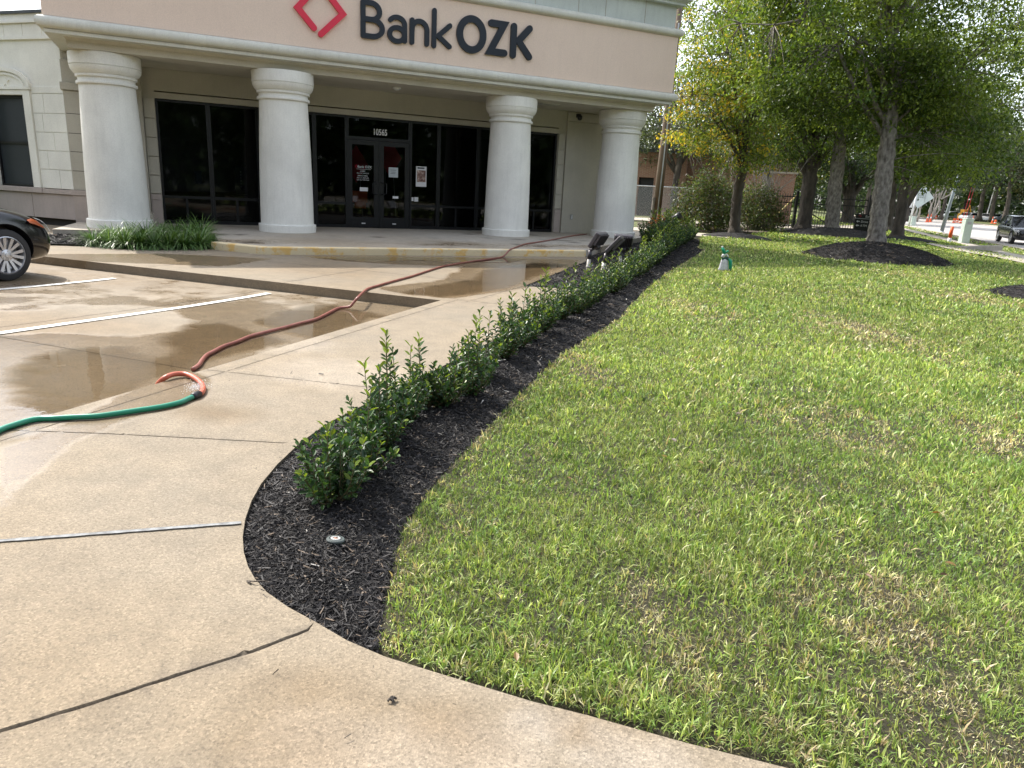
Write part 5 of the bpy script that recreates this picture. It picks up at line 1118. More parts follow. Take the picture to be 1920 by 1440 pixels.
# brick building, fences, pole
m, nt, bs = newmat('brick'); bk = N(nt, 'ShaderNodeTexBrick'); bk.inputs['Scale'].default_value = 1; bk.inputs['Brick Width'].default_value = .22; bk.inputs['Row Height'].default_value = .075; bk.inputs['Mortar Size'].default_value = .008
bk.inputs['Color1'].default_value = (.24, .115, .075, 1); bk.inputs['Color2'].default_value = (.30, .16, .105, 1); bk.inputs['Mortar'].default_value = (.32, .27, .22, 1)
sep = N(nt, 'ShaderNodeSeparateXYZ'); nt.links.new(pos(nt), sep.inputs[0]); cb = N(nt, 'ShaderNodeCombineXYZ'); nt.links.new(math_(nt, 'ADD', sep.outputs[0], sep.outputs[1]), cb.inputs[0]); nt.links.new(sep.outputs[2], cb.inputs[1]); nt.links.new(cb.outputs[0], bk.inputs[0])
nt.links.new(bk.outputs[0], bs.inputs['Base Color']); bs.inputs['Roughness'].default_value = .9; M['brick'] = m
kd = at(1320, 1)[:2]; bd = kd; bx = np.array([bd[1], -bd[0]])          # right-pointing axis across the view
O = at(1320, 48, 0)
def BW(a, b, z): return np.array([O[0] + a * bx[0] + b * bd[0], O[1] + a * bx[1] + b * bd[1], z])
bb = empty('brick_building', BW(0, 3, 0), 0, 'low reddish brick building behind the chain link fence', 'building')
mb = MB(); mb.box(BW, -8, -4.3, 0, 9, -.3, 2.35); mb.box(BW, -3.35, -1.4, 0, 9, -.3, 2.35); mb.box(BW, -8, -1.4, 0.0, 9, 2.352, 3.9); mb.box(BW, -4.3, -3.35, .6, 9, -.3, 2.35); mb.box(BW, -1.4, 5.0, 2.2, 9, -.3, 4.0); mb.build('wall', M['brick'], bb)
mb = MB(); mb.box(BW, -8.2, -1.2, -.2, 9, 3.902, 4.1); mb.box(BW, -1.2, 5.1, 1.9, 9, 4.002, 4.2); mb.build('roof_edge', M['coping'], bb)
mb = MB(); mb.box(BW, -4.28, -3.37, .5, .56, -.2, 2.34); mb.build('door', M['frame'], bb); mb = MB(); mb.box(BW, -.9, .8, 2.12, 2.19, .1, 2.3); mb.build('window', M['frame'], bb)
b2 = empty('brick_wall', BW(9, -1, 0), 0, 'sunlit reddish brick wall behind the black iron gate', 'wall'); mb = MB(); mb.box(BW, 2.2, 5.0, -1.4, -1.1, -.2, 2.9); mb.build('wall', M['brick'], b2); mb = MB(); mb.box(BW, 2.1, 5.1, -1.5, -1.0, 2.902, 3.0); mb.build('coping', M['kerb'], b2)
# chain link fence
cl = empty('chain_link_fence', BW(-4, -9, 0), 0, 'silver chain link fence behind the utility pole', 'fence'); m, nt, bs = newmat('chain_mesh')
sep = N(nt, 'ShaderNodeSeparateXYZ'); nt.links.new(pos(nt), sep.inputs[0]); a1 = math_(nt, 'ADD', sep.outputs[0], sep.outputs[2]); a2 = math_(nt, 'SUBTRACT', sep.outputs[0], sep.outputs[2]); f = None
for a in (a1, a2):
    q = math_(nt, 'LESS_THAN', math_(nt, 'FRACT', math_(nt, 'MULTIPLY', a, 13.0)), .13); f = q if f is None else math_(nt, 'MAXIMUM', f, q)
nt.links.new(f, bs.inputs['Alpha']); bs.inputs['Base Color'].default_value = (.5, .52, .53, 1); bs.inputs['Metallic'].default_value = .5; bs.inputs['Roughness'].default_value = .5; M['chain'] = m
mesh('mesh_panel', [BW(-6, -9, .1), BW(3, -9, .1), BW(3, -9, 1.72), BW(-6, -9, 1.72)], [(0, 1, 2, 3)], M['chain'], cl)
mb = MB(); mb.tube([BW(-6, -9, 1.74), BW(3, -9, 1.74)], .028, 8); mb.build('top_rail', M['galv'], cl)
for x in (-5.2, -2.4, .4, 3.0): mb = MB(); mb.tube([BW(x, -9, -.1), BW(x, -9, 1.78)], .03, 8); mb.build('post', M['galv'], cl)
# iron fence and gate
gp = np.array([BW(2.2, -9.3, 0), BW(7.0, -8.6, 0)]); gate = empty('iron_gate', gp[0], 0, 'black iron picket gate with diagonal braces behind the tree row', 'gate')
def GWt(a, b, z): 
    d = (gp[1] - gp[0]); d = d / np.linalg.norm(d); n_ = np.array([-d[1], d[0], 0]); return gp[0] + d * a + n_ * b + np.array([0, 0, z])
mb = MB(); n = 46
for i in range(n): x = i * .125; mb.box(GWt, x, x + .022, 0, .02, .05, 1.72)
mb.build('picket', M['black'], gate); mb = MB()
for z in (.15, 1.25, 1.55): mb.box(GWt, 0, 5.74, -.012, -.002, z, z + .05)
mb.build('rail', M['black'], gate); mb = MB()
for x in (.0, 2.15, 5.64): mb.box(GWt, x, x + .12, -.14, -.02, -.1, 1.85)
mb.build('post', M['black'], gate); mb = MB()
mb.tube([GWt(2.3, -.08, 1.2), GWt(4.1, -.08, .2)], .03, 6); mb.tube([GWt(4.2, -.08, 1.2), GWt(5.5, -.08, .2)], .03, 6); mb.build('brace', M['black'], gate)
yp = MB(); q0 = lawnG(1435, 424); yp.tube([q0, VP(q0, 1495, 365, .5)], .035, 8); tag(yp.build('yellow_pipe', simple('yellow_pipe', (.6, .48, .16), .5), None, smooth=True), 'long pale yellow pipe leaning up against the iron gate', 'pipe')
# utility pole with wires
up = lawnG(1228, 424); pl = empty('utility_pole', up, 0, 'weathered wooden utility pole right of the last column', 'pole')
mb = MB(); mb.tube([up, up + [.05, 0, 4], up + [.1, 0, 10.5]], [.19, .165, .13], 14); mb.build('pole', simple('pole_wood', (.20, .15, .11), .9, c2=(.12, .085, .06), nscale=6, bscale=20, bstr=.8, bdist=.02, pscale=(1, 1, .1)), pl, smooth=True)
mb = MB(); dv = -up[:2] / np.linalg.norm(up[:2]); mb.tube([up + [dv[0] * .19 + .05, dv[1] * .19, 0], up + [dv[0] * .17 + .13, dv[1] * .17, 8]], .03, 6); mb.build('conduit', M['galv'], pl)
mb = MB(); mb.tube([up + [dv[0] * .1 - .16, dv[1] * .1, 0], up + [dv[0] * .1 - .16, dv[1] * .1, 1.2]], .07, 8); mb.build('guard', M['bark'], pl)
for i, (za, zb, lab) in enumerate(((4.5, 4.55, 'upper dark overhead cable crossing behind the utility pole'), (4.1, 4.2, 'lower thin overhead cable below the dark one'))):
    mb = MB(); A_ = at(1120, 30, za); B_ = at(1680, 52, zb + 1.6); P = [A_ + (B_ - A_) * t + np.array([0, 0, -1.0 * math.sin(math.pi * t) * .5]) for t in np.linspace(0, 1, 24)]; mb.tube(P, .022 - .008 * i, 5); tag(mb.build('overhead_cable', M['black'], None), lab, 'cable')
# drive strips left of trees
def strip2(name, pts, w_, mat, zf, label=None):
    P = [np.array(q, float) for q in dense(pts, 1.0)]; V = []
    for i, q in enumerate(P):
        d = P[min(i + 1, len(P) - 1)] - P[max(i - 1, 0)]; d /= np.linalg.norm(d); n_ = np.array([-d[1], d[0]]) * w_ / 2
        for o_ in (1, -1): e = q + n_ * o_; V.append(SW(e[0], e[1], float(zf(e[0], e[1]))))
    F = [(2 * i, 2 * i + 1, 2 * i + 3, 2 * i + 2) for i in range(len(P) - 1)]; return struct(mesh(name, V, F, mat, smooth=True))
dr0 = [sk(lawnG(*q)) for q in ((1120, 426), (1195, 431), (1260, 437), (1330, 443), (1372, 447))]
for poly, zz, nm in ((((1100, 424), (1195, 427), (1300, 437), (1345, 440), (1372, 444), (1365, 447), (1290, 442), (1195, 433), (1100, 430)), .02, 'driveway_edge'), (((1100, 411), (1195, 414), (1300, 420), (1430, 428), (1600, 432), (1600, 424), (1430, 421), (1300, 414), (1195, 409), (1100, 407)), .04, 'driveway')):
    pts = [lawnG(*q) for q in poly]; n = len(pts); V = pts + [p - [0, 0, .15] for p in pts]; V = [v + [0, 0, zz] for v in V]; F = [tuple(range(n)), tuple(range(2 * n - 1, n - 1, -1))] + [(i, n + i, n + (i + 1) % n, (i + 1) % n) for i in range(n)]
    struct(mesh(nm, V, F, M['kerb']))
pts = [lawnG(*q) for q in ((1195, 427), (1300, 434), (1375, 437), (1440, 436), (1440, 428), (1300, 421), (1195, 417))]; struct(mesh('leaf_litter', [p + [0, 0, .02] for p in pts], [tuple(range(len(pts)))], M['soil']))
# ---------------------------------------------------------------- road side, right
RZ = -.56
zr = lambda s, k: RZ
def road(name, s0, s1, k0, k1, z, mat, n=2):
    return struct(mesh(name, [SW(s0, k0, z), SW(s1, k0, z), SW(s1, k1, z), SW(s0, k1, z)], [(3, 2, 1, 0)], mat))
road('road', -10, 700, -26.2, -12.2, RZ + .05, M['asphalt']); road('far_carriageway', -10, 700, -62, -47, RZ + .054, M['asphalt'])
struct(kerbrun(dense([(-10, -12.05), (500, -12.05)], 5), M['kerb'], RZ, RZ + .17, .15, 'road_kerb', side=1)); struct(kerbrun(dense([(-10, -26.3), (700, -26.3)], 5), M['kerb'], RZ, RZ + .17, .15, 'median_kerb', side=-1))
def hroad(s, k): return np.asarray(hlawn(s, k)) - .01
strip2('footpath', [(22, -9.6), (42, -9.2), (60, -9.4), (120, -9.6)], 1.3, M['kerb'], lambda s, k: hlawn(s, k) + .01)
# driveway apron crossing to the road
q = [(1735, 458), (1800, 472), (1870, 484), (1925, 496), (1990, 508), (1990, 486), (1920, 482), (1860, 475), (1800, 465), (1745, 457)]
pts = [lawnG(*p) for p in q]; struct(mesh('driveway_apron', [p + [0, 0, .03] for p in pts], [tuple(range(len(pts)))], M['kerb']))
kp = [sk(lawnG(*p)) for p in ((1735, 457), (1770, 462), (1800, 466), (1840, 470), (1878, 474))]; kb = struct(kerbrun(dense(kp, .5), M['kerb'], float(hlawn(*kp[2])) - .12, float(hlawn(*kp[2])) + .09, .16, 'apron_kerb', side=1))
def roadG(px, py, z=RZ + .05): return GZ(px, py, z)
# median grass
A_ = [SW(s, k, RZ + .12) for s, k in ((-10, -26.5), (700, -26.5), (700, -46.8), (-10, -46.8))]; struct(mesh('median', A_, [(3, 2, 1, 0)], M['turf']))
# cabinet, marker, pole, signs
ub = lawnG(1806, 456); e = empty('utility_cabinet', ub, PA * -1 + .25, 'pale green utility pedestal cabinet beside the orange marker', 'cabinet')
def loc(e_):
    Mx = np.array(e_.matrix_basis); return lambda a, b, z: (Mx[:3, :3] @ np.array([a, b, z]) + Mx[:3, 3])
pal = simple('pale_green_metal', (.50, .60, .52), .5); L_ = loc(e); mb = MB(); mb.box(L_, -.20, .20, -.2, .2, -.05, 1.22); mb.build('body', pal, e, bevel=.02); mb = MB(); mb.box(L_, -.215, .215, -.22, .22, 1.221, 1.27); mb.build('lid', pal, e, bevel=.015); mb = MB(); mb.box(L_, -.10, .10, -.21, -.202, .98, 1.12); mb.build('plate', M['galv'], e)
mk = lawnG(1779, 454); e = empty('marker_post', mk, 0, 'orange and white utility marker post leaning by the cabinet', 'post'); mb = MB(); tp_ = VP(mk, 1786, 425); md = mk + (tp_ - mk) * .28; mb.tube([md, mk + (tp_ - mk) * .97], .08, 12); mb.lathe(tp_ + [0, 0, -.05], [(.08, 0), (.07, .04), (.02, .06)], 12); mb.build('tube', M['orange'], e, smooth=True); mb = MB(); mb.tube([mk - [0, 0, .1], md - (tp_ - mk) * .004], .082, 12); mb.build('foot', M['whitepaint'], e, smooth=True)
sp_ = roadG(1764, 436, -.5); e = empty('steel_pole', sp_, 0, 'grey steel lamp pole leaning right beside the road', 'pole'); mb = MB(); a = VP(sp_, 1765, 436); b = VP(sp_, 1797, 330); mb.tube([a, a + (b - a) * .5, a + (b - a) * 1.6], [.15, .12, .09], 12); mb.build('shaft', simple('pole_steel', (.22, .26, .27), .5, .4), e, smooth=True); mb = MB(); mb.lathe(a, [(.22, -.1), (.22, .05), (.16, .12)], 12); mb.build('foot', M['galv'], e)
# diamond construction sign seen from behind
ds = GZ(1728, 427, -.5); e = empty('road_work_sign', ds, 0, 'pale diamond construction sign on a folding stand beside the road', 'sign'); dep = np.linalg.norm(ds[:2]); ax = np.array([ds[1], -ds[0]]) / dep
def DS(a, b, z): return np.array([ds[0] + a * ax[0] + b * ds[0] / dep, ds[1] + a * ax[1] + b * ds[1] / dep, z])
cz = VP(ds, 1727, 369)[2]; c0 = (VP(ds, 1727, 369) - ds)[:2] @ ax; hw_ = 17.2 * dep / FPX / .96
mb = MB(); mb.prism(DS, [(c0 - hw_, cz + .05), (c0 - .1, cz - hw_), (c0 + hw_, cz - .05), (c0 + .1, cz + hw_)], 0, .02); mb.build('panel', simple('sign_back', (.55, .62, .62), .5), e)
for i, (t_, z_) in enumerate((('ROAD', .22), ('WORK', .06), ('AHEAD', -.10))): text3('word', t_, .17, DS, c0, cz + z_, -.004, M['letter'], e, .004, 'CENTER')
mb = MB(); mb.box(DS, c0 - .40, c0 - .35, -.03, -.003, cz - .5, cz + .45); mb.box(DS, c0 + .33, c0 + .38, -.03, -.003, cz - .5, cz + .45); mb.tube([DS(c0 - .1, 0, cz - hw_), DS(c0 - .15, 0, -.1), DS(c0 - .65, .1, -.5)], .02, 6); mb.tube([DS(c0 - .1, 0, cz - hw_), DS(c0, 0, -.1), DS(c0 + .25, -.1, -.55)], .02, 6); mb.build('stand', M['galv'], e)
wp = GZ(1705, 424, -.4); e = empty('white_post', wp, 0, 'slim white leaning pole left of the diamond sign', 'pole'); mb = MB(); mb.tube([VP(wp, 1704, 424), VP(wp, 1722, 350)], [.09, .06], 8); mb.build('pole', M['whitepaint'], e, smooth=True); mb = MB(); q = VP(wp, 1708, 385); mb.box(lambda a, b, z: q + np.array([a, b, z]), -.45, .15, 0, .02, -.2, .25); mb.build('plate', M['whitepaint'], e)
for px, py, w_, h_, lab in ((1709, 423, .55, .85, 'greenish utility box at the foot of the white pole'),):
    q = GZ(px, py, -.4); e = empty('utility_box', q, .3, lab, 'cabinet'); L_ = loc(e); mb = MB(); mb.box(L_, -w_ / 2, w_ / 2, -.2, .2, 0, h_); mb.build('body', pal, e, bevel=.03); mb = MB(); mb.box(L_, -w_ / 2 - .02, w_ / 2 + .02, -.22, .22, h_ + .001, h_ + .05); mb.build('lid', pal, e)
# directional sign of the bank
sg = lawnG(1622, 439); e = empty('directional_sign', sg, 0, 'small black directional sign half hidden by the front trunk', 'sign'); dep = np.linalg.norm(sg[:2]); axs = np.array([sg[1], -sg[0]]) / dep
def DG(a, b, z): return np.array([sg[0] + a * axs[0] + b * sg[0] / dep, sg[1] + a * axs[1] + b * sg[1] / dep, sg[2] + z])
mb = MB(); mb.box(DG, -.55, .62, 0, .2, 0, .70); mb.build('body', M['black'], e); mb = MB(); mb.box(DG, -.55, .62, 0, .2, .735, .93); mb.build('header', M['black'], e); mb = MB(); mb.box(DG, -.54, .61, .02, .18, .701, .734); mb.build('stripe', M['galv'], e)
text3('word', 'Bank OZK', .15, DG, -.12, .78, -.004, M['whitepaint'], e, .004); text3('word', 'Drive Thru', .14, DG, -.28, .53, -.004, M['whitepaint'], e, .004); text3('word', 'ATM', .14, DG, -.28, .34, -.004, M['whitepaint'], e, .004)
mb = MB()
for z in (.58, .39): mb.prism(DG, [(-.48, z), (-.41, z + .06), (-.41, z + .02), (-.33, z + .02), (-.33, z - .02), (-.41, z - .02), (-.41, z - .06)], -.004, -.001)
mb.build('arrow', M['whitepaint'], e); mb = MB(); mb.tube([DG(-.42, -.004, .83), DG(-.36, -.004, .89), DG(-.30, -.004, .83), DG(-.36, -.004, .77)], .008, 5); mb.build('logo', M['red'], e)
bs_ = GZ(1666, 408, -.3); e = empty('blue_sign', bs_, 0, 'tall blue and white shop sign seen right of the front trunk', 'sign'); dd = np.linalg.norm(bs_[:2]); print('blue', dd)
q = at(1664, 70, -.4); LL = lambda a, b, z: q + np.array([a, b, z]); mb = MB(); mb.box(LL, -.45, .45, 0, .3, .9, 3.1); mb.build('panel', simple('sign_blue', (.03, .03, .28), .5), e); mb = MB(); mb.box(LL, -.4, .4, -.02, -.001, 1.0, 1.35); mb.box(LL, -.1, .15, -.02, -.001, 2.4, 2.7); mb.box(LL, -.1, .15, -.02, -.001, 1.9, 2.15); mb.build('lettering', M['whitepaint'], e); mb = MB(); mb.box(LL, -.1, .1, .1, .2, -.2, .899); mb.build('post', M['galv'], e)
e.location = tuple(q); 
for c in e.children: c.data.transform(Matrix.Translation(Vector(bs_) - Vector(q)))
# traffic drums and cones
def drum():
    e = empty('traffic_drum', (0, 0, 0), 0, None, 'traffic drum', 'orange and white drums at the far road works'); mb = MB(); mb.lathe((0, 0, 0), [(.34, 0), (.34, .08), (.29, .1), (.27, .5), (.25, .95), (.2, 1.0), (.08, 1.05)], 14); mb.build('body', M['orange'], e, smooth=False, world=False)
    mb = MB(); mb.lathe((0, 0, 0), [(.279, .32), (.272, .47)], 14); mb.lathe((0, 0, 0), [(.264, .62), (.258, .77)], 14); mb.build('band', M['whitepaint'], e, world=False); return e
def cone():
    e = empty('traffic_cone', (0, 0, 0), 0, None, 'traffic cone', 'orange cones at the far road works'); mb = MB(); mb.lathe((0, 0, 0), [(.3, 0), (.3, .04), (.17, .045), (.09, .5), (.03, .9)], 12); mb.build('body', M['orange'], e, world=False); mb = MB(); mb.lathe((0, 0, 0), [(.112, .42), (.085, .58)], 12); mb.build('band', M['whitepaint'], e, world=False); return e
dp = [(1689, 408, 105), (1698, 407, 110), (1703, 407, 108), (1792, 410, 120), (1798, 409, 124), (1805, 409, 120), (1812, 409, 126), (1822, 410, 122), (1757, 402, 150), (1768, 403, 150), (1870, 412, 130)]
d0 = drum(); c0_ = cone()
pr = at(1700, 100, RZ); 
for i, (px, py, dist) in enumerate(dp):
    e = d0 if i == 0 else copy_tree(d0); e.location = tuple(at(px, dist, RZ + .1)); e['label'] = ['orange drum at the left end of the far works, behind the white pole', 'middle orange drum of three behind the white leaning pole', 'right orange drum of three behind the white leaning pole', 'leftmost orange drum right of the steel pole', 'second orange drum right of the steel pole', 'orange drum in front of the digger', 'orange drum just right of the digger', 'orange drum before the first median oak trunk', 'tiny left orange drum in the gap before the steel pole', 'tiny right orange drum in the gap before the steel pole', 'orange drum under the oaks left of the black vehicle'][i]; e.scale = (.62, .62, .62); e.rotation_euler = (0, 0, i)
for i, (px, dist) in enumerate(((1741, 112), (1747, 114), (1827, 130), (1864, 134))):
    e = c0_ if i == 0 else copy_tree(c0_); e.location = tuple(at(px, dist, RZ + .1)); e['label'] = ['left orange cone below the bare pale tree', 'right orange cone below the bare pale tree', 'orange cone between the first two median oak trunks', 'orange cone just left of the black road vehicle'][i]; e.scale = (.9, .9, 1.2)
# ================================================================ vehicles
m, nt, bs = newmat('car_paint_black'); bs.inputs['Base Color'].default_value = (.004, .004, .005, 1); bs.inputs['Roughness'].default_value = .22; bs.inputs['Coat Weight'].default_value = .55; bs.inputs['Coat Roughness'].default_value = .03; M['paintblack'] = m
M['tyre'] = simple('tyre', (.022, .022, .024), .75, c2=(.03, .03, .03)); M['rim'] = simple('alloy', (.55, .55, .56), .32, .75, c2=(.5, .5, .52)); M['chrome'] = simple('chrome', (.8, .8, .82), .12, 1.0)
M['carglass'] = simple('car_glass', (.01, .013, .015), .05, spec=.8, c2=(.01, .013, .015)); M['lens'] = simple('lamp_lens', (.55, .57, .6), .08, .3, spec=.8, coat=1); M['amber'] = simple('amber_lens', (.50, .13, .05), .15, coat=1)
def loft(st, sec, closed_ends=True):
    V = []; n = None; F = []
    for q in st:
        h = sec(*q); ring = [(q[0], y, z) for y, z in h] + [(q[0], -y, z) for y, z in h[-2:0:-1]]; n = len(ring); V += ring
    for i in range(len(st) - 1):
        for j in range(n): F.append((i * n + j, i * n + (j + 1) % n, (i + 1) * n + (j + 1) % n, (i + 1) * n + j))
    F.append(tuple(range(n - 1, -1, -1))); F.append(tuple((len(st) - 1) * n + j for j in range(n))); return V, F
def apply_mods(o):
    dg = bpy.context.evaluated_depsgraph_get(); me = D.meshes.new_from_object(o.evaluated_get(dg)); old = o.data; o.modifiers.clear(); o.data = me; D.meshes.remove(old)
def wheel(parent, x, y, R, side, rimr, nsp=7):
    w_ = empty('wheel', (0, 0, 0)); w_.parent = parent; w_.matrix_basis = Matrix.Translation((x, y, R)); Mx = np.array([[1, 0, 0], [0, 0, -side], [0, 1, 0]], float); c = (0, 0, 0)  # lathe axis z -> local y (outward)
    Mx = np.array([[1, 0, 0], [0, 0, side], [0, 1, 0]], float)
    mb = MB(); mb.lathe(c, [(rimr, -.20), (R - .03, -.205), (R, -.17), (R + .0, -.04), (R - .012, -.012), (R - .04, .0), (rimr + .01, .004), (rimr, -.004)], 48, M=Mx, cap=False); mb.build('tyre', M['tyre'], w_, world=False, auto=40)
    mb = MB(); mb.lathe(c, [(rimr - .0, -.19), (rimr + .001, -.002), (rimr - .012, .004), (rimr - .022, -.015), (rimr - .03, -.10), (.10, -.11)], 40, M=Mx, cap=False)
    for i in range(nsp):
        for o_ in (-.17, .17):
            a0 = 2 * math.pi * i / nsp + o_ * .55; a1 = 2 * math.pi * i / nsp + o_ * 1.25; wi, wo = .012, .021; r0, r1_ = .045, rimr - .012
            p0 = np.array([math.cos(a0), math.sin(a0)]) * r0; p1 = np.array([math.cos(a1), math.sin(a1)]) * r1_; d = p1 - p0; d /= np.linalg.norm(d); nn = np.array([-d[1], d[0]])
            P = [(*(p0 + nn * wi), -.02), (*(p0 - nn * wi), -.02), (*(p1 - nn * wo), -.006), (*(p1 + nn * wo), -.006)]; P2 = [(a, b, c_ - .035) for a, b, c_ in P]
            mb.add([Mx @ np.array(q) for q in P + P2], [(0, 1, 2, 3), (7, 6, 5, 4), (0, 4, 5, 1), (1, 5, 6, 2), (2, 6, 7, 3), (3, 7, 4, 0)])
    mb.lathe(c, [(.075, -.06), (.072, -.012), (.03, -.002), (.028, .004), (.005, .006)], 20, M=Mx)
    for i in range(5): a = 2 * math.pi * i / 5; q = Mx @ np.array([.052 * math.cos(a), .052 * math.sin(a), 0]); mb.lathe(q, [(.010, -.012), (.010, -.0015), (.004, -.0015)], 8, M=Mx)
    mb.build('rim', M['rim'], w_, world=False, auto=30)
    mb = MB(); mb.lathe(c, [(rimr - .035, -.17), (rimr - .03, -.115), (.02, -.118)], 24, M=Mx); mb.build('brake_disc', M['black'], w_, world=False); return w_
def car(label, st, roof, wb, R, rimr, W_, group=None):
    e = empty('parked_car' if group is None else 'moving_car', (0, 0, 0), 0, label, 'car')
    def sec(x, w, zb, zsh, zt): return [(0, zb), (.7 * w, zb), (.92 * w, zb + .04), (w, zb + .18), (w * 1.005, (zb + zsh) / 2 + .04), (w * .99, zsh), (w * .90, (zsh + zt) / 2 + .01), (w * .72, zt), (w * .38, zt + .018), (0, zt + .022)]
    V, F = loft(st, sec); o = mesh('body', V, F, [M['paintblack'], M['black']], e, True, world=False); s = o.modifiers.new('s', 'SUBSURF'); s.levels = 2; s.render_levels = 2; apply_mods(o)
    for x in (0, -wb):
        mb = MB(); Mx = np.array([[1, 0, 0], [0, 0, 1], [0, 1, 0]], float); mb.lathe((x, 0, R + .01), [(R + .055, -1.3), (R + .055, -W_ + .30)], 40, M=Mx); c1 = mb.build('cut', M['black'], None, world=False)
        mb = MB(); mb.lathe((x, 0, R + .01), [(R + .055, W_ - .30), (R + .055, 1.3)], 40, M=Mx); c2 = mb.build('cut', M['black'], None, world=False)
        for c_ in (c1, c2):
            import bmesh
            bm = bmesh.new(); bm.from_mesh(c_.data); bmesh.ops.recalc_face_normals(bm, faces=bm.faces); bm.to_mesh(c_.data); bm.free()
            b = o.modifiers.new('b', 'BOOLEAN'); b.operation = 'DIFFERENCE'; b.object = c_; b.solver = 'EXACT'
        bpy.context.view_layer.update(); apply_mods(o); D.objects.remove(c1); D.objects.remove(c2)
    o.data.set_sharp_from_angle(angle=R_(32))
    # cabin
    V = []; F = []; rings = []
    for x, w, z in roof: rings.append([(x, w, z), (x, -w, z)])
    mb = MB(); n = len(roof)
    low = [(x, W_ * .93, z) for x, z in roof_low(roof, st)]
    top = roof
    gl = MB(); Lp = [(x, W_ * .90, z) for x, _, z in [roof[0]]]
    x0, z0 = roof[0][0], roof[0][2]; x3, z3 = roof[-1][0], roof[-1][2]
    side = [(x, z) for x, w, z in roof]
    for sgn in (1, -1):
        P = [(x, sgn * w, z) for x, w, z in roof]; base0 = [(x, sgn * W_ * .90, zt_) for x, zt_ in low_line(roof, st)]
        m_ = len(P); gl.add(P + base0, [(i, i + 1, m_ + i + 1, m_ + i) for i in range(m_ - 1)])
    L = [(x, w, z) for x, w, z in roof]; Rr = [(x, -w, z) for x, w, z in roof]; gl.add(L[:2] + Rr[:2], [(0, 1, 3, 2)]); gl.add(L[-2:] + Rr[-2:], [(0, 1, 3, 2)]); gl.build('glass', M['carglass'], e, world=False)
    rb = MB(); k0 = 1; k1 = n - 2; seg = list(range(k0, k1 + 1)); Vt = []; 
    for i in seg:
        x, w, z = roof[i]; Vt += [(x, w + .006, z - .05), (x, w * .93, z + .012), (x, w * .5, z + .035), (x, 0, z + .042), (x, -w * .5, z + .035), (x, -w * .93, z + .012), (x, -w - .006, z - .05)]
    rb.add(Vt, [(7 * i + j, 7 * i + j + 1, 7 * i + j + 8, 7 * i + j + 7) for i in range(len(seg) - 1) for j in range(6)]); rb.build('roof', M['paintblack'], e, world=False, smooth=True)
    pb = MB()
    for sgn in (1, -1):
        for i in (0, n - 2): a, b = roof[i], roof[i + 1]; pb.tube([(a[0], sgn * a[1], a[2]), (b[0], sgn * b[1], b[2])], .045, 6)
        mid = (roof[1][0] * .45 + roof[-2][0] * .55); pb.tube([(mid, sgn * W_ * .905, .95), (mid - .05, sgn * roof[2][1], roof[2][2] - .03)], .035, 6)
    pb.build('pillar', M['black'], e, world=False)
    for x, sd in ((0, -1), (0, 1), (-wb, -1), (-wb, 1)): wheel(e, x, sd * (W_ - .01), R, sd, rimr)
    return e
def roof_low(roof, st): return [(r_[0], 1.0) for r_ in roof]
def low_line(roof, st):
    xs = [q[0] for q in st]; zs = [q[4] for q in st]; return [(r_[0], float(np.interp(r_[0], xs, zs)) - .03) for r_ in roof]
stA = [(-3.72, .60, .50, .78, .90), (-3.66, .78, .34, .86, 1.0), (-3.45, .87, .26, .90, 1.04), (-2.7, .905, .22, .90, 1.03), (-1.6, .91, .20, .88, .99), (-1.0, .91, .20, .88, 1.02), (-.45, .91, .20, .86, .985), (.0, .905, .20, .83, .935), (.34, .885, .20, .76, .86), (.55, .84, .20, .68, .77), (.70, .76, .21, .58, .655), (.79, .64, .25, .50, .56), (.82, .45, .32, .46, .50)]
rfA = [(-.75, .78, .93), (-1.5, .62, 1.36), (-2.1, .62, 1.42), (-2.8, .60, 1.38), (-3.4, .68, 1.05)]
cA = car('black parked car at the left edge with silver alloy wheel, nose towards the sidewalk', stA, rfA, 2.7, .325, .235, .905)
def side_strip(e, name, mat, pts, st, off=.004, both=True):
    """lamp glass wrapped on the flank: pts (x, z low, z high)"""
    xs = [q[0] for q in st]; ws = [q[1] for q in st]
    for sgn in ((1, -1) if both else (-1,)):
        V = []
        for x, a, b in pts:
            w = float(np.interp(x, xs, ws)) + off
            for t in (0, .33, .66, 1): V.append((x, sgn * (w - .055 * t * t), a + (b - a) * t))
        F = [(4 * i + j, 4 * i + 4 + j, 4 * i + 5 + j, 4 * i + 1 + j) for i in range(len(pts) - 1) for j in range(3)]
        if sgn > 0: F = [f[::-1] for f in F]
        o = mesh(name, V, F, mat, e, True, world=False)
side_strip(cA, 'headlight', M['amber'], [(.34, .715, .75), (.42, .695, .765), (.50, .665, .74), (.57, .635, .69)], stA, .012)
side_strip(cA, 'headlight', M['lens'], [(.42, .768, .79), (.50, .742, .765), (.58, .69, .735), (.66, .62, .69), (.73, .575, .63)], stA, .016)
mb = MB(); mb.box(lambda a, b, z: np.array([a, b, z]), .78, .822, -.36, .36, .30, .42); mb.build('grille', M['black'], cA, world=False, bevel=.02)
wc = GZ(22, 527, -.105); s0, k0 = sk(wc); p = SW(s0, k0 + .905, float(zpark(s0))); cA.location = tuple(p); cA.rotation_euler = (0, 0, math.atan2(Pd[1], Pd[0]))
stB = [(-3.78, .70, .55, .85, 1.05), (-3.7, .84, .38, .95, 1.12), (-3.4, .92, .30, 1.02, 1.15), (-2.85, .955, .26, 1.02, 1.14), (-1.6, .95, .24, .98, 1.10), (-.9, .95, .24, .97, 1.09), (-.4, .95, .24, .96, 1.06), (.1, .95, .24, .93, 1.02), (.5, .92, .26, .88, .97), (.75, .86, .27, .80, .90), (.88, .76, .28, .72, .80), (.93, .6, .32, .66, .72)]
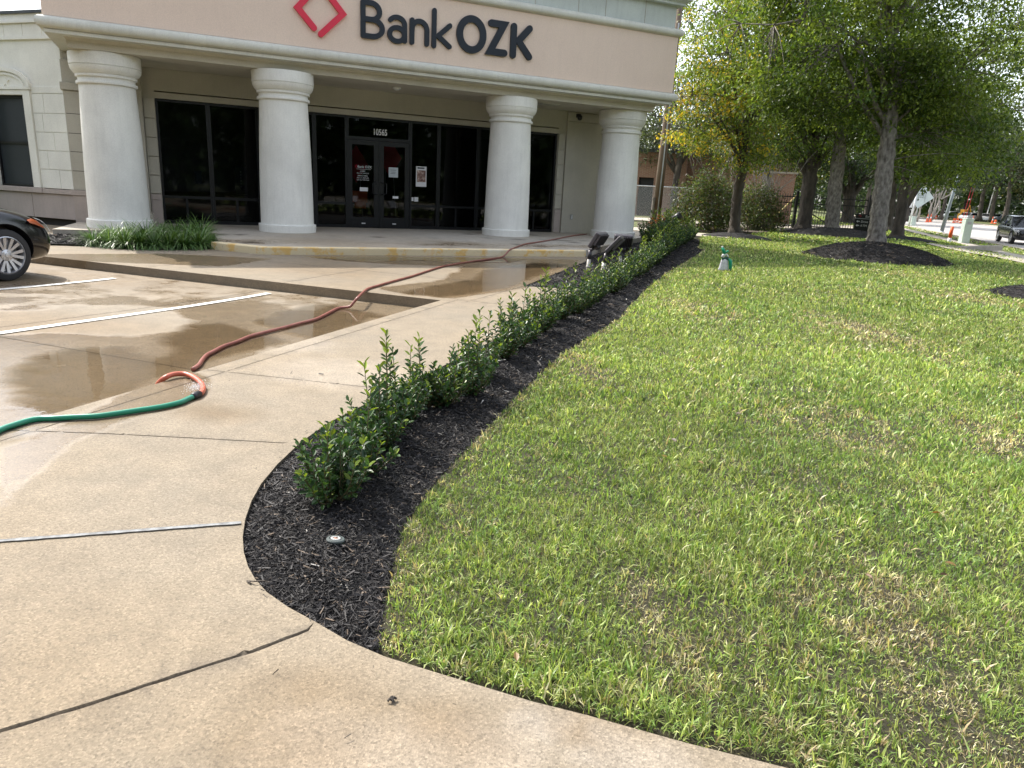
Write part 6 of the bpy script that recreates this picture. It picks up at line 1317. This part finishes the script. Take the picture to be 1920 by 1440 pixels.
rfB = [(-.62, .84, 1.08), (-1.35, .70, 1.62), (-2.2, .72, 1.68), (-3.2, .70, 1.64), (-3.7, .80, 1.12)]
cB = car('black sport utility vehicle driving on the road at the right edge', stB, rfB, 2.85, .36, .25, .95, group='x')
side_strip(cB, 'headlight', M['lens'], [(.55, .80, .87), (.68, .78, .86), (.78, .75, .84), (.86, .72, .80)], stB, .01)
LI = lambda a, b, z: np.array([a, b, z])
mb = MB(); mb.prism(lambda a, b, z: np.array([b, a, z]), [(-.42, .45), (.42, .45), (.5, .60), (.42, .70), (-.42, .70), (-.5, .60)], .90, .955); mb.build('grille', M['black'], cB, world=False)
mb = MB(); mb.tube([(.96, y, z) for y, z in [(-.42, .45), (.42, .45), (.5, .60), (.42, .70), (-.42, .70), (-.5, .60), (-.42, .45)]], .016, 6); mb.build('grille_trim', M['chrome'], cB, world=False)
mb = MB(); mb.box(LI, .90, .94, -.6, .6, .25, .275); mb.build('lower_trim', M['chrome'], cB, world=False)
for sgn in (1, -1): mb = MB(); mb.lathe((-.75, sgn * 1.02, 1.12), [(.03, -.09), (.09, -.05), (.09, .05), (.03, .09)], 10); mb.build('mirror', M['paintblack'], cB, world=False, smooth=True)
pB = roadG(1891, 457, RZ + .05); s0, k0 = sk(pB); cB.location = tuple(SW(s0, k0 - .95 * 1, RZ + .056)); cB.rotation_euler = (0, 0, math.atan2(-Pd[1], -Pd[0]))
# far parked cars and work vehicle, small in the picture
def small_car(label, px, dist, colr, rot, name='parked_car'):
    e = empty(name, (0, 0, 0), 0, label, 'car'); P = [(-2.2, .35), (-2.15, .85), (-1.7, 1.0), (-1.1, 1.45), (.3, 1.5), (1.0, 1.0), (2.0, .85), (2.2, .6), (2.15, .3)]
    mb = MB(); mb.prism(lambda a, b, z: np.array([a, b, z]), P, -.85, .85); mb.build('body', simple('far_paint', colr, .3, coat=1), e, world=False, bevel=.12, seg=3)
    mb = MB(); Q = [(-1.45, 1.02), (-1.02, 1.40), (.25, 1.44), (.82, 1.02)]; mb.prism(lambda a, b, z: np.array([a, b, z]), Q, -.862, .862); mb.prism(lambda a, b, z: np.array([b, a, z + 0]), [(-.7, 1.05), (.7, 1.05), (.62, 1.42), (-.62, 1.42)], -1.75, -1.2); mb.build('glass', M['carglass'], e, world=False)
    mb = MB()
    for x in (-1.35, 1.4):
        for y in (-.78, .62): mb.lathe((x, y + .08, .33), [(.2, -.1), (.33, -.1), (.33, .1), (.2, .1)], 14, M=np.array([[1, 0, 0], [0, 0, 1], [0, 1, 0]], float))
    mb.build('wheel', M['tyre'], e, world=False); e.location = tuple(at(px, dist, RZ + .06)); e.rotation_euler = (0, 0, rot); return e
small_car('white car seen end-on between the median oak trunks', 1846, 150, (.75, .75, .75), math.atan2(Pd[1], Pd[0]))
small_car('white car partly hidden by orange drums beyond the steel pole', 1821, 150, (.7, .7, .72), .5)
small_car('dark car left of the white leaning pole far down the road', 1697, 130, (.03, .03, .035), 1.2)
small_car('silver blue car in the far shade right of the median oaks', 1882, 160, (.25, .28, .33), .3)
small_car('white pickup behind the orange works left of the steel pole top', 1785, 160, (.6, .65, .7), .2)
e = empty('excavator', at(1806, 150, RZ + .1), .4, 'small yellow orange digger with raised arm at the road works', 'digger'); yl = simple('digger_yellow', (.75, .38, .03), .5); T = loc(e)
mb = MB(); mb.box(T, -.7, .7, -.5, .5, .4, 1.2); mb.box(T, -.3, .4, -.4, .4, 1.201, 1.9); mb.build('body', yl, e, bevel=.06); mb = MB(); mb.tube([T(.5, 0, 1.1), T(1.3, 0, 2.6), T(2.0, 0, 1.2)], .09, 6); mb.build('arm', yl, e); mb = MB(); mb.box(T, -.9, .9, -.62, -.35, 0, .39); mb.box(T, -.9, .9, .35, .62, 0, .39); mb.build('track', M['black'], e, bevel=.08)
for px, h in ((1807, 5.5), (1812, 5.3)):
    q = at(px, 125, RZ + .1); mb = MB(); mb.tube([q, q + [.35, 0, h]], .028, 6); tag(mb.build('red_pole', M['red'], None), ('left' if px < 1810 else 'right') + ' thin red leaning pole standing in the far road works', 'pole', 'thin red poles at the works')
q = at(1850, 150, RZ); mb = MB(); mb.tube([q, q + [.5, 0, 7]], .09, 8); tag(mb.build('white_pole', M['whitepaint'], None), 'white pole rising behind the white car among median oaks', 'pole')
# ================================================================ small things up front
def hose(name, px, mat, rad, lab, endz=None):
    pts = [];
    for q in px:
        if len(q) == 2: p = G(*q); p[2] += rad + .002
        else: p = GZ(q[0], q[1], q[2])
        pts.append(p)
    P = smoothline(pts, 6); mb = MB(); mb.tube(P, rad, 12); o = mb.build(name, mat, None, smooth=True); tag(o, lab, 'hose'); return P
m, nt, bs = newmat('red_hose'); p = pos(nt); f = ramp(nt, noise(nt, p, 7, 5), [(.35, 0.0), (.65, 1.0)]); nt.links.new(mixc(nt, f, (.21, .062, .045), (.28, .10, .075)), bs.inputs['Base Color']); bs.inputs['Roughness'].default_value = .38; bump(nt, bs, noise(nt, p, 120, 3), .3, .002); M['redhose'] = m
M['newhose'] = simple('coral_hose', (.52, .12, .065), .35, c2=(.45, .11, .06), nscale=8); M['greenhose'] = simple('green_hose', (.0, .24, .13), .28, c2=(.0, .20, .11), coat=.4)
RH = .016
H1 = [(1100, 440), (1075, 443), (1040, 450), (1005, 456), (985, 459), (968, 465), (955, 471), (943, 481, .02), (920, 487), (885, 492), (833, 501), (800, 511), (773, 520), (740, 529), (709, 538), (690, 544), (680, 549, .02), (672, 557, .02), (664, 566, -.03), (655, 575, -.085), (634, 581), (612, 592), (591, 602), (560, 610), (531, 618), (500, 626), (470, 634), (443, 645), (420, 653), (401, 663), (388, 670), (379, 680), (374, 688), (362, 697)]
hose('garden_hose', H1, M['redhose'], RH, 'long faded red garden hose trailing from the porch across the kerb and wet parking')
def kp(s, z=-.085): return SW(s, 3.78, z)
a = G(360, 698); sa = sk(a)[0]
H2 = [GZ(300, 716, -.01), GZ(310, 708, .02), GZ(325, 702, .028), GZ(344, 701, .024), GZ(358, 705, .02), GZ(370, 712, .018), GZ(379, 721, .018), GZ(381, 730, .018), GZ(377, 737, .018), GZ(371, 740, .018)]
P = smoothline([GZ(292, 726, -.06)] + H2, 6); mb = MB(); mb.tube(P, .0175, 12); tag(mb.build('garden_hose', M['newhose'], None, smooth=True), 'short coral red hose loop curling over the walkway kerb into the green hose', 'hose')
H3 = [(366, 742), (352, 748), (339, 754), (315, 760), (288, 765), (260, 769), (220, 775), (182, 780), (140, 782), (104, 784), (75, 785), (52, 789), (25, 797), (0, 806), (-40, 826)]
P = smoothline([GZ(x, y, .018) for x, y in H3], 6); mb = MB(); mb.tube(P, .0165, 12); tag(mb.build('garden_hose', M['greenhose'], None, smooth=True), 'bright green garden hose leaving the picture at the left edge', 'hose')
a = GZ(372, 739, .02); b = GZ(363, 743, .019); mb = MB(); d = (b - a); mb.tube([a - d * .3, a, a + d * .001, b, b + d * .3], [.019, .0195, .023, .023, .018], 12); tag(mb.build('hose_coupling', M['black'], None, smooth=True), 'black and metal coupling joining the red and green hoses', 'coupling')
# leaking water spray at the coupling
r = np.random.default_rng(3); n = 420; c = GZ(368, 728, .02); P = c + np.c_[r.normal(0, .028, n), r.normal(0, .05, n), np.abs(r.normal(0, .016, n))] ; dr_ = MB()
oc = np.array([(1, 0, 0), (-1, 0, 0), (0, 1, 0), (0, -1, 0), (0, 0, 1), (0, 0, -1)]); fo = [(0, 2, 4), (2, 1, 4), (1, 3, 4), (3, 0, 4), (2, 0, 5), (1, 2, 5), (3, 1, 5), (0, 3, 5)]
for p in P: dr_.add(p + oc * r.uniform(.001, .0028), fo)
m, nt, bs = newmat('droplets'); bs.inputs['Base Color'].default_value = (.85, .88, .9, 1); bs.inputs['Roughness'].default_value = .1; o = dr_.build('water_spray', m, None, smooth=True); stuff(o, 'fine spray of water leaking at the hose coupling', 'water')
# sprinkler head
sp0 = GZ(629, 1014, .045); e = empty('sprinkler_head', sp0, 0, 'round grey sprinkler head with white ring in the black mulch', 'sprinkler'); gg = simple('sprinkler_grey', (.07, .085, .08), .5)
TL = Matrix.Rotation(R_(-7), 3, 'X') @ Matrix.Rotation(R_(5), 3, 'Y'); TL = np.array(TL)
mb = MB(); mb.lathe(sp0, [(.026, -.06), (.027, -.002), (.034, .0), (.035, .006), (.032, .010), (.024, .011), (.023, .006)], 32, M=TL); mb.build('body', gg, e, auto=35); mb = MB(); mb.lathe(sp0, [(.011, .006), (.0185, .0065), (.019, .0115), (.012, .013), (.011, .009)], 28, M=TL); mb.build('ring', simple('ring_grey', (.45, .45, .43), .6), e, smooth=True); mb = MB(); mb.lathe(sp0, [(.001, .005), (.0105, .0062), (.0100, .010), (.004, .012)], 18, M=TL); mb.build('nozzle', simple('rust', (.28, .12, .06), .6), e, smooth=True)
# floodlights
def flood(label, base, top, headc, hw_, hh, ht, Wa, Ha, finside, grp='bronze floodlights on plastic conduit posts in the mulch bed', pvcfrac=.62):
    base = np.asarray(base, float); top = np.asarray(top, float); e = empty('floodlight', base, 0, label, 'floodlight', grp); d = top - base
    mb = MB(); mb.tube([base - d * .05, base + d * pvcfrac], .031, 16); mb.tube([base + d * (pvcfrac * .5 - .03), base + d * (pvcfrac * .5 + .03)], .035, 16); mb.build('post', M['pvc'], e, smooth=True)
    mb = MB(); mb.tube([base + d * pvcfrac, base + d * .97], [.034, .030], 14); mb.build('knuckle_base', M['fixture'], e, smooth=True)
    dv_ = np.array([base[0], base[1], 0]) / math.hypot(base[0], base[1]); rt_ = np.array([dv_[1], -dv_[0], 0]); fr_ = np.c_[rt_, dv_, [0, 0, 1]]
    Wv = fr_ @ np.array(Wa, float); Wv /= np.linalg.norm(Wv); Hv = fr_ @ np.array(Ha, float); Hv -= Wv * (Hv @ Wv); Hv /= np.linalg.norm(Hv); Tv = np.cross(Hv, Wv)
    if (Tv @ dv_) < 0: Tv = -Tv
    Rm = np.c_[Wv, Tv, Hv]; hc = np.asarray(headc, float)
    T = lambda a, b, z: hc + Rm @ np.array([a, b, z])
    mb = MB(); mb.box(T, -hw_, hw_, -ht, ht, -hh, hh); mb.build('housing', M['fixture'], e, bevel=.018, seg=3)
    mb = MB()
    for i in range(11): x = -hw_ * .88 + i * hw_ * 1.76 / 10; mb.box(T, x - .0035, x + .0035, finside * ht, finside * (ht + .035), -hh * .35, hh * .93)
    mb.box(T, -hw_ * .95, hw_ * .95, finside * ht, finside * (ht + .036), -hh * .40, -hh * .36); mb.build('cooling_fin', M['fixture'], e)
    mb = MB(); mb.box(T, -hw_ * .35, hw_ * .35, finside * ht, finside * (ht + .06), -hh * .95, -hh * .45); mb.build('driver_box', M['fixture'], e, bevel=.012)
    mb = MB(); mb.box(T, -hw_ * .86, hw_ * .86, -finside * (ht + .002), -finside * ht, -hh * .86, hh * .86); mb.build('lens', M['lens'], e)
    a = top - d / np.linalg.norm(d) * .02; b = T(0, finside * ht * .6, -hh * .9); mb = MB(); mb.tube([a, a * .5 + b * .5, b], [.028, .024, .028], 10); mb.build('knuckle', M['fixture'], e, smooth=True); return e
def zb(px, py):
    z = .05
    for _ in range(12):
        p = GZ(px, py, z); s, k = sk(p); z = .5 * z + .5 * float(zbed(np.array([s]), np.array([k]))[0])
    return GZ(px, py, z)
L1 = zb(1101, 514); L2 = zb(1127, 521); L3 = zb(1163, 500)
yawA = math.atan2(Nd[1], Nd[0]) - math.pi / 2
flood('left bronze floodlight on a weathered plastic post, tilted head seen from behind', L1, VP(L1, 1107, 468), VP(L1, 1121, 450), .155, .145, .036, (.5, .86, 0), (.45, -.26, .85), -1)
flood('middle bronze floodlight seen edge-on on a clean white plastic post', L2, VP(L2, 1137, 474), VP(L2, 1152, 458), .14, .165, .034, (.12, .99, 0), (.66, -.08, .75), -1)
flood('right bronze floodlight showing its row of black cooling fins', L3, VP(L3, 1163, 468), VP(L3, 1168, 455), .17, .17, .034, (.99, .1, 0), (0, -.55, .83), -1)
PL = lawnG(1258, 444); e = empty('path_spotlight', PL, 0, 'small black tilted spotlight on a short grey post at the far end of the hedge', 'spotlight'); mb = MB(); mb.tube([PL, VP(PL, 1259, 424)], .035, 8); mb.build('post', M['pvc'], e, smooth=True); mb = MB(); a = VP(PL, 1259, 424); b = VP(PL, 1266, 408); c_ = VP(PL, 1277, 402); mb.tube([a, b], .06, 8); mb.tube([VP(PL, 1262, 412), c_], [.10, .13], 10); mb.build('head', M['black'], e, smooth=True)
# spray bottle on the lawn
bt = lawnG(1356, 508); bt[2] += .0; e = empty('spray_bottle', bt, 0, 'white hose-end spray bottle with green nozzle standing on the grass', 'bottle'); dep = np.linalg.norm(bt[:2]); sc = dep / FPX / 18 * 1.0   # one zoomed pixel
ax = np.array([bt[1], -bt[0], 0]) / dep; bk_ = np.array([bt[0], bt[1], 0]) / dep
def BT(a, b, z): return bt + ax * a + bk_ * b + np.array([0, 0, z])
u_ = dep / FPX
mb = MB(); V = []; 
prof = [(-9.5, 8.0, 0), (-9.2, 8.3, 2), (-8, 8, 6), (-7, 7, 12), (-6, 6, 17), (-5, 5, 20)]
for l, rr, z in prof:
    for i in range(16): a = 2 * math.pi * i / 16; V.append(BT((l + rr) / 2 * u_ + (rr - l) / 2 * u_ * math.cos(a), 3.4 * u_ * math.sin(a), (z + 1) * u_))
F = [(16 * j + i, 16 * j + (i + 1) % 16, 16 * (j + 1) + (i + 1) % 16, 16 * (j + 1) + i) for j in range(5) for i in range(16)] + [tuple(range(15, -1, -1)), tuple(80 + i for i in range(16))]
mb.add(V, F); mb.build('bottle', simple('bottle_white', (.72, .72, .74), .35, c2=(.45, .45, .5), nscale=25), e, smooth=True)
gn = simple('bottle_green', (.0, .30, .14), .3, c2=(.0, .2, .1)); dg_ = simple('bottle_dark_green', (.0, .06, .04), .35)
mb = MB(); mb.tube([BT(-5 * u_, -.5 * u_, 21 * u_), BT(6 * u_, 0, 22.5 * u_)], 3.2 * u_, 12); mb.build('collar', dg_, e, smooth=True)
mb = MB(); mb.tube([BT(-1 * u_, 0, 30 * u_), BT(-4.5 * u_, 0, 37 * u_), BT(-6.5 * u_, 0, 41 * u_)], [3.4 * u_, 2.8 * u_, 1.8 * u_], 12); mb.tube([BT(-1 * u_, 0, 32 * u_), BT(5 * u_, 0, 36 * u_)], [2 * u_, 1.7 * u_], 10)
mb.tube([BT(6 * u_, 0, 22 * u_), BT(10.5 * u_, 0, 18 * u_), BT(11.5 * u_, 0, 8 * u_), BT(11.5 * u_, 0, .5 * u_)], [2.0 * u_, 3.2 * u_, 3.0 * u_, 2.4 * u_], 10); mb.build('sprayer', gn, e, smooth=True)
mb = MB(); mb.tube([BT(-4 * u_, 0, 24 * u_), BT(-1 * u_, 0, 31 * u_)], [3.6 * u_, 2.6 * u_], 12); mb.tube([BT(-6.3 * u_, 0, 41 * u_), BT(-7 * u_, 0, 43 * u_)], 1.6 * u_, 10); mb.tube([BT(2 * u_, -1 * u_, 30 * u_), BT(6 * u_, -1 * u_, 25 * u_)], 1.0 * u_, 8); mb.build('valve', M['whitepaint'], e, smooth=True)
# stray leaf and wood bits
lf = GZ(735, 1313, .004); r = np.random.default_rng(2); mb = MB()
for i in range(5): a = r.uniform(0, 6.28); mb.tube(smoothline([lf, lf + [.007 * math.cos(a), .006 * math.sin(a), .007], lf + [.013 * math.cos(a), .010 * math.sin(a), .001]], 3), [.004] * 4 + [.003] * 3, 5)
tag(mb.build('curled_leaf', M['bark_dark'], None), 'small curled dark leaf on the walkway in the foreground', 'leaf')
mb = MB(); mb.tube(smoothline([GZ(464, 1089, .004), GZ(478, 1090, .012), GZ(492, 1089, .008), GZ(505, 1092, .004)], 4), .0025, 6); mb.tube([GZ(463, 1089, .005), GZ(470, 1094, .004)], .0035, 5); tag(mb.build('bark_twig', M['bark_dark'], None), 'dark bark twig lying over the bed edge onto the walkway', 'twig')

r = np.random.default_rng(77); s, k = scatter(LW, 1.6, r, 1.7, 14, -4, 1.6); P = s[:, None] * Pd + k[:, None] * Kd; P = np.c_[P, zl(s, k) + .03]; n = len(s)
Dv = np.c_[r.normal(0, 1, (n, 2)), r.normal(0, .2, n)]; Dv /= np.linalg.norm(Dv, axis=1)[:, None]; L = r.uniform(.02, .05, n)
stuff(leafset('fallen_leaves', P, Dv, L, L * .5, np.array([(.20, .10, .045), (.32, .2, .09), (.09, .05, .03)])[r.integers(0, 3, n)], M['leaf'], None, r), 'few dry brown fallen leaves lying on the lawn', 'leaves')
